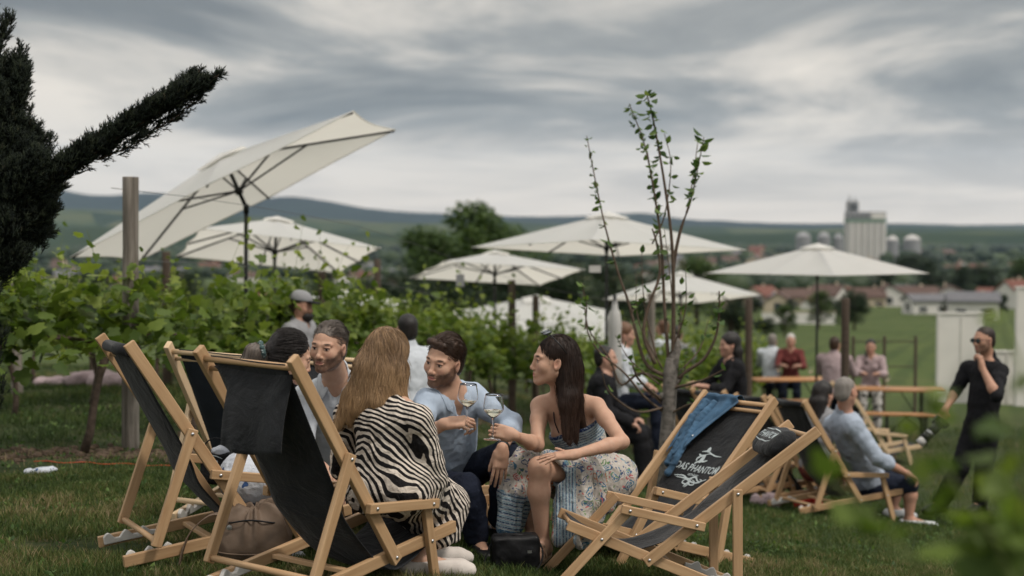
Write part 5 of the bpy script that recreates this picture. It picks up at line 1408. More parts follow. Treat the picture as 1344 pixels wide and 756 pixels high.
def back_person(label, px, py, d, pose, face, top, legs='navy', hair_kind='hair_dark', hairstyle='short', skinc=(0.46, 0.28, 0.21), sleeve=.4, arm='lap', fem=False, drop=0, group=None):
    H = v3(at(px, py, d)); f = nrm((face[0], face[1], 0)); r = np.cross(f, (0, 0, 1)); z = v3((0, 0, 1)); g = gz(H[0], H[1])
    nk = H-z*.165-f*.02; sit = pose == 'sit'
    pv = H-z*.72-f*(.10 if sit else .02)
    if sit: pv[2] = max(pv[2], g+.40)
    if not sit and pv[2]-g < .5: pv[2] = g+.5
    w = .165 if fem else .19
    J = dict(head=H, neck=nk, pelvis=pv, shR=nk-z*.045+r*w, shL=nk-z*.045-r*w)
    for S, q in (('R', 1), ('L', -1)):
        if sit:
            kn = pv+f*.43+r*q*.11+z*.02; an = v3((kn[0]+f[0]*.03, kn[1]+f[1]*.03, gz(kn[0], kn[1])+.08))
        else:
            kn = L3(pv+r*q*.09, v3((pv[0], pv[1], g+.08))+r*q*.12, .5)+f*.03; an = v3((pv[0], pv[1], g+.08))+r*q*.12
        J['kn'+S] = kn; J['an'+S] = an; J['toe'+S] = an+f*.17-z*.04
        sh = J['sh'+S]
        if arm == 'table': el = sh-z*.22+f*.16+r*q*.06; wr = el+f*.18-r*q*.10+z*.03
        elif arm == 'face' and q > 0: el = sh-z*.20+f*.20; wr = H-z*.12+f*.12
        else: el = sh-z*.26+f*.06+r*q*.05; wr = el+f*.20-z*.10-r*q*.05
        J['el'+S] = el; J['wr'+S] = wr
    P = Person(J, (face[0], face[1], face[2] if len(face) > 2 else 0), fem=fem, detail=True)
    add_person(P, label, group, h=0.0085*max(1, d/15), base=skinc)
    shirt(P, top, o=0.022, sleeve=sleeve, low=-0.05, wr=0.010, h=0.0095, open_v=0.03)
    trousers(P, legs, upto=.95, h=0.010, o=0.018)
    for S in 'LR': shoe(P, S, 'leather_black')
    if hairstyle == 'short':
        hair(P, lambda s, p, R, sc: short_hair(s, p, R, sc, .001, .002), hair_kind, h=0.008, lock=.003)
    elif hairstyle == 'long':
        def pr(s, p, R, sc):
            s.ell(p(0, -0.022, 0.036), (0.086, 0.104, 0.092), R, 0.02); s.ell(p(0, -.06, -.05), (.088, .062, .11), R, .03)
            s.cone(p(.03, -.08, -.08), p(.05, -.09, -.26), .06, .035, .03); s.cone(p(-.04, -.07, -.08), p(-.06, -.08, -.28), .055, .03, .03)
            s.ell(p(0, 0.118, -0.035), (0.072, 0.098, 0.108), R, 0.012, -1)
        hair(P, pr, hair_kind, h=0.009, lock=.005, lockscale=(60, 60, 8))
    elif hairstyle == 'braid':
        def pr(s, p, R, sc):
            short_hair(s, p, R, sc, .003, .004); s.ball(p(0, -.11, .05), .035, .02); s.chain([p(.04, -.08, -.05), p(.07, .02, -.16), p(.06, .06, -.26), p(.05, .07, -.34)], [.034, .030, .026, .016], .015)
        hair(P, pr, hair_kind, h=0.008, lock=.004)
    return P
Pc = back_person('bearded man in a grey cap and dark shirt walking behind the vines', 396, 401, 12.2, 'stand', (0.9, -.25, -.15), 'greycloth', hair_kind='hair_dark', skinc=(.42, .24, .17))
def cap(P):
    R = P.R; H = P.J['head']; p = lambda x, y, z: H+R @ v3((x, y, z)); s = SDF()
    s.ell(p(0, -.018, .055), (.088, .106, .078), R, .01); s.half(p(0, 0, .045), -R[:, 2], .004)
    V, F = s.mesh(.007); o = mesh_np('cap', V, F, M['greycloth']); tag(o, 'grey baseball cap with a black peak on the bearded man', 'cap')
    s = SDF(); s.ell(p(0, .105, .045), (.070, .075, .010), R, .01); V, F = s.mesh(.006); mesh_np('peak', V, F, M['blackcloth'], o)
    b = SDF(); b.ell(p(0, .062, -.085), (.060, .052, .050), R, .02); b.ell(p(0, .11, -.03), (.05, .035, .033), R, .01, -1); V, F = b.mesh(.007); mesh_np('beard', V+vnormals(V, F)*(fbm(V, 90, 2)*.004)[:, None], F, M['hair_black'], P.obj, attrs={'tone': np.full(len(V), .3)})
cap(Pc)
back_person('ginger-haired man half hidden by leaves left of the cap wearer', 342, 398, 13.6, 'stand', (-.6, .5), 'blackcloth', hair_kind='hair_ginger', skinc=(.55, .30, .21))
back_person('person with black hair and a white shirt behind the blonde woman', 534, 432, 10.9, 'sit', (-.3, .9), 'shirt_white', hair_kind='hair_black', hairstyle='short', sleeve=.9)
back_person('woman with reddish blonde hair in a white top beside the folded umbrella', 821, 438, 15.0, 'sit', (.95, -.2, -.1), 'shirt_white', hair_kind='hair_ginger', hairstyle='long', fem=True, sleeve=.6)
back_person('balding man in a white shirt behind the fruit tree trunk', 869, 431, 20.0, 'stand', (-.6, .7), 'shirt_white', hair_kind='hair_ginger', sleeve=.5)
back_person('dark-haired person standing right of the balding man', 889, 438, 20.6, 'stand', (.3, .9), 'greycloth', hair_kind='hair_black')
back_person('person all in black sitting behind the fruit tree with knees drawn up', 796, 470, 13.2, 'sit', (.95, -.2), 'blackcloth', 'blackcloth', 'hair_black', sleeve=.95)
back_person('woman with long dark hair in a black top, facing left by the vines', 957, 452, 14.2, 'sit', (-.95, -.25, -.05), 'blackcloth', 'blackcloth', 'hair_black', 'long', fem=True, sleeve=.5, arm='table')
back_person('grey-haired man in a white shirt at the left beer table', 1014, 447, 24.6, 'sit', (.3, .9), 'shirt_white', hair_kind='hair_grey', arm='table')
back_person('white-haired woman in a brick red top at the left beer table', 1038, 447, 24.3, 'sit', (-.2, -.95, -.1), 'redcloth', hair_kind='hair_white', arm='table', fem=True)
back_person('man in a pale pink shirt with his back turned at the right beer table', 1096, 452, 20.9, 'sit', (.5, .85), 'pinkcloth', hair_kind='hair_brown', arm='table')
back_person('woman with a dark braid, pink cardigan and black-spotted trousers', 1143, 455, 22.8, 'sit', (-.25, -.95, -.05), 'pinkcloth', 'dalmatian', 'hair_black', 'braid', fem=True, arm='table', sleeve=.8)
back_person('woman with long black hair and grey top beside the grey-haired man', 1081, 517, 13.1, 'sit', (.75, .6, -.1), 'greycloth', 'redcloth', 'hair_black', 'long', fem=True)
# ---------------------------------------------------------------- ground sheet
def ground():
    rad = np.concatenate([np.linspace(0.3, 30, 100), 30*np.exp(np.linspace(0.03, math.log(14000/30), 90))])
    an = np.concatenate([np.radians(np.arange(0, 58, 6)), np.radians(np.arange(58, 122, 1.0)), np.radians(np.arange(122, 360, 7))])
    A, Rr = np.meshgrid(an, rad, indexing='ij')
    X = Rr*np.cos(A); Yy = Rr*np.sin(A); Z = ground_z(X, Yy)
    Z = Z+0.006*fbm(np.stack([X, Yy, 0*X], -1).reshape(-1, 3), 2.5, 2).reshape(X.shape)*np.clip(1-Rr/60, 0, 1)
    na, nr = A.shape
    V = np.stack([X, Yy, Z], -1).reshape(-1, 3)
    i, j = np.meshgrid(np.arange(na), np.arange(nr-1), indexing='ij'); i2 = (i+1) % na
    F = np.stack([i*nr+j, i*nr+j+1, i2*nr+j+1, i2*nr+j], -1).reshape(-1, 4)
    c = len(V); V = np.vstack([V, [[0, 0, gz(0, 0)]]])
    k = np.arange(na); T = np.stack([k*nr, ((k+1) % na)*nr, np.full(na, c)], -1)
    t = NT('ground'); co_ = t.coord('Object'); sp = t.n('ShaderNodeSeparateXYZ'); t.t.links.new(co_, sp.inputs[0])
    x, y = sp.outputs[0], sp.outputs[1]
    n1 = t.noise(co_, 0.9, 5, 0.6); n2 = t.noise(co_, 14, 4); 
    lawn = t.ramp(t.math('ADD', t.math('MULTIPLY', n1, .6), t.math('MULTIPLY', n2, .4)), [(0.3, (0.018, 0.028, 0.012)), (0.5, (0.035, 0.048, 0.018)), (0.66, (0.075, 0.065, 0.035))])
    # meadow beyond and the patchwork of fields in the valley
    meadow = t.ramp(t.noise(co_, 0.12, 5, 0.6), [(0.3, (0.045, 0.068, 0.022)), (0.7, (0.085, 0.112, 0.036))])
    rw = t.n('ShaderNodeTexWave', {'Scale': 0.30, 'Distortion': 1.2, 'Detail': 2.0, 'Detail Scale': 1.5}, wave_type='BANDS', bands_direction='X'); t.t.links.new(t.coord('Object', None, (0, 0, 0.33)), rw.inputs['Vector'])
    meadow = t.mix(t.math('MULTIPLY', t.ramp(rw.outputs['Fac'], [(.45, (0, 0, 0)), (.75, (1, 1, 1))]), .55), meadow, (0.035, 0.055, 0.02))
    meadow = t.mix(t.math('MULTIPLY', t.ramp(t.noise(co_, .5, 4), [(.5, (0, 0, 0)), (.7, (1, 1, 1))]), .35), meadow, (0.12, 0.115, 0.05))
    mp_ = t.n('ShaderNodeMapping'); mp_.inputs['Scale'].default_value = (0.0035, 0.0016, 1); mp_.inputs['Rotation'].default_value = (0, 0, 0.5); t.t.links.new(co_, mp_.inputs[0])
    vo = t.n('ShaderNodeTexVoronoi', {'Scale': 1.0, 'Randomness': 1.0}, distance='CHEBYCHEV'); t.t.links.new(mp_.outputs[0], vo.inputs['Vector'])
    sc_ = t.n('ShaderNodeSeparateColor'); t.t.links.new(vo.outputs['Color'], sc_.inputs[0])
    fields = t.ramp(sc_.outputs[0], [(0, (0.035, 0.055, 0.022)), (0.25, (0.085, 0.105, 0.04)), (0.5, (0.05, 0.075, 0.03)), (0.7, (0.14, 0.135, 0.07)), (0.85, (0.06, 0.09, 0.035))], 'CONSTANT')
    r_ = t.n('ShaderNodeVectorMath', operation='LENGTH'); t.t.links.new(co_, r_.inputs[0]); rr = r_.outputs['Value']
    def sm(a, b):
        m = t.n('ShaderNodeMapRange', {1: a, 2: b}, interpolation_type='SMOOTHSTEP'); t.t.links.new(rr, m.inputs[0]); return m.outputs[0]
    col = t.mix(sm(22, 34), lawn, meadow); col = t.mix(sm(230, 420), col, fields)
    t.P(Base_Color=col, Roughness=1.0); t.b.inputs['Specular IOR Level'].default_value = 0.1
    t.bump(n2, 0.4, 0.05)
    o = mesh_np('ground', V, [F, T], t.m); o['kind'] = 'structure'
ground()
# ---------------------------------------------------------------- foliage
LEAF_PTS = np.array([(0, 0), (.20, -.10), (.50, .02), (.38, .28), (.56, .52), (.27, .58), (.22, .80), (0, 1.0), (-.22, .80), (-.27, .58), (-.56, .52), (-.38, .28), (-.50, .02), (-.20, -.10)])
def leaves_mesh(P, S, rng, kind='vine', droop=0.5, up=0.35):
    """P (n,3) positions, S (n,) sizes -> V, F list, rnd"""
    n = len(P)
    th = rng.uniform(0, 2*math.pi, n); ph = rng.normal(-droop, 0.55, n); ro = rng.normal(0, 0.6, n)
    d = np.stack([np.cos(th)*np.cos(ph), np.sin(th)*np.cos(ph), np.sin(ph)], 1)
    side = np.stack([-np.sin(th), np.cos(th), 0*th], 1); nn = np.cross(side, d)
    s2 = side*np.cos(ro)[:, None]+nn*np.sin(ro)[:, None]; n2 = np.cross(s2, d)
    if kind == 'vine':
        L = LEAF_PTS; m = len(L)
        ctr = np.array([0, 0.35])
        cup = 0.16*np.abs(L[:, 0])-0.10*L[:, 1]**2
        V = P[:, None, :]+(side_ := s2[:, None, :])*(L[None, :, 0, None])*S[:, None, None]+d[:, None, :]*L[None, :, 1, None]*S[:, None, None]+n2[:, None, :]*cup[None, :, None]*S[:, None, None]
        C = P+d*0.35*S[:, None]
        V = np.concatenate([V, C[:, None, :]], 1); k = m+1
        i = np.arange(n)[:, None]*k; a = np.arange(m)[None, :]
        F = np.stack([np.broadcast_to(i+m, (n, m)), i+a, i+(a+1) % m], -1).reshape(-1, 3)
        rnd = np.repeat(rng.uniform(0, 1, n), k)
        return V.reshape(-1, 3), F, rnd
    L = np.array([(0, 0), (.28, .35), (.22, .7), (0, 1.0), (-.22, .7), (-.28, .35)]); m = len(L)
    V = P[:, None, :]+s2[:, None, :]*L[None, :, 0, None]*S[:, None, None]+d[:, None, :]*L[None, :, 1, None]*S[:, None, None]+n2[:, None, :]*(0.5*np.abs(L[:, 0]))[None, :, None]*S[:, None, None]
    i = np.arange(n)[:, None]*m
    F = np.concatenate([i+np.array([[0, 1, 2, 3]]), i+np.array([[0, 3, 4, 5]])])
    return V.reshape(-1, 3), F, np.repeat(rng.uniform(0, 1, n), m)
ROWD = Vector((0.31, 0.95, 0)).normalized()
def vine_proto(seed, dens=1.0, leaf=0.095, shoots=15, tall=1.0):
    """a grapevine in local space: trunk at the origin, cane along +x for 1 m"""
    rng = np.random.default_rng(seed)
    t = thing('grapevine', 'x', 'grapevine')
    m = MB(); pts = [(0, 0, -0.05)]
    x = 0; y = 0
    for z in (0.15, 0.35, 0.55, 0.72): x += rng.normal(0, .03); y += rng.normal(0, .025); pts.append((x, y, z))
    m.tube(pts, [0.036, 0.030, 0.026, 0.027, 0.034], 8)
    for q in (-1, 1):
        m.tube([pts[-1], (x+q*.12, y, .80), (x+q*.33, y+.01, .84), (x+q*.52, y, .83)], [0.026, 0.018, 0.013, 0.009], 6)
    m.build('trunk', M['bark'], t, smooth=True)
    sm = MB(); P = []; S = []
    for k in range(shoots):
        x0 = -0.55+1.1*(k+rng.uniform(0, 1))/shoots; h = rng.uniform(0.5, .95)*tall*(1.45 if rng.uniform() < .18 else 1)
        p = np.array([x0, rng.normal(0, .03), .80]); d = nrm((rng.normal(0, .18), rng.normal(0, .22), 1)); pl = [p]
        if rng.uniform() < .25: d = nrm((rng.normal(0, .5), rng.choice([-1, 1])*.7, .35)); h *= .8
        st = h/9
        for i in range(9):
            d = nrm(d+rng.normal(0, .10, 3)+v3((0, 0, .05 if d[2] > .5 else -.14))); p = p+d*st; pl.append(p)
        sm.tube([tuple(q) for q in pl], [0.0042*(1-i*.08) for i in range(10)], 4, False)
        for i in range(1, 10):
            nl = int(round(rng.uniform(1.7, 3.6)*dens)) if i < 8 else 1
            for _ in range(nl):
                off = rng.normal(0, .075 if i < 7 else .03, 3); P.append(pl[i]+off); S.append(leaf*rng.uniform(.6, 1.25)*(1 if i < 7 else .55))
    for _ in range(int(70*dens)):
        P.append(np.array([rng.uniform(-.6, .6), rng.normal(0, .14), rng.normal(.92, .14)])); S.append(leaf*rng.uniform(.7, 1.3))
    sm.build('shoots', M['stem'], t, smooth=True)
    V, F, r = leaves_mesh(np.array(P), np.array(S), rng)
    # higher leaves younger and lighter
    hgt = np.clip((V[:, 2]-.9)/1.0, 0, 1); r = np.clip(r*.75+hgt*.28, 0, 1)
    mesh_np('leaves', V, F, M['vine_leaf'], t, smooth=False, attrs={'rnd': r})
    return t
VP = [vine_proto(s, d_, .115, n_, tl_) for s, d_, n_, tl_ in ((11, 1.0, 15, .95), (12, 1.1, 16, 1.05), (13, .75, 15, 1.0), (14, .95, 17, .95))]
_vused = set()
def place_vine(k, x, y, label, group='vines planted in rows behind the lawn', rot=None, sc=1.0):
    o = VP[k % 4]
    if k % 4 in _vused: o = copy_tree(o)
    _vused.add(k % 4)
    o.location = (x, y, gz(x, y)); o.rotation_euler = (0, 0, math.atan2(ROWD.y, ROWD.x)+(math.pi if random.random() < .5 else 0) if rot is None else rot); o.scale = (sc, sc, sc*random.uniform(.94, 1.06))
    tag(o, label, 'grapevine', group); return o
def row(x0, y0, ts, lab, sc=.86):
    for i, tt in enumerate(ts):
        x = x0+ROWD.x*tt*1.02+random.uniform(-.05, .05); y = y0+ROWD.y*tt*1.02
        place_vine(random.randrange(4), x, y, lab, sc=sc)
# nearest vine, by the big post, then its row receding behind the drinkers
place_vine(2, -3.00, 9.85, 'large leafy grapevine with a dark crooked trunk, left of the weathered post', rot=0.35, sc=1.0)
place_vine(2, -3.70, 9.5, 'leafy vine at the left edge of the picture under the conifer', rot=0.3)
row(-2.45, 10.9, range(0, 22), 'leafy green vine in the row running away behind the seated drinkers')
row(-4.15, 11.8, range(0, 20), 'leafy vine in the second row, behind the nearest vineyard row', .78)
row(-6.2, 12.6, range(1, 20), 'leafy vine in the third vineyard row at left', .74)
row(1.15, 15.9, range(0, 12), 'leafy vine behind the woman in black at the right')
def post(x, y, h, r, label, lean=(0, 0), mat='wood_old', group='wooden vineyard posts'):
    rng = random.Random(int(x*100)); g = gz(x, y)
    m = MB(); pts = [(lean[0]*k/8*h, lean[1]*k/8*h, -0.1+(h+.1)*k/8) for k in range(9)]
    m.tube(pts, [r*(1.08-.02*k+rng.uniform(-.06, .06)) for k in range(9)], 14)
    o = m.build('vineyard_post', M[mat], None, smooth=False, bevel=0.004); o.location = (x, y, g)
    for p in o.data.polygons: p.use_smooth = len(p.vertices) == 4
    # grain follows the post: local X up
    tag(o, label, 'post', group); return o
def wood_post_mat():
    t = NT('weathered_post'); c = t.coord('Object', (22, 22, 1.6)); n = t.noise(c, 1.0, 6, .65, .4)
    t.P(Base_Color=t.ramp(n, [(.28, (0.05, .043, .035)), (.5, (.17, .148, .125)), (.72, (.32, .29, .255))]), Roughness=.95); t.bump(n, .9, .012); return t.m
M['post'] = wood_post_mat()
post(-2.72, 10.08, 1.94, .058, 'thick weathered grey vineyard post standing at the end of the nearest row', (0.012, 0.0), 'post')
for (px, py, Y, h, lab) in ((672, 368, 18.5, None, 'brown post between the two centre umbrellas'), (703, 388, 22, None, 'thin post in front of the distant round white umbrella'), (218, 330, 15.5, None, 'dark post below the tilted umbrella'), (855, 385, 17.5, None, 'post behind the trunk of the fruit tree'), (983, 392, 20, None, 'post beside the woman dressed in black'), (1110, 392, 16.5, None, 'post in front of the seated couple at the beer table'), (423, 356, 17, None, 'post behind the man in the grey cap'), (20, 348, 13.5, None, 'pale post under the conifer at the left edge'), (495, 340, 21, None, 'post beside the edge of the second umbrella')):
    a = at(px, py, Y); g = gz(a.x, a.y); post(a.x, a.y, a.z-g, .05 if Y < 19 else .055, lab, (0, 0), 'post' if px in (855, 20) else 'wood_dark')
# wires along the nearest row
for z0, lab in ((0.85, 'low'), (1.35, 'middle'), (1.85, 'top')):
    pts = []
    for k in range(28):
        tt = -0.2+k*1.0; x = -2.72+ROWD.x*tt; y = 10.08+ROWD.y*tt
        pts.append((x, y, gz(x, y)+z0-0.02*math.sin(k*math.pi/6)**2))
    w_ = MB().tube(pts, .0022, 4).build('trellis_wire', M['steel_dull'] if 'steel_dull' in M else M['black'], None)
    tag(w_, '%s trellis wire strung along the nearest vine row' % lab, 'wire', 'trellis wires')

# ---- juniper at the left edge: dark mass and one long raised branch
def conifer():
    rng = np.random.default_rng(5); base = at(-60, 560, 8.3); g = gz(base.x, base.y)
    t = thing('conifer_tree', 'dark juniper at the left edge with one long branch reaching up into the sky', 'tree', (base.x, base.y, g))
    O = v3((base.x, base.y, g)); tr = MB()
    top = v3(at(-45, -40, 8.3))-O
    tr.tube([(0, 0, -.1), tuple(top*.3+v3((.02, 0, 0))), tuple(top*.7), tuple(top)], [.12, .10, .06, .02], 10)
    limbs = []
    def limb(a, b, r, bend=0.1):
        a = v3(a)-O; b = v3(b)-O; mid = (a+b)/2-v3((0, 0, bend)); P = spline([a, mid, b], 9); tr.tube([tuple(q) for q in P], list(np.linspace(r, r*.25, 9)), 6); limbs.append((P, r)); return P
    sp = []   # (pos, dir, len)
    def sprays(P, w0, w1, n, lift=.5, L=.11):
        for k in range(n):
            u = rng.uniform(0, 1)**.9*(len(P)-1.001); i = int(u); c = P[i]*(1-u+i)+P[i+1]*(u-i); tn = nrm(P[i+1]-P[i])
            f = u/(len(P)-1); w = w0*(1-f)+w1*f
            a = rng.uniform(0, 6.28); rr = w*rng.uniform(.0, 1)**.6; e1 = nrm(np.cross(tn, (0, 1, .1))); e2 = np.cross(tn, e1)
            off = (e1*math.cos(a)+e2*math.sin(a))*rr
            sp.append((c+off, nrm(tn*.9+off/(w+1e-6)*.55+v3((0, 0, lift))+rng.normal(0, .25, 3)), L*rng.uniform(.5, 1.2)*(1-.3*f)))
    B = limb(at(-30, 300, 8.3), at(288, 98, 8.05), .035, -.02)
    # bushy from px 60 on
    sprays(B[1:8], .080, .008, 1500, .75, .13); sprays(B[6:], .022, .003, 260, .25, .10)
    for (a_, b_, n_) in (((96, 222), (150, 176), 150), ((118, 207), (172, 148), 170), ((140, 192), (205, 126), 190), ((165, 176), (232, 108), 190), ((190, 160), (250, 96), 170), ((212, 146), (262, 92), 130), ((228, 138), (276, 108), 110), ((130, 208), (196, 176), 110), ((170, 184), (236, 150), 100), ((205, 160), (262, 130), 90)):
        q0, q1 = v3(at(a_[0], a_[1], 8.2))-O, v3(at(b_[0], b_[1], 8.1))-O; Q = spline([q0, (q0+q1)/2-v3((0, 0, .015)), q1], 6); tr.tube([tuple(c) for c in Q], list(np.linspace(.008, .002, 6)), 5); sprays(Q, .045, .006, n_, .35, .085)
    for _ in range(34):
        u = rng.uniform(1.2, 7.6); i = int(u); c = B[i]*(1-u+i)+B[i+1]*(u-i); tn = nrm(B[i+1]-B[i]); d_ = nrm(tn*.95+v3((0, rng.normal(0, .35), rng.uniform(-.05, .75)))); ln_ = rng.uniform(.10, .24)*(1.15-u/10)
        sprays(np.array([c+d_*ln_*k/4 for k in range(5)]), .055, .015, 75, .45, .09)
    for (a, b, w0, w1, n, bd) in (((-30, 330), (66, 268), .10, .06, 1700, .03), ((-30, 330), (30, 92), .13, .035, 1900, .0), ((-50, 380), (28, 325), .11, .08, 1200, .03), ((-40, 160), (10, 25), .07, .03, 500, 0), ((-50, 90), (0, -30), .06, .03, 300, 0), ((-70, 560), (-12, 430), .12, .10, 1000, .1), ((-70, 620), (-12, 500), .10, .10, 700, .1), ((-30, 330), (52, 205), .13, .05, 1800, .03), ((-10, 320), (60, 296), .10, .07, 1300, 0), ((-20, 270), (44, 212), .10, .05, 1100, 0), ((-20, 330), (30, 290), .13, .11, 1700, 0), ((-70, 480), (-20, 380), .10, .08, 900, 0), ((-30,240),(18,150),.09,.05,900,0), ((20, 300), (78, 245), .06, .03, 600, .02)):
        P = limb(at(a[0], a[1], 8.3), at(b[0], b[1], 8.3+rng.uniform(-.25, .25)), .025, bd); sprays(P, w0, w1, n, .55, .10)
    rgx = np.random.default_rng(77)
    for _ in range(150):
        py = rgx.uniform(85, 345); out = np.interp(py, [80, 110, 160, 200, 230, 260, 300, 325, 350], [26, 32, 40, 52, 66, 80, 76, 66, 36]); px = rgx.uniform(-30, out*.86)
        if 112 < py < 175 and px > 18: continue
        a0 = v3(at(px-8, py+14, 8.3))-O+v3((0, rgx.uniform(-.22, .22), 0)); d0 = nrm((rgx.uniform(.0, .75), rgx.uniform(-.3, .3), 1)); ln_ = rgx.uniform(.10, .20)
        P = np.array([a0+d0*ln_*k/4 for k in range(5)]); sprays(P, .075, .025, 130, .5, .085)
    tr.build('trunk', M['bark'], t, smooth=True)
    sp_p = np.array([s[0] for s in sp]); sp_d = np.array([s[1] for s in sp]); sp_l = np.array([s[2] for s in sp]); n = len(sp)
    # each spray: a spindle with side twiglets
    e1 = np.cross(sp_d, rng.normal(0, 1, (n, 3))); e1 /= np.linalg.norm(e1, axis=1)[:, None]; e2 = np.cross(sp_d, e1)
    V = []; F = []; base_i = 0
    def spind(p, d, l, w, ea, eb):
        nonlocal base_i
        q = np.stack([p, p+d*l[:, None]*.45+ea*w[:, None], p+d*l[:, None]*.45-ea*w[:, None]*.5+eb*w[:, None]*.85, p+d*l[:, None]*.45-ea*w[:, None]*.5-eb*w[:, None]*.85, p+d*l[:, None]], 1)
        V.append(q.reshape(-1, 3)); i = base_i+np.arange(len(p))[:, None]*5
        F.append(np.concatenate([i+np.array([[0, 1, 2]]), i+np.array([[0, 2, 3]]), i+np.array([[0, 3, 1]]), i+np.array([[1, 4, 2]]), i+np.array([[2, 4, 3]]), i+np.array([[3, 4, 1]])])); base_i += len(p)*5
    spind(sp_p, sp_d, sp_l, sp_l*.05+.001, e1, e2)
    for f_, a_ in ((.25, .9), (.45, -.9), (.62, .8)):
        d2 = sp_d+e1*a_*.7+e2*rng.normal(0, .5, n)[:, None]; d2 /= np.linalg.norm(d2, axis=1)[:, None]
        spind(sp_p+sp_d*(sp_l*f_)[:, None], d2, sp_l*.42, sp_l*.035+.001, e1, e2)
    r = np.concatenate([np.repeat(rng.uniform(0, 1, n), 5)]*4)
    mesh_np('foliage', np.concatenate(V), np.concatenate(F), M['conifer'], t, smooth=False, attrs={'rnd': r})
conifer()

# ---- young fruit tree in front of the centre
def fruit_tree():
    rng = np.random.default_rng(9); b = at(874, 655, 9.6); g = gz(b.x, b.y); O = v3((b.x, b.y, g)); D = 9.6
    t = thing('fruit_tree', 'young fruit tree with a grey trunk and long thin upright shoots', 'tree', tuple(O))
    L = lambda px, py, d=D: v3(at(px, py, d))-O
    m = MB()
    m.tube([(0, 0, -.1), tuple(L(874, 600)), tuple(L(878, 540)), tuple(L(880, 490)), tuple(L(882, 470))], [.070, .055, .047, .050, .038], 12)
    m.tube([tuple(L(880, 500)), tuple(L(884, 470)), tuple(L(889, 455)), tuple(L(884, 440))], [.045, .04, .03, .022], 8)
    for q in ((884, 472), (876, 490), (888, 500), (870, 520)): m.ball(tuple(L(*q)), .028, 8)
    m.build('trunk', M['bark_grey'], t, smooth=True)
    tw = MB(); P = []; S = []
    def shoot(pts, r0, r1, leaves=0, lf=(.5, 1), dd=0, ls=.05):
        q = spline([L(x, y, D+dd*i/(len(pts)-1)) for i, (x, y) in enumerate(pts)], 22)
        rr = np.linspace(r0, r1, 22); tw.tube([tuple(a) for a in q], list(rr), 6)
        for _ in range(leaves):
            u = rng.uniform(*lf)*21; i = min(20, int(u)); c = q[i]*(1-u+i)+q[i+1]*(u-i); P.append(c+rng.normal(0, .012, 3)); S.append(ls*rng.uniform(.6, 1.3))
    shoot([(883, 478), (884, 400), (882, 320), (872, 240), (858, 160), (848, 120)], .017, .004, 40, (.66, 1.0), -.2)
    shoot([(878, 480), (872, 400), (868, 320), (858, 250), (846, 190), (826, 136)], .014, .003, 64, (.42, 1.0), .3)
    shoot([(860, 478), (845, 440), (852, 400), (866, 360), (862, 320), (856, 300)], .016, .006, 10, (.2, .9), .1)
    shoot([(876, 495), (850, 480), (838, 450), (826, 400), (812, 360), (795, 300), (782, 240), (770, 178)], .015, .003, 34, (.6, 1.0), .2)
    shoot([(884, 340), (893, 300), (905, 270), (914, 230), (924, 180)], .008, .003, 36, (.5, 1.0), -.1, .06)
    shoot([(884, 360), (890, 320), (903, 270), (910, 230), (916, 186)], .007, .003, 6, (.6, 1.0), .1)
    shoot([(856, 320), (870, 290), (878, 250), (880, 210), (872, 175)], .006, .0025, 18, (.3, 1.0), 0)
    shoot([(868, 320), (862, 270), (850, 200)], .006, .003, 5, (.3, 1), .0)
    shoot([(888, 498), (905, 485), (925, 470), (940, 440), (944, 405), (944, 382)], .016, .004, 14, (.65, 1.0), -.2)
    shoot([(880, 510), (920, 500), (950, 485)], .014, .004, 2, (.4, 1), -.3)
    shoot([(874, 500), (840, 490), (815, 505), (800, 470), (772, 430), (765, 372)], .012, .003, 14, (.55, 1), .3)
    shoot([(870, 540), (845, 520), (820, 490), (785, 460), (770, 430), (770, 395)], .010, .003, 10, (.5, 1), -.2)
    shoot([(872, 535), (835, 540), (800, 515), (790, 490)], .009, .003, 3, (.4, 1), -.4)
    shoot([(868, 525), (840, 500), (830, 480)], .012, .005, 2, (.4, 1), -.4)
    shoot([(876, 545), (910, 530), (930, 545)], .009, .004, 4, (.4, 1), -.3)
    shoot([(768, 432), (770, 400), (764, 372)], .005, .002, 8, (.4, 1), -.3)
    shoot([(890, 440), (893, 415), (895, 398)], .006, .003, 10, (.3, 1), .2, .045)
    shoot([(830, 410), (838, 395), (850, 392)], .004, .002, 8, (.4, 1), .2, .045)
    for (x0, y0, x1, y1, bx) in ((878, 470, 900, 350, 10), (870, 485, 835, 360, -14), (884, 480, 872, 300, 4), (862, 470, 842, 330, -6), (880, 500, 930, 420, 12), (866, 505, 808, 440, -10), (876, 520, 900, 470, 8), (868, 530, 828, 470, -8)):
        shoot([(x0, y0), ((x0+x1)/2+bx, (y0+y1)/2), (x1, y1)], .007, .002, 7, (.35, 1), rng.uniform(-.3, .3), .045)
    tw.build('branch', M['twig'], t, smooth=True)
    V, F, r = leaves_mesh(np.array(P), np.array(S)*1.2, rng, 'plain', .1)
    mesh_np('foliage', V, F, M['fruit_leaf'], t, smooth=False, attrs={'rnd': r})
M['fruit_leaf'] = leaf_mat('fruit_leaf', (0.03, 0.065, 0.018), (0.065, 0.12, 0.03), (0.14, 0.21, 0.055))
fruit_tree()

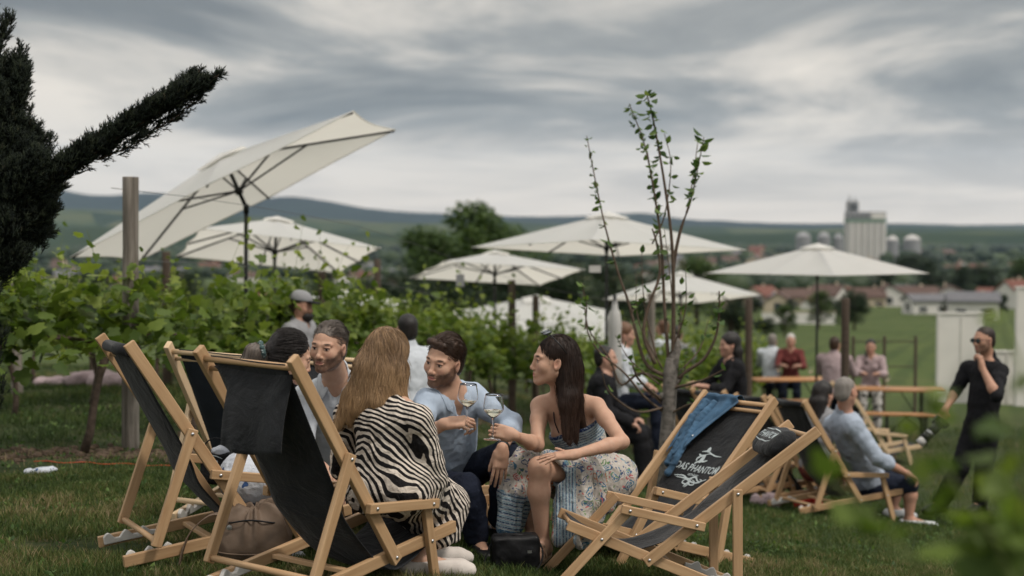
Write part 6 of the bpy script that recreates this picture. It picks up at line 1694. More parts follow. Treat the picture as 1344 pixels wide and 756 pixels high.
# ---- blurred shoots close to the lens at the right
def near_vine():
    rng = np.random.default_rng(21); b = at(1330, 900, 2.0)
    t = thing('foreground_vine', 'blurred vine shoots close to the lens in the bottom right corner', 'grapevine', (b.x, b.y, gz(b.x, b.y)))
    O = v3((b.x, b.y, gz(b.x, b.y))); L = lambda px, py, d: v3(at(px, py, d))-O
    st = MB(); P = []; S = []
    def shoot(pts, n, w, ls, r=.0035):
        q = spline([L(*p) for p in pts], 24); st.tube([tuple(a) for a in q], list(np.linspace(r, r*.4, 24)), 6)
        for _ in range(n):
            i = rng.integers(2, 24); P.append(q[i]+rng.normal(0, w, 3)); S.append(ls*rng.uniform(.7, 1.25))
    z = gz(b.x, b.y)
    for (pts, n, w, ls) in (([(1350, 900, 2.0), (1345, 780, 2.0), (1335, 690, 1.95), (1345, 600, 1.9)], 18, .03, .065), ([(1350, 820, 1.9), (1310, 720, 1.85), (1262, 650, 1.8), (1218, 560, 1.8), (1212, 510, 1.8)], 5, .010, .036), ([(1350, 800, 1.9), (1290, 690, 1.85), (1235, 625, 1.85), (1180, 592, 1.85)], 5, .012, .042), ([(1360, 760, 1.9), (1345, 640, 1.9), (1325, 570, 1.9), (1310, 545, 1.9)], 4, .012, .042),
                            ([(1360, 820, 2.1), (1335, 740, 2.0), (1310, 650, 2.0), (1330, 560, 1.95)], 9, .022, .055), ([(1390, 780, 1.8), (1380, 640, 1.8), (1352, 520, 1.8), (1318, 432, 1.85), (1288, 424, 1.85)], 3, .006, .030), ([(1340, 900, 1.9), (1250, 790, 1.85), (1180, 715, 1.8), (1105, 640, 1.8), (1086, 640, 1.8)], 8, .012, .042),
                            ([(1370, 900, 2.2), (1355, 800, 2.1), (1325, 740, 2.0)], 36, .055, .075), ([(1260, 900, 1.9), (1240, 790, 1.85), (1200, 740, 1.85), (1160, 720, 1.85)], 9, .02, .055)):
        shoot(pts, n, w, ls)
    st.tube([(0, 0, -.05), tuple(L(1345, 840, 2.0))], [.02, .008], 8)
    st.build('shoots', M['stem'], t, smooth=True)
    V, F, r = leaves_mesh(np.array(P), np.array(S), rng, 'vine', .3)
    mesh_np('leaves', V, F, M['vine_leaf'], t, smooth=False, attrs={'rnd': np.clip(r*.6+.08, 0, 1)})
near_vine()

# ---- grass
def grass():
    rng = np.random.default_rng(3)
    def scatter(n, y0, y1, marg=1.5):
        y = np.sqrt(rng.uniform(y0*y0, y1*y1, n)); x = rng.uniform(-1, 1, n)*(y*.365+marg); return x, y
    Xs, Ys, Hs = [], [], []
    for n, y0, y1, h, hs in ((410000, 5.0, 9.0, .045, 1), (200000, 9.0, 14.5, .055, 1.3), (70000, 14.5, 24, .07, 1.8)):
        x, y = scatter(n, y0, y1); Xs.append(x); Ys.append(y); Hs.append(np.full(n, h)*1.0)
    x = np.concatenate(Xs); y = np.concatenate(Ys); h0 = np.concatenate(Hs)
    P0 = np.stack([x, y, 0*x], 1)
    cl = fbm(P0, 1.3, 3); c2 = fbm(P0, 6.5, 2, 4.0)
    # worn earth and dry patches, and the bare strip under the vines
    bare = np.exp(-(((x+2.05)/.42)**2+((y-6.75)/.16)**2))+np.exp(-(((x+2.6)/.5)**2+((y-7.7)/.35)**2))*.6
    sx = -3.0+(y-9.9)*.326; strip = np.exp(-((np.abs(x-sx)*.94)/.30)**2)*(y > 8.8)
    strip2 = np.exp(-(((y-9.75-(x+3.3)*.1)/.22)**2))*(x < -1.3)*(x > -5)
    dens = np.clip(.75+.5*cl+.35*c2-bare*1.0-np.maximum(strip, strip2)*.9, .04, 1)
    keep = rng.uniform(0, 1, len(x)) < dens; x, y, h0, cl, c2, st = [a[keep] for a in (x, y, h0, cl, c2, np.maximum(np.maximum(strip, strip2), np.clip(bare, 0, 1)))]
    n = len(x); z = ground_z(x, y)
    far = np.clip((y-6)/8, 0, 3)
    h = h0*rng.uniform(.35, 1.15, n)*(1+.5*cl+.3*c2); w = .0022+.0011*far; w = w*rng.uniform(.7, 1.3, n)
    a = rng.uniform(0, 6.28, n); ln = rng.uniform(.15, .9, n)*h; b = rng.uniform(0, 6.28, n)
    ex = np.stack([np.cos(a)*w, np.sin(a)*w, 0*w], 1); tip = np.stack([np.cos(b)*ln, np.sin(b)*ln, h], 1); mid = tip*np.array([.38, .38, .62])
    P = np.stack([x, y, z-.004], 1)
    V = np.stack([P-ex, P+ex, P+mid-ex*.75, P+mid+ex*.75, P+tip], 1).reshape(-1, 3); i = np.arange(n)[:, None]*5
    Fq = i+np.array([[0, 1, 3, 2]]); Ft = i+np.array([[2, 3, 4]])
    big = fbm(np.stack([x, y, 0*x], 1), .55, 2, 9.0)
    r = np.clip(.40+.42*cl+.28*c2+.30*big+rng.normal(0, .19, n)+st*.35, 0, 1)
    t = NT('grass_blades'); at_ = t.n('ShaderNodeAttribute', attribute_name='rnd')
    col = t.ramp(at_.outputs['Fac'], [(0, (.024, .044, .012)), (.4, (.054, .090, .022)), (.72, (.105, .136, .036)), (.9, (.19, .17, .065)), (1, (.28, .22, .12))])
    t.P(Base_Color=col, Roughness=.6); t.b.inputs['Specular IOR Level'].default_value = .25
    tr = t.n('ShaderNodeBsdfTranslucent'); t.t.links.new(col, tr.inputs['Color']); ms = t.n('ShaderNodeMixShader', {0: .3}); t.t.links.new(t.b.outputs[0], ms.inputs[1]); t.t.links.new(tr.outputs[0], ms.inputs[2]); t.t.links.new(ms.outputs[0], t.out.inputs[0])
    o = mesh_np('grass', V, [Fq, Ft], t.m, smooth=False, attrs={'rnd': np.repeat(r, 5)}); tag(o, 'short uneven lawn grass covering the slope', 'grass', None, 'stuff')
    # broad-leaved weeds between the blades
    wx, wy = scatter(1500, 5.3, 13); P = []; S = []
    for X, Y in zip(wx, wy):
        for _ in range(rng.integers(3, 7)): P.append((X+rng.normal(0, .018), Y+rng.normal(0, .018), gz(X, Y)+rng.uniform(.008, .03))); S.append(rng.uniform(.018, .04))
    V, F, rr_ = leaves_mesh(np.array(P), np.array(S), rng, 'plain', -.35)
    o = mesh_np('weeds', V, F, M['fruit_leaf'], smooth=False, attrs={'rnd': rr_}); tag(o, 'small clover and plantain leaves scattered through the lawn', 'weeds', None, 'stuff')
    # rough clods and straw under the vines
    m = MB(); rr = random.Random(4); V = []; F = []
    cl_n = 900
    for k in range(cl_n):
        if k < 520: X = rr.uniform(-4.2, -1.4); Y = 9.75+(X+3.3)*.1+rr.gauss(0, .16)
        else: tt = rr.uniform(0, 12); X = -2.6+.326*tt+rr.gauss(0, .2); Y = 10+tt
        s = rr.uniform(.01, .034); m.ball((X, Y, gz(X, Y)+s*.2), (s*rr.uniform(.8, 1.6), s, s*.7), 4)
    o = m.build('soil_clods', M['soil'], None); tag(o, 'crumbly brown soil banked up along the vine row', 'soil', None, 'stuff')
M['soil'] = simple('dry_soil', (0.085, 0.060, 0.042), 1.0, .4, 20, .5, 90)
grass()
# ---------------------------------------------------------------- market umbrellas
def canopy_grid(corners, apex, n_per=10, sag=0.06):
    """panels from the apex to each rim segment; rim corners in local space"""
    V = []; F = []; m = len(corners)
    K = 9
    for i in range(m):
        a = v3(corners[i]); b = v3(corners[(i+1) % m]); base = len(V)
        for r in range(K+1):
            t = r/K
            for c in range(n_per+1):
                u = c/n_per
                e = a*(1-u)+b*u
                e = e+(-e*v3((1, 1, 0)))*sag*math.sin(math.pi*u)          # scalloped rim
                p = v3(apex)*(1-t)+e*t
                p[2] -= 0.035*math.sin(math.pi*t)*math.sin(math.pi*u)*np.linalg.norm((e-v3(apex))[:2])*0.6
                V.append(p)
        for r in range(K):
            for c in range(n_per):
                q = base+r*(n_per+1)+c; F.append((q, q+1, q+n_per+2, q+n_per+1))
    return V, F
def umbrella(label, base, top_pivot, axis, yaw, sx, sy, ribs8=True, rise=0.42, group='cream market umbrellas', pole_r=0.019, valance=0.0, col='black', hub_drop=0.42, hex_=False):
    """base, top_pivot world points of the straight pole; axis: unit normal of the canopy; sx, sy half sizes"""
    base = v3(base); piv = v3(top_pivot); ax = nrm(axis)
    t = thing('umbrella', label, 'umbrella', tuple(base), group=group)
    T = Matrix.Translation(Vector(-base))
    xax = nrm(v3((math.cos(yaw), math.sin(yaw), 0))-ax*np.dot((math.cos(yaw), math.sin(yaw), 0), ax)); yax = np.cross(ax, xax)
    Rm = np.stack([xax, yax, ax], 1)
    apex_h = hub_drop
    W = lambda p: Rm @ v3(p)+piv-base
    rz = apex_h-rise
    if hex_:
        cor = [(sx, -sy, rz), (sx, sy, rz), (0, sy*1.12, rz-0.01), (-sx, sy, rz), (-sx, -sy, rz), (0, -sy*1.12, rz-0.01)]
    else:
        cor = [(sx, -sy, rz), (sx, sy, rz), (-sx, sy, rz), (-sx, -sy, rz)]
        cor = [c for k in range(4) for c in (cor[k], tuple((v3(cor[k])+v3(cor[(k+1) % 4]))/2*v3((1.0, 1.0, 1))+v3((0, 0, 0.0))))]
    V, F = canopy_grid(cor, (0, 0, apex_h), 8, 0.035)
    c = MB().add([W(p) for p in V], F).build('canopy', M['canvas'], t, smooth=True)
    # cap with vent
    n = len(cor); V2 = [W((0, 0, apex_h+0.035))]; 
    for q in cor: V2.append(W(v3((0, 0, apex_h+0.028))+(v3(q)-v3((0, 0, apex_h)))*0.17))
    MB().add(V2, [(0, 1+i, 1+(i+1) % n) for i in range(n)]).build('vent_cap', M['canvas'], c)
    hem = MB()
    for i in range(n):
        a, b = v3(cor[i]), v3(cor[(i+1) % n]); pts = []
        for k in range(9):
            u = k/8; e = a*(1-u)+b*u; e = e-e*v3((1, 1, 0))*0.035*math.sin(math.pi*u); pts.append(W(e))
        hem.tube(pts, 0.006, 5)
    hem.build('hem', M['canvas'], c, smooth=True)
    MB().tube([(0, 0, 0), tuple(piv-base)], [pole_r, pole_r], 12).build('pole', M[col], t, smooth=True)
    MB().tube([tuple(piv-base), tuple(W((0, 0, apex_h-0.02)))], [pole_r*0.95]*2, 12).build('tilt_pole', M[col], t, smooth=True)
    k_ = MB().ball(tuple(piv-base), pole_r*1.5, 8); k_.tube([tuple(piv-base-v3((0, 0, .06))), tuple(piv-base+v3((0, 0, .03)))], pole_r*1.35, 10); k_.build('tilt_joint', M[col], t, smooth=True)
    run = (0, 0, apex_h-rise*0.95-0.02)
    MB().tube([W((0, 0, run[2]-.03)), W((0, 0, run[2]+.03))], pole_r*1.9, 12).build('runner', M[col], t, smooth=True)
    for q in cor:
        rb = MB().beam(tuple(W((0, 0, apex_h-0.02))), tuple(W(v3(q)*v3((.99, .99, 1))+v3((0, 0, -.012)))), 0.020, 0.014, tuple(ax)).build('rib', M[col], t)
        mid = v3((0, 0, apex_h-.02))*0.52+(v3(q)+v3((0, 0, -.012)))*0.48
        MB().beam(tuple(W(run)), tuple(W(mid)), 0.018, 0.012, tuple(ax)).build('strut', M[col], rb)
    MB().lathe([(0.0001, 0.06), (0.03, 0.05), (0.25, 0.035), (0.27, 0.02), (0.27, 0), (0.0001, 0)], 24).build('base', M['black'], t, smooth=False)
    return t
def std_umbrella(label, apex_px, apex_py, d, half, yaw=0.0, h=2.45, tilt=None, rise=0.42, pxbase=None, **kw):
    a = at(apex_px, apex_py, d); g = gz(a.x, a.y)
    n = gnormal(a.x, a.y, 1.5); ax = nrm(n) if tilt is None else nrm(tilt)
    piv = v3(a)-ax*0.45
    b = v3((piv[0], piv[1], g)); umbrella(label, b, piv, ax, yaw, half, half, rise=rise, hub_drop=0.45, **kw)
U1P = dict(piv=at(323, 272, 14.2), ax=(-0.473, 0.124, 1), yaw=-0.17, sx=1.56, sy=0.78)
def u1():
    piv = v3(U1P['piv']); b = v3((piv[0]-0.02, piv[1], gz(piv[0], piv[1])))
    umbrella('big tilted cream umbrella with its underside turned to the camera, at left', b, piv, U1P['ax'], U1P['yaw'], U1P['sx'], U1P['sy'], hex_=True, rise=0.39, hub_drop=0.57, pole_r=0.021)
u1()
std_umbrella('cream umbrella behind and below the big tilted one', 364, 287, 17.5, 1.06, 0.35, tilt=(0.05, 0.20, 1))
std_umbrella('cream umbrella with a grey card hanging at its rim, left of the centre pair', 650, 331, 22.0, 1.09, 0.30, tilt=(0.02, 0.16, 1), rise=0.34)
std_umbrella('widest cream umbrella of the centre pair, its pole behind the fruit tree', 797, 281, 18.5, 1.26, 0.62, tilt=(0.02, 0.07, 1), rise=0.45)
std_umbrella('low cream umbrella seen through the fruit tree branches', 893, 358, 26.0, 1.05, 0.45, tilt=(0.0, 0.13, 1), rise=0.45)
std_umbrella('cream umbrella standing over the beer tables at right', 1073, 322, 21.5, 1.17, 0.72, tilt=(0.0, 0.01, 1), rise=0.42)
std_umbrella('white umbrella far down the slope behind the vines, round like a tent', 705, 389, 30.0, 1.75, 0.1, tilt=(0.0, -0.12, 1), rise=0.62)
std_umbrella('white umbrella mostly hidden by vines left of centre', 446, 381, 30, 1.5, 0.1, tilt=(0.0, -0.10, 1), rise=0.5)
def closed_umbrella(label, px, ptop, pbot, d):
    a = at(px, ptop, d); b = at(px, pbot, d); g = gz(a.x, a.y)
    t = thing('closed_umbrella', label, 'umbrella', (a.x, a.y, g))
    H = a.z-g; L = a.z-b.z
    pr = [(0.001, H), (0.018, H-0.03), (0.030, H-0.12), (0.045, H-L*0.4), (0.060, H-L*0.8), (0.052, H-L*1.1), (0.062, H-L*1.9), (0.07, H-L*2.6), (0.02, H-L*2.62)]
    m = MB(); n = 20; V = []; F = []
    for i, (r, z) in enumerate(pr):
        for k in range(n): V.append((r*(1+0.22*math.cos(k*math.pi))*math.cos(2*math.pi*k/n), r*(1+0.22*math.cos(k*math.pi))*math.sin(2*math.pi*k/n), z))
    for i in range(len(pr)-1):
        for k in range(n): F.append((i*n+k, i*n+(k+1) % n, (i+1)*n+(k+1) % n, (i+1)*n+k))
    m.add(V, F).build('folded_canopy', M['canvas'], t, smooth=True)
    MB().tube([(0, 0, 0), (0, 0, H+.03)], .019, 10).build('pole', M['black'], t, smooth=True)
    MB().lathe([(0.0001, 0.05), (0.24, 0.035), (0.25, 0), (0.0001, 0)], 20).build('base', M['black'], t)
closed_umbrella('folded white umbrella beside the blonde woman in white', 807, 391, 436, 14.5)
# ---------------------------------------------------------------- bags and small things
def sdf_obj(name, s, mat, h=.006, wr=.004, fs=12, parent=None, seed=0):
    V, F = s.mesh(h); n = vnormals(V, F); V = V+n*((.4-np.abs(fbm(V, fs, 3, seed))*2)*wr)[:, None]; return mesh_np(name, V, F, M[mat], parent)
def brown_bag():
    c = v3(at(332, 712, 6.42)); c[2] = gz(c[0], c[1]); t = thing('handbag', 'brown leather bucket bag with a long strap lying under the front deck chairs', 'bag', tuple(c))
    s = SDF(); s.ell((0, 0, .10), (.17, .12, .115), None, .05); s.ell((.03, 0, .17), (.135, .10, .10), None, .05); s.cone((-.10, 0, .22), (.10, .02, .24), .05, .055, .04); s.half((0, 0, .0), (0, 0, -1), .01)
    s.ell((-.02, 0, .31), (.09, .045, .05), None, .02, -1)
    V, F = s.mesh(.006); n = vnormals(V, F); an = np.arctan2(V[:, 1], V[:, 0]-.01); k = np.clip((V[:, 2]-.10)/.16, 0, 1)
    V = V+n*(k*.014*np.sin(an*9+np.sin(an*4)*1.5)+.008*(.4-np.abs(fbm(V, 7, 3))*2))[:, None]
    bb = mesh_np('bag_body', V, F, M['leather'], t)
    MB().tube([(.135*math.cos(a)+.01, .100*math.sin(a), .215+.01*math.sin(a*3)) for a in np.linspace(0, 6.283, 33)], .004, 6).build('drawstring', M['leather_black'], bb, smooth=True)
    MB().tube([(.176*math.cos(a), .126*math.sin(a), .075) for a in np.linspace(0, 6.283, 33)], .0035, 6).build('seam', M['leather'], bb, smooth=True)
    m = MB(); P = spline([(-.10, -.02, .22), (-.18, -.05, .24), (-.27, -.09, .16), (-.31, -.11, .03), (-.29, -.10, .006)], 16)
    G = np.array([[p+v3((0, -.016, 0)), p+v3((.004, .016, .004))] for p in P]); m.sheet(G); m.build('strap', M['leather'], t, smooth=True, solid=.004)
    MB().lathe([(0.0001, .003), (.012, .002), (.012, -.002), (.0001, -.003)], 12, (-.09, -.085, .19), np.array([[1, 0, 0], [0, 0, -1], [0, 1, 0]])).build('snap', M['steel'], t)
brown_bag()
def black_bag():
    c = v3(at(676, 736, 6.72)); c[2] = gz(c[0], c[1]); t = thing('handbag', 'small black leather handbag on the grass by the sandalled feet', 'bag', tuple(c), (0, 0, .12))
    s = SDF(); s.box((0, 0, .085), (.115, .055, .085), None, .025, .02); s.ell((0, .0, .08), (.10, .068, .075), None, .03); sdf_obj('bag_body', s, 'leather_black', .0055, .006, 10, t)
    MB().tube([(-.10, 0, .162), (0, -.012, .170), (.10, 0, .160)], .006, 8).build('zip_edge', M['leather_black'], t, smooth=True)
    MB().tube(spline([(-.10, 0, .16), (-.13, -.02, .10), (-.15, -.05, .02), (-.05, -.10, .008), (.08, -.09, .008), (.13, -.03, .08), (.10, 0, .16)], 26), .0045, 6).build('strap', M['leather_black'], t, smooth=True)
    MB().box((.06, -.075, .10), (.02, .004, .012)).build('buckle', M['steel'], t)
black_bag()
def script_pouch():
    c = v3(at(284, 616, 6.95)); t = thing('tote_bag', 'black bag with white script hanging between the two left chairs', 'bag', tuple(c))
    s = SDF(); s.box((0, 0, 0.01), (.075, .03, .075), None, .015, .02); s.ell((0, 0, -.02), (.07, .045, .06), None, .02); sdf_obj('bag_body', s, 'sling', .005, .004, 12, t)
    MB().tube(spline([(-.06, 0, .07), (-.05, 0, .13), (.0, .0, .155), (.05, 0, .13), (.06, 0, .07)], 14), .004, 6).build('handle', M['sling'], t, smooth=True)
    mb = MB()
    for pts, w in (([(-.05, .05), (-.02, .06), (-.03, .03), (-.005, .04), (-.02, .015)], .008), ([(.0, .055), (.015, .045), (.0, .03), (.02, .02)], .007), ([(.035, .0), (.02, -.02), (.04, -.03), (.022, -.05)], .008), ([(-.05, .07), (.0, .075), (.04, .06)], .005)):
        V, F = ribbon2d(pts, w); mb.add([(v[0], -.050, v[1]) for v in V], F)
    mb.build('print', M['print'], t)
    s = SDF(); s.ell((.02, .0, .09), (.045, .03, .03), None, .02); sdf_obj('cloth_inside', s, 'dots', .006, .006, 20, t)
script_pouch()
def crumple(label, px, py, d, r, mat, cat, name, fl=.5, seed=0):
    c = v3(at(px, py, d)); g = gz(c[0], c[1]); s = SDF(); rg = random.Random(seed)
    for k in range(7): s.ell((rg.uniform(-r, r), rg.uniform(-r, r)*.7, r*fl*.5), (r*.55, r*.4, r*fl*.6), None, .01)
    V, F = s.mesh(max(.005, r/14)); n = vnormals(V, F); V = V+n*((.4-np.abs(fbm(V, 1.4/r, 3, seed))*2)*r*.14)[:, None]
    o = mesh_np(name, V, F, M[mat]); o.location = (c[0], c[1], g); tag(o, label, cat); return o
crumple('crumpled white and blue tissue lying on the grass at far left', 53, 627, 8.9, .065, 'dots', 'tissue', 'tissue', .6, 2)
crumple('small white paper napkin under the front deck chair', 386, 712, 6.62, .035, 'shirt_white', 'napkin', 'napkin', .8, 3)
crumple('red scarf bundled between the chairs of the seated pair on the right', 1062, 612, 12.9, .10, 'scarlet', 'scarf', 'scarf', 1.4, 4)
crumple('pale mauve cloth hanging low behind the reclined deck chair', 1006, 622, 12.8, .10, 'pinkcloth', 'cloth', 'cloth', 1.1, 5)
crumple('pale pink picnic blanket crumpled on the grass beyond the vines', 140, 522, 14.6, .30, 'pinkcloth', 'blanket', 'blanket', .5, 6)
crumple('pink jacket dropped on the grass beyond the left vines', 76, 524, 14.8, .16, 'pinkcloth', 'jacket', 'jacket', .6, 7)
pts = []
for k in range(22):
    px = 44+k*8.5; a = at(px, 607+3*math.sin(k*.35), 9.25); pts.append((a.x, a.y+.03*math.sin(k), gz(a.x, a.y)+.026))
o = MB().tube(pts, .0030, 6).build('cord', simple('orange_cord', (.45, .08, .03), .6), None, smooth=True); tag(o, 'thin orange cord lying on the grass in front of the vine row', 'cord')
def card(label, px, py, d, w, h, mat='plastic', txt=None):
    c = v3(at(px, py, d)); t = thing('card_sign', label, 'sign', tuple(c))
    MB().box((0, 0, 0), (w, .006, h)).build('board', M[mat], t); MB().tube([(0, 0, h/2-.01), (0, 0, h/2+.10)], .003, 5).build('string', M['black'], t)
card('white card hanging beside the umbrella pole behind the fruit tree', 781, 353, 15.1, .125, .075)
card('grey card hanging from the rim of the centre left umbrella', 604, 368, 17.4, .10, .15, 'greycloth')
# ---- beer tables and benches
M['beer_wood'] = make_wood('varnished_spruce', (0.34, 0.15, 0.05), (0.46, 0.24, 0.10))
def beer_table(label, px, py, d, yaw, L=2.2, w=.5, h=.77, cat='beer table', name='beer_table', group=None):
    a = at(px, py, d); g = gz(a.x, a.y); t = thing(name, label, cat, (a.x, a.y, g), (0, 0, yaw), group)
    MB().box((0, 0, h-.014), (L, w, .028)).build('tabletop' if name == 'beer_table' else 'seat', M['beer_wood'], t, bevel=.004)
    for q in (-1, 1):
        m = MB(); x = q*(L/2-.32)
        for y in (-w*.40, w*.40): m.box((x, y, (h-.03)/2), (.03, .02, h-.03))
        m.box((x, 0, .03), (.025, w*.8, .02)); m.box((x, 0, h*.6), (.02, w*.8, .02)); m.build('leg', M['black'], t)
        MB().beam((x, 0, h*.3), (x-q*.32, 0, h-.04), .015, .015).build('brace', M['black'], t)
    return t
beer_table('beer table of the white-haired pair, left of the umbrella pole', 1046, 488, 23.4, .10, 1.5)
beer_table('beer table in front of the woman with the dark braid', 1168, 497, 21.9, -.20, 1.6)
beer_table('bench beside the right beer table, empty at its right end', 1190, 522, 21.0, -.20, 1.2, .26, .46, 'bench', 'beer_bench')
beer_table('bench at the left beer table', 1040, 505, 22.6, .12, 1.2, .26, .46, 'bench', 'beer_bench')
for (px, py, d, lab) in ((1022, 478, 23.4, 'wine glass at the left end of the left beer table'), (1064, 478, 23.4, 'wine glass at the right end of the left beer table'), (1165, 488, 21.9, 'wine glass in front of the spotted trousers')):
    a = at(px, py, d); g = gz(a.x, a.y); wine_glass(lab, (a.x, a.y, g+.773), (0, 0, 1), .3, 1.1)
# ---- white partition panels at the right
M['white_paint'] = simple('white_paint', (.66, .64, .60), .8, .05, 2)
def slab(name, label, x0, x1, ytop, D, cat, thick=.12, yaw=0):
    a = at(x0, 500, D); b = at(x1, 500, D); g = min(gz(a.x, D), gz(b.x, D))-.1; top = at((x0+x1)/2, ytop, D).z
    t = thing(name, label, cat, ((a.x+b.x)/2, D, g)); W = b.x-a.x; H = top-g
    MB().box((0, 0, H/2), (W, thick, H)).build('panel', M['white_paint'], t, bevel=.01)
    for k in range(int(W/.5)+1): MB().box((-W/2+.02+k*.5, -thick/2-.012, H/2), (.03, .02, H-.02)).build('batten', M['white_paint'], t)
    MB().box((0, 0, H+.015), (W+.03, thick+.05, .03)).build('coping', M['white_paint'], t)
slab('partition', 'tall white partition panel behind the standing man in black', 1229, 1289, 412, 31, 'partition')
slab('partition', 'low white partition reaching the right edge of the picture', 1290, 1400, 462, 31.4, 'partition')
slab('partition', 'white upright panel cut by the right edge of the picture', 1332, 1400, 378, 30.2, 'partition')
def rail_fence():
    a = at(1120, 446, 27); b = at(1202, 446, 27); t = thing('fence', 'dark wire fence panel behind the woman with the dark braid', 'fence', (b.x, 27, gz(b.x, 27)))
    for k in range(3):
        x = (a.x-b.x)*k/2; m = MB().tube([(x, 0, -.1), (x, 0, a.z-gz(a.x, 27)+.1)], .03, 8); m.build('fence_post', M['wood_dark'], t)
    for z in (.35, .75, 1.15):
        H = (a.z-gz(a.x, 27)); MB().tube([(0, 0, H*z/1.15), (a.x-b.x, 0, H*z/1.15)], .012, 6).build('fence_rail', M['wood_dark'], t)
rail_fence()
# ---------------------------------------------------------------- valley: hills, woods, village, silo
def depth_for(px, py):
    lo, hi = 30.0, 11000.0
    for _ in range(60):
        mid = math.sqrt(lo*hi); p = at(px, py, mid)
        if p.z < gz(p.x, mid): hi = mid
        else: lo = mid
    return lo
def ridge(name, D, W, pts, mat, seed=0, rough=0.0, n=260):
    xs = np.array([p[0] for p in pts], float); ys = np.array([p[1] for p in pts], float)
    pxs = np.linspace(xs[0], xs[-1], n); pys = np.interp(pxs, xs, ys)
    k = np.ones(7)/7; pys = np.convolve(np.pad(pys, 3, 'edge'), k, 'valid')
    V = []
    K = 12
    for i in range(n):
        top = at(pxs[i], pys[i], D)
        for j in range(K+1):
            u = -1+2*j/K; y = D+u*W; x = top.x*(1 if u > -0.0 else (D+u*W*.5)/D)
            g = gz(x, y)-6; h = (top.z-g)*(math.cos(u*math.pi/2)**1.3)
            V.append((x, y, g+h))
    V = np.array(V); V[:, 2] += fbm(V, 1/220.0*(9000/D), 3, seed)*rough
    i, j = np.meshgrid(np.arange(n-1), np.arange(K), indexing='ij'); F = np.stack([i*(K+1)+j, i*(K+1)+j+1, (i+1)*(K+1)+j+1, (i+1)*(K+1)+j], -1).reshape(-1, 4)
    o = mesh_np(name, V, F[:, ::-1], mat); o['kind'] = 'structure'; return o
def hill_mat(name, sc, stops):
    t = NT(name); c = t.coord('Object'); n = t.noise(c, sc, 5, .6); v = t.n('ShaderNodeTexVoronoi', {'Scale': sc*.8}); t.t.links.new(t.coord('Object', (1, .5, 1)), v.inputs['Vector'])
    s_ = t.n('ShaderNodeSeparateColor'); t.t.links.new(v.outputs['Color'], s_.inputs[0])
    t.P(Base_Color=t.ramp(t.math('ADD', t.math('MULTIPLY', n, .55), t.math('MULTIPLY', s_.outputs[0], .45)), stops), Roughness=1.0); t.b.inputs['Specular IOR Level'].default_value = 0.05; return t.m
HM = hill_mat('wooded_mountain', .0012, [(.3, (.012, .020, .018)), (.6, (.020, .032, .024)), (.8, (.04, .052, .028))])
HF = hill_mat('hill_fields', .0030, [(.25, (.016, .030, .014)), (.48, (.026, .042, .018)), (.56, (.075, .085, .035)), (.66, (.03, .05, .02)), (.8, (.12, .115, .06))])
ridge('mountains', 9500, 2200, [(-500, 230), (-200, 236), (0, 243), (80, 250), (140, 258), (190, 252), (240, 255), (300, 264), (345, 262), (378, 255), (400, 257), (440, 268), (500, 275), (560, 280), (640, 283), (700, 285), (770, 285), (810, 281), (830, 276), (850, 279), (880, 287), (960, 291), (1060, 294), (1150, 293), (1250, 296), (1344, 295), (1600, 292), (1900, 290)], HM, 1, 14)
ridge('hills', 6000, 1300, [(-500, 268), (0, 270), (120, 275), (250, 282), (400, 286), (470, 290), (560, 293), (640, 290), (760, 296), (900, 296), (990, 300), (1100, 299), (1200, 298), (1344, 300), (1900, 297)], HF, 2, 8)
ridge('low_hills', 3600, 800, [(-500, 292), (0, 296), (150, 298), (300, 302), (430, 304), (560, 308), (700, 306), (880, 308), (1000, 306), (1140, 305), (1250, 304), (1344, 306), (1900, 304)], HF, 4, 4)
# far woods: one mass of crowns
def woods(label, spots, seed, mat, hh):
    rng = np.random.default_rng(seed); m = MB(); V = []; F = []; base = 0
    ico = bmesh.new(); bmesh.ops.create_icosphere(ico, subdivisions=2, radius=1); iv = np.array([v.co[:] for v in ico.verts]); iF = np.array([[v.index for v in f.verts] for f in ico.faces]); ico.free()
    R = []
    for (px0, px1, py, n, dD) in spots:
        for _ in range(n):
            px = rng.uniform(px0, px1); D = depth_for(px, py)*rng.uniform(1-dD, 1+dD); p = at(px, py, D); g = gz(p.x, D); s = hh*rng.uniform(.55, 1.1)
            d = 1+.22*fbm(iv, 1.7, 2, rng.uniform(0, 99)); V.append(iv*d[:, None]*np.array([s*.75, s*.75, s*.62])+np.array([p.x, D, g+s*.5])); F.append(iF+base); base += len(iv); R.append(np.full(len(iv), rng.uniform(0, 1)))
    o = mesh_np('woods', np.concatenate(V), np.concatenate(F), mat, smooth=False, attrs={'rnd': np.concatenate(R)}); tag(o, label, 'woods', None, 'stuff')
woods('dark woods filling the valley below the far hills', [(860, 1400, 330, 900, .10), (860, 1400, 326, 700, .08), (380, 900, 333, 400, .12), (-60, 420, 336, 350, .12), (-60, 1400, 345, 260, .15)], 3, M['tree_leaf_dark'], 14)
woods('tree belts and hedges between the village gardens', [(940, 1400, 362, 160, .05), (900, 1400, 352, 160, .07), (-40, 560, 362, 160, .08), (-40, 560, 350, 140, .1), (540, 900, 360, 120, .1), (940, 1340, 388, 110, .06)], 6, M['tree_leaf_dark'], 6)
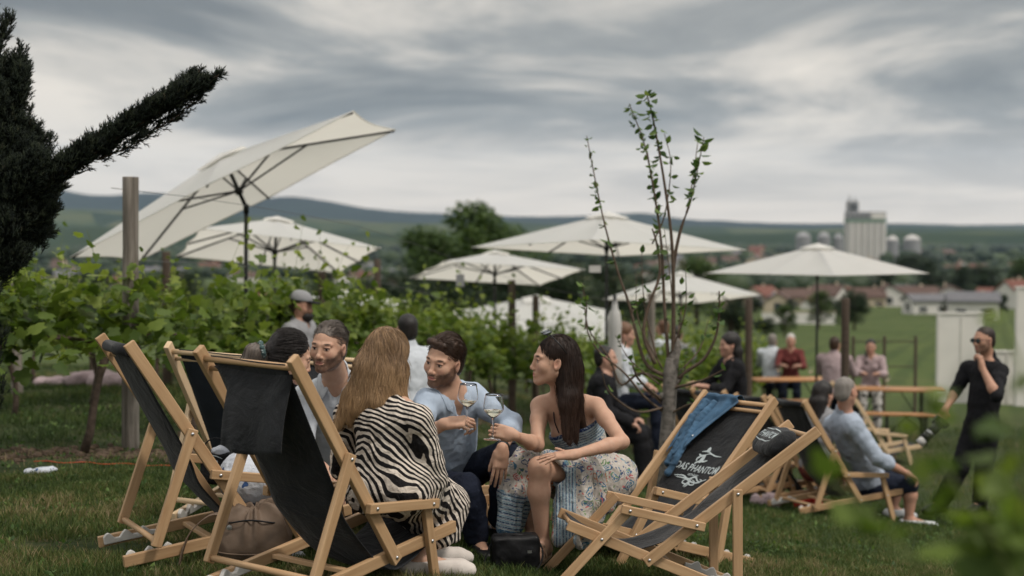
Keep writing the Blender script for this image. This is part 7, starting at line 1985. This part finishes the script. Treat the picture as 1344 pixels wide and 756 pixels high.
def tree_proto(seed, mat, n=2600, lf=.30):
    rng = np.random.default_rng(seed); t = thing('broadleaf_tree', 'x', 'tree'); m = MB()
    m.tube([(0, 0, -.3), (0.05, 0, 2.0), (0.0, .05, 4.2), (.05, 0, 6.5)], [.28, .22, .14, .05], 8)
    cl = []
    for k in range(26):
        a = rng.uniform(0, 6.28); z = rng.uniform(2.2, 8.6); rr = (2.6 if z < 6 else 2.6*(1-(z-6)/4))*rng.uniform(.2, 1); c = np.array([rr*math.cos(a), rr*math.sin(a), z]); cl.append((c, rng.uniform(.7, 1.35)))
        m.tube([(0, 0, z*.62), tuple(c*.6+np.array([0, 0, z*.3])), tuple(c)], [.07, .045, .02], 5)
    m.build('trunk', M['bark'], t, smooth=True); P = []; S = []; rn = []
    for c, r in cl:
        k = int(n*r*r/26); d = rng.normal(0, 1, (k, 3)); d /= np.linalg.norm(d, axis=1)[:, None]; q = c+d*(r*rng.uniform(.25, 1.05, k)**.5)[:, None]; P.append(q); S.append(lf*rng.uniform(.6, 1.3, k)); rn.append(rng.uniform(0, .35)+rng.uniform(0, .65, k))
    P = np.concatenate(P); S = np.concatenate(S); V, F, r = leaves_mesh(P, S, rng, 'plain', .2)
    mesh_np('crown', V, F, M[mat], t, smooth=False, attrs={'rnd': np.repeat(np.concatenate(rn), 6)}); return t
TP = [tree_proto(31, 'tree_leaf', 7000), tree_proto(32, 'tree_leaf', 5000), tree_proto(33, 'tree_leaf_dark', 5000), tree_proto(34, 'tree_leaf_dark', 4200)]
_tu = set()
def tree(k, px, pytop, D, lab, wid=1.0, group=None):
    o = TP[k]
    if k in _tu: o = copy_tree(o)
    _tu.add(k); p = at(px, pytop, D); g = gz(p.x, D); h = (p.z-g)/9.6; o.location = (p.x, D, g-.1); o.scale = (h*wid, h*wid, h); o.rotation_euler = (0, 0, random.uniform(0, 6.28)); tag(o, lab, 'tree', group or 'trees on the slope below the vineyard'); return o
tree(0, 622, 256, 88, 'tall rounded green tree rising above the centre umbrellas', 1.35)
for (k, px, py, D, w, lab) in ((1, 568, 292, 84, 1.45, 'left shoulder tree of the big tree group in the centre'), (0, 660, 286, 92, 1.3, 'tree on the right side of the big centre tree'), (2, 735, 330, 80, 1.6, 'dark tree under the widest umbrella'), (3, 800, 338, 85, 1.6, 'dark tree behind the pole of the widest umbrella'), (2, 530, 345, 74, 1.6, 'dark low tree left of the big tree group'), (3, 590, 340, 66, 1.8, 'dark bushy tree below the big centre tree'), (3, 660, 352, 68, 1.8, 'dark bushy tree behind the round white umbrella'), (2, 490, 352, 90, 1.3, 'dark tree right of the second umbrella'),
        (2, 850, 345, 95, 1.5, 'dark tree behind the upper shoots of the fruit tree'), (1, 915, 333, 130, 1.4, 'green tree behind the right end of the widest umbrella'), (3, 960, 372, 95, 1.6, 'dark bush below the left rim of the right umbrella'), (1, 1075, 378, 120, 1.2, 'green tree behind the pole of the right umbrella'), (2, 1122, 374, 118, 1.2, 'round dark bush left of the white gabled house'), (1, 1030, 396, 80, 1.2, 'green bush below the right umbrella, by the white wall'),
        (2, 1196, 326, 420, 1.5, 'dark tree below the silo, right of it'), (3, 1222, 338, 380, 1.5, 'dark spreading tree in the village behind the grey roof'), (2, 1290, 342, 360, 1.9, 'broad dark trees in the village at right'), (1, 1338, 336, 400, 1.3, 'green tree at the right edge of the village'), (3, 1262, 346, 340, 1.5, 'dark tree in the middle of the right-hand village'), (3, 250, 350, 120, 1.6, 'dark tree below the tilted umbrella'), (2, 120, 345, 130, 1.6, 'dark tree behind the vines at far left'), (3, 420, 345, 140, 1.5, 'dark tree below the second umbrella'), (1, 205, 356, 100, 1.5, 'green tree beside the dark post at left'), (2, 1005, 412, 92, 2.2, 'low hedge bush left of the long white garden wall'), (2, 970, 408, 96, 2.2, 'bush at the left end of the meadow hedge'), (3, 1036, 390, 190, 1.5, 'round tree among the houses left of the umbrella pole'), (2, 1101, 390, 185, 1.5, 'round tree among the houses right of the umbrella pole'), (3, 1128, 386, 210, 1.4, 'dark tree left of the white gabled house, among roofs'), (2, 1246, 388, 200, 1.4, 'dark tree between the grey-roofed and the broad white house'), (3, 1312, 384, 210, 1.5, 'dark tree beside the orange-roofed edge house'), (2, 992, 388, 200, 1.5, 'tree behind the low roofs under the umbrella rim'), (3, 1160, 352, 300, 1.5, 'dark tree above the white gabled house')):
    tree(k, px, py, D, lab, w)
# ---- houses
M['roof_red'] = simple('red_roof_tiles', (.15, .065, .05), .9, .25, 3, .4, 30); M['roof_brown'] = simple('brown_roof_tiles', (.10, .065, .055), .9, .25, 3, .4, 30); M['roof_grey'] = simple('grey_roof', (.13, .13, .14), .85, .2, 3)
M['wall_white'] = simple('white_render', (.62, .60, .57), .9, .05, 1); M['wall_cream'] = simple('cream_render', (.52, .44, .33), .9, .08, 1); M['window'] = simple('window_glass', (.035, .045, .055), .15, .2, 1, spec=.6)
def house(label, px, py, wpx, hpx, roof, wall, yaw=0.0, aspect=.7, rh=.55, D=None, detail=True, group='houses of the village in the valley'):
    D = D or depth_for(px, py); p = at(px, py, D); W = wpx/F_PX*D; H = hpx/F_PX*D; L = W*aspect; g = gz(p.x, D)-.3
    t = thing('house', label, 'house', (p.x, D, g), (0, 0, yaw), group)
    V = [(-W/2, -L/2, 0), (W/2, -L/2, 0), (W/2, L/2, 0), (-W/2, L/2, 0), (-W/2, -L/2, H), (W/2, -L/2, H), (W/2, L/2, H), (-W/2, L/2, H), (-W/2, 0, H*(1+rh)), (W/2, 0, H*(1+rh))]
    MB().add(V, [(0, 1, 5, 4), (1, 2, 6, 9, 5), (2, 3, 7, 6), (3, 0, 4, 8, 7)]).build('wall', M[wall], t)
    e = W*.05; th = .25; rf = MB(); z0 = H*.96
    for q in (-1, 1):
        a = [(-W/2-e, q*(L/2+e), z0), (W/2+e, q*(L/2+e), z0), (W/2+e, 0, H*(1+rh)+.02), (-W/2-e, 0, H*(1+rh)+.02)]; b = [(x, y, z+th) for x, y, z in a]
        rf.add(a+b, [(0, 1, 2, 3), (4, 5, 6, 7), (0, 1, 5, 4), (1, 2, 6, 5), (2, 3, 7, 6), (3, 0, 4, 7)])
    r = rf.build('roof', M[roof], t); MB().box((W*.22, L*.12, H*(1+rh)*1.0), (W*.06, W*.06, H*rh*.8)).build('chimney', M['wall_cream'], r)
    if detail:
        n = max(2, int(W/3.2))
        fl = 2 if H > 4.2 else 1
        for f in range(fl):
            for k in range(n):
                x = -W/2+W*(k+.5)/n; z = H*(.30+.44*f) if fl == 2 else H*.5
                w_ = MB().box((x, -L/2-.03, z), (min(1.2, W/n*.5), .08, min(1.3, H*.26))).build('window', M['window'], t); MB().box((x, -L/2-.08, z-min(1.3, H*.26)/2-.05), (min(1.4, W/n*.6), .12, .08)).build('sill', M['wall_white'], w_)
        for q in (-1, 1): MB().box((q*(W/2+.03), 0, H*.62), (.08, 1.1, 1.2)).build('window', M['window'], t)
        MB().box((W*.32, -L/2-.04, H*(.18 if fl == 2 else .34)), (1.0, .08, min(2.1, H*.6))).build('door', M['wood_dark'], t)
    return t
house('white gabled house with a dark roof beside the round dark bush', 1165, 402, 34, 17, 'roof_brown', 'wall_white', 1.45, 1.3, .75)
house('long white house with a grey roof at right', 1216, 412, 52, 20, 'roof_grey', 'wall_white', .15, .7, .35)
house('broad white two-storey house behind the tall white panel', 1276, 418, 62, 26, 'roof_grey', 'wall_white', -.25, .8, .38)
house('white house with an orange-red roof at the right edge', 1334, 405, 42, 24, 'roof_red', 'wall_white', .5, .9, .6)
house('cream cottage with a brown gable behind the right umbrella pole', 1022, 408, 30, 14, 'roof_brown', 'wall_cream', 1.3, 1.2, .8)
house('brown-roofed house below the rim of the right umbrella', 1052, 402, 52, 14, 'roof_brown', 'wall_cream', .1, .6, .7)
house('dark-roofed barn between the two white houses', 1196, 398, 60, 12, 'roof_brown', 'wall_cream', -.1, .6, .9)
house('long low building with a dark roof left of the umbrella pole', 985, 398, 60, 10, 'roof_grey', 'wall_cream', .05, .6, .6)
house('warehouse with a reddish roof to the right of the silo', 1218, 343, 58, 12, 'roof_brown', 'wall_white', .0, .6, .3, detail=False)
house('orange-roofed house in the middle of the right-hand village', 1255, 362, 34, 9, 'roof_red', 'wall_cream', .3)
house('red-roofed house above the standing man', 1292, 384, 40, 11, 'roof_red', 'wall_cream', -.3)
house('cream house under a red roof seen right of the standing man', 1322, 380, 36, 12, 'roof_red', 'wall_white', .6)
rng_ = random.Random(12)
lab2 = {'roof_red': 'small red-roofed house, blurred in the distant village', 'roof_brown': 'small brown-roofed house, blurred in the distant village', 'roof_grey': 'small grey-roofed house, blurred in the distant village'}
for k in range(84):
    z = rng_.choice([(930, 1340, 352, 376), (940, 1340, 378, 402), (940, 1340, 386, 408), (930, 1030, 336, 350), (70, 330, 352, 380), (440, 520, 360, 385), (830, 930, 345, 372)])
    rf = rng_.choice(['roof_red', 'roof_brown', 'roof_brown', 'roof_grey']); house(lab2[rf], rng_.uniform(z[0], z[1]), rng_.uniform(z[2], z[3]), rng_.uniform(16, 34), rng_.uniform(5, 9), rf, rng_.choice(['wall_white', 'wall_cream']), rng_.uniform(-1.5, 1.5), .7, .75, detail=False)
rng2 = random.Random(5)
zz_ = [('roof_brown', 'wall_cream', 968, 404, 44, 13), ('roof_red', 'wall_cream', 1000, 398, 36, 12), ('roof_brown', 'wall_white', 1088, 400, 40, 14), ('roof_red', 'wall_white', 1116, 396, 34, 12), ('roof_brown', 'wall_cream', 1140, 402, 38, 14), ('roof_grey', 'wall_white', 1184, 392, 36, 11), ('roof_brown', 'wall_white', 1246, 398, 40, 13), ('roof_red', 'wall_cream', 1304, 402, 38, 15), ('roof_brown', 'wall_cream', 1270, 388, 40, 11), ('roof_red', 'wall_cream', 1226, 384, 34, 10), ('roof_brown', 'wall_white', 1330, 392, 40, 14), ('roof_brown', 'wall_cream', 940, 396, 40, 12)]
nm_ = {'roof_brown': 'brown', 'roof_red': 'red', 'roof_grey': 'grey'}
for k, (rf, wl, px, py, w_, h_) in enumerate(zz_):
    where = ['left of the white wall', 'above the left end of the white wall', 'above the right end of the white wall', 'left of the round dark bush', 'just left of the white gabled house', 'behind the grey-roofed house', 'behind the broad white house', 'beside the orange-roofed edge house', 'above the broad white house', 'between the silo warehouse and the grey roof', 'behind the right edge house', 'behind the low umbrella rim'][k]
    house('%s house under a %s roof, %s' % (wl[5:], nm_[rf], where), px, py, w_, h_, rf, wl, rng2.uniform(-.8, .8) if k % 3 else rng2.uniform(1.1, 1.8), rng2.uniform(.6, 1.2), rng2.uniform(.6, .95))
def garden_wall():
    D = depth_for(1045, 425); a = at(1000, 410, D); b = at(1096, 410, D); t = thing('garden_wall', 'long low white garden wall below the brown-roofed houses', 'wall', ((a.x+b.x)/2, D, gz(a.x, D)-.2))
    W = b.x-a.x; H = a.z-gz(a.x, D)+.2; MB().box((0, 0, H/2), (W, .25, H)).build('wall', M['wall_white'], t); MB().box((0, 0, H+.04), (W+.1, .35, .08)).build('coping', M['wall_cream'], t)
garden_wall()
def silo():
    D = 1500; a = at(1110, 345, D); b = at(1160, 345, D); W = b.x-a.x; g = gz(a.x, D)-3; zt = lambda py: at(1130, py, D).z-g
    M['concrete'] = simple('pale_concrete', (.50, .485, .47), .9, .06, .05); M['concrete_dark'] = simple('grey_concrete', (.27, .27, .28), .9, .08, .05); M['green_band'] = simple('green_band', (.14, .22, .16), .8)
    t = thing('grain_silo', 'tall pale grain silo towering over the village', 'silo', ((a.x+b.x)/2, D, g)); m = MB(); H = zt(292); n = 6
    for r_ in (-1, 0, 1):
        for k in range(n): m.tube([(-W/2+W*(k+.5)/n, r_*W/n, 0), (-W/2+W*(k+.5)/n, r_*W/n, H)], W/n*.54, 16)
    m.build('silo_cells', M['concrete'], t, smooth=False)
    MB().box((0, 0, (H+zt(288))/2+.1), (W*1.0, W*.5, zt(288)-H)).build('band', M['green_band'], t)
    hh = MB().box((0, 0, (zt(288)+zt(278))/2), (W*.98, W*.45, zt(278)-zt(288))).build('head_house', M['concrete_dark'], t)
    MB().box((W*.28, -W*.24, (zt(288)+zt(279))/2), (W*.36, 1, (zt(279)-zt(288))*.8)).build('sign_panel', M['wall_white'], hh)
    for k in range(5): MB().box((-W*.42+k*W*.11, -W*.235, (zt(286)+zt(281))/2), (W*.05, 1, 2.2)).build('window', M['window'], hh)
    tw = MB().box((-W*.34, 0, (zt(278)+zt(264))/2), (W*.26, W*.3, zt(264)-zt(278))).build('tower', M['concrete_dark'], t)
    for z in (274, 269): MB().box((-W*.34, -W*.16, zt(z)), (W*.18, 1, 2)).build('window', M['window'], tw)
    for x in (-W*.42, -W*.28): MB().tube([(x, 0, zt(264)), (x, 0, zt(256 if x < -W*.4 else 259))], .5, 6).build('mast', M['black'], t)
silo()
for (px, wd, yt, lab) in ((1054, 20, 304, 'leftmost round grain bin left of the tall silo'), (1081, 17, 304, 'middle round grain bin left of the tall silo'), (1100, 13, 306, 'small grain bin touching the tall silo'), (1171, 16, 309, 'round bin just right of the tall silo'), (1197, 22, 308, 'domed pale bin further right of the tall silo')):
    D = 1560; a = at(px, 345, D); g = gz(a.x, D)-2; r = wd/2/F_PX*D; H = at(px, yt, D).z-g
    t = thing('grain_bin', lab, 'silo', (a.x, D, g), None, 'grain bins'); MB().lathe([(r, 0), (r, H*.86)], 24).build('drum', M['concrete_dark'], t, smooth=True); MB().lathe([(r*1.03, H*.86), (r*.5, H*.96), (.01, H)], 24).build('cone_roof', M['concrete_dark'] if px < 1150 else M['concrete'], t, smooth=True)
# utility mast and lamp in the meadow
a = at(1085, 430, 62)
# ---- air: one closed box of thin haze round everything
def haze():
    R = 17000.0; zb = -75.0; zt_ = 900.0
    m = MB().box((0, 0, (zb+zt_)/2), (2*R, 2*R, zt_-zb)); mat = bpy.data.materials.new('haze'); mat.use_nodes = True; nt = mat.node_tree; nt.nodes.clear(); out = nt.nodes.new('ShaderNodeOutputMaterial'); v = nt.nodes.new('ShaderNodeVolumePrincipled')
    v.inputs['Color'].default_value = (.58, .77, 1.0, 1); v.inputs['Density'].default_value = HAZE; v.inputs['Anisotropy'].default_value = 0.0; nt.links.new(v.outputs[0], out.inputs['Volume'])
    o = m.build('haze', mat, None); o['kind'] = 'stuff'; o['label'] = 'thin pale haze in the air over the valley'
HAZE = 3.4e-5
haze()
# ---------------------------------------------------------------- camera, world, sun
cam = bpy.data.cameras.new('camera'); co = bpy.data.objects.new('camera', cam); COL.objects.link(co)
co.location = (0, 0, CZ); co.rotation_euler = (math.pi/2-PITCH, 0, 0)
cam.sensor_width = 36; cam.lens = 50; cam.clip_end = 40000; cam.clip_start = 0.1
cam.dof.use_dof = True; cam.dof.focus_distance = 6.45; cam.dof.aperture_fstop = 1.8; cam.dof.aperture_blades = 9
scene.camera = co
w = bpy.data.worlds.new('World'); scene.world = w; w.use_nodes = True; nt = w.node_tree; nt.nodes.clear()
def wn(t, **kw):
    n = nt.nodes.new(t)
    for k, v in kw.items(): setattr(n, k, v)
    return n
sky = wn('ShaderNodeTexSky'); sky.sky_type = 'NISHITA'; sky.sun_disc = False
SUN_EL, SUN_ROT = math.radians(56), math.radians(125)
sky.sun_elevation = SUN_EL; sky.sun_rotation = SUN_ROT; sky.air_density = 1.5; sky.dust_density = 3.0
tc = wn('ShaderNodeTexCoord'); sep = wn('ShaderNodeSeparateXYZ'); nt.links.new(tc.outputs['Generated'], sep.inputs[0])
def wm(op, a, b=0.0, clamp=False):
    n = wn('ShaderNodeMath'); n.operation = op; n.use_clamp = clamp
    for i, v in ((0, a), (1, b)):
        if isinstance(v, bpy.types.NodeSocket): nt.links.new(v, n.inputs[i])
        else: n.inputs[i].default_value = v
    return n.outputs[0]
zc = wm('ADD', wm('MAXIMUM', sep.outputs[2], 0.0), 0.075)
cx = wm('DIVIDE', sep.outputs[0], zc); cy = wm('DIVIDE', sep.outputs[1], zc)
cb = wn('ShaderNodeCombineXYZ'); nt.links.new(cx, cb.inputs[0]); nt.links.new(cy, cb.inputs[1])
mp = wn('ShaderNodeMapping'); nt.links.new(cb.outputs[0], mp.inputs[0]); mp.inputs['Location'].default_value = (3.1, 0.6, 0); mp.inputs['Scale'].default_value = (0.55, 0.42, 1); mp.inputs['Rotation'].default_value = (0, 0, 0.25)
def wnoise(scale, det, rough, dist=0.0):
    n = wn('ShaderNodeTexNoise'); nt.links.new(mp.outputs[0], n.inputs['Vector']); n.inputs['Scale'].default_value = scale; n.inputs['Detail'].default_value = det; n.inputs['Roughness'].default_value = rough; n.inputs['Distortion'].default_value = dist
    return n.outputs['Fac']
n1 = wnoise(1.15, 10, 0.58, 0.5); n2 = wnoise(0.33, 3, 0.5)
f = wm('ADD', wm('MULTIPLY', n1, 0.6), wm('MULTIPLY', n2, 0.4))
# overcast deck: darker overhead, brighter towards the horizon
el = wm('MULTIPLY', sep.outputs[2], 1.0, True)
f = wm('SUBTRACT', f, wm('MULTIPLY', wm('SUBTRACT', el, 0.055), 0.75))
rp = wn('ShaderNodeValToRGB'); nt.links.new(f, rp.inputs[0]); cr = rp.color_ramp
stops = [(0.37, (0.165, 0.175, 0.18)), (0.44, (0.31, 0.31, 0.30)), (0.49, (0.58, 0.54, 0.485)), (0.555, (0.82, 0.745, 0.65))]
while len(cr.elements) > 1: cr.elements.remove(cr.elements[-1])
for i, (p_, c_) in enumerate(stops):
    e = cr.elements[0] if i == 0 else cr.elements.new(p_)
    e.position = p_; e.color = (*c_, 1)
hz = wn('ShaderNodeMapRange'); nt.links.new(sep.outputs[2], hz.inputs[0]); hz.inputs[1].default_value = 0.0; hz.inputs[2].default_value = 0.075; hz.inputs[3].default_value = 0.9; hz.inputs[4].default_value = 0.0
mh = wn('ShaderNodeMix'); mh.data_type = 'RGBA'; nt.links.new(hz.outputs[0], mh.inputs[0]); nt.links.new(rp.outputs[0], mh.inputs[6]); mh.inputs[7].default_value = (0.88, 0.765, 0.64, 1)
up_ = wn('ShaderNodeMapRange'); nt.links.new(sep.outputs[2], up_.inputs[0]); up_.inputs[1].default_value = 0.19; up_.inputs[2].default_value = 0.45; up_.inputs[3].default_value = 0.86; up_.inputs[4].default_value = 2.6
oh = wn('ShaderNodeMapRange'); nt.links.new(sep.outputs[2], oh.inputs[0]); oh.inputs[1].default_value = 0.19; oh.inputs[2].default_value = 0.4; oh.inputs[3].default_value = 0.0; oh.inputs[4].default_value = 0.75
mo = wn('ShaderNodeMix'); mo.data_type = 'RGBA'; nt.links.new(oh.outputs[0], mo.inputs[0]); nt.links.new(mh.outputs[2], mo.inputs[6]); mo.inputs[7].default_value = (0.37, 0.355, 0.33, 1)
skm = wn('ShaderNodeBackground'); nt.links.new(sky.outputs[0], skm.inputs[0]); skm.inputs[1].default_value = 0.05
bgc = wn('ShaderNodeBackground'); nt.links.new(mo.outputs[2], bgc.inputs[0]); nt.links.new(up_.outputs[0], bgc.inputs[1])
mx = wn('ShaderNodeMixShader'); mx.inputs[0].default_value = 0.92; nt.links.new(skm.outputs[0], mx.inputs[1]); nt.links.new(bgc.outputs[0], mx.inputs[2])
wo = wn('ShaderNodeOutputWorld'); nt.links.new(mx.outputs[0], wo.inputs[0])
sl = bpy.data.lights.new('sun', 'SUN'); so = bpy.data.objects.new('sun', sl); COL.objects.link(so)
sl.energy = 1.5; sl.angle = math.radians(10); sl.color = (1.0, 0.93, 0.84)
sd = Vector((math.sin(SUN_ROT)*math.cos(SUN_EL), math.cos(SUN_ROT)*math.cos(SUN_EL), math.sin(SUN_EL)))
so.rotation_euler = (-sd).to_track_quat('-Z', 'Y').to_euler()
vs = scene.view_settings; vs.view_transform = 'Standard'; vs.look = 'None'; vs.exposure = 0.52; vs.gamma = 1.0; vs.use_curve_mapping = False
scene.cycles.max_bounces = 8; scene.cycles.transparent_max_bounces = 16; scene.cycles.volume_bounces = 0
scene.cycles.use_denoising = True
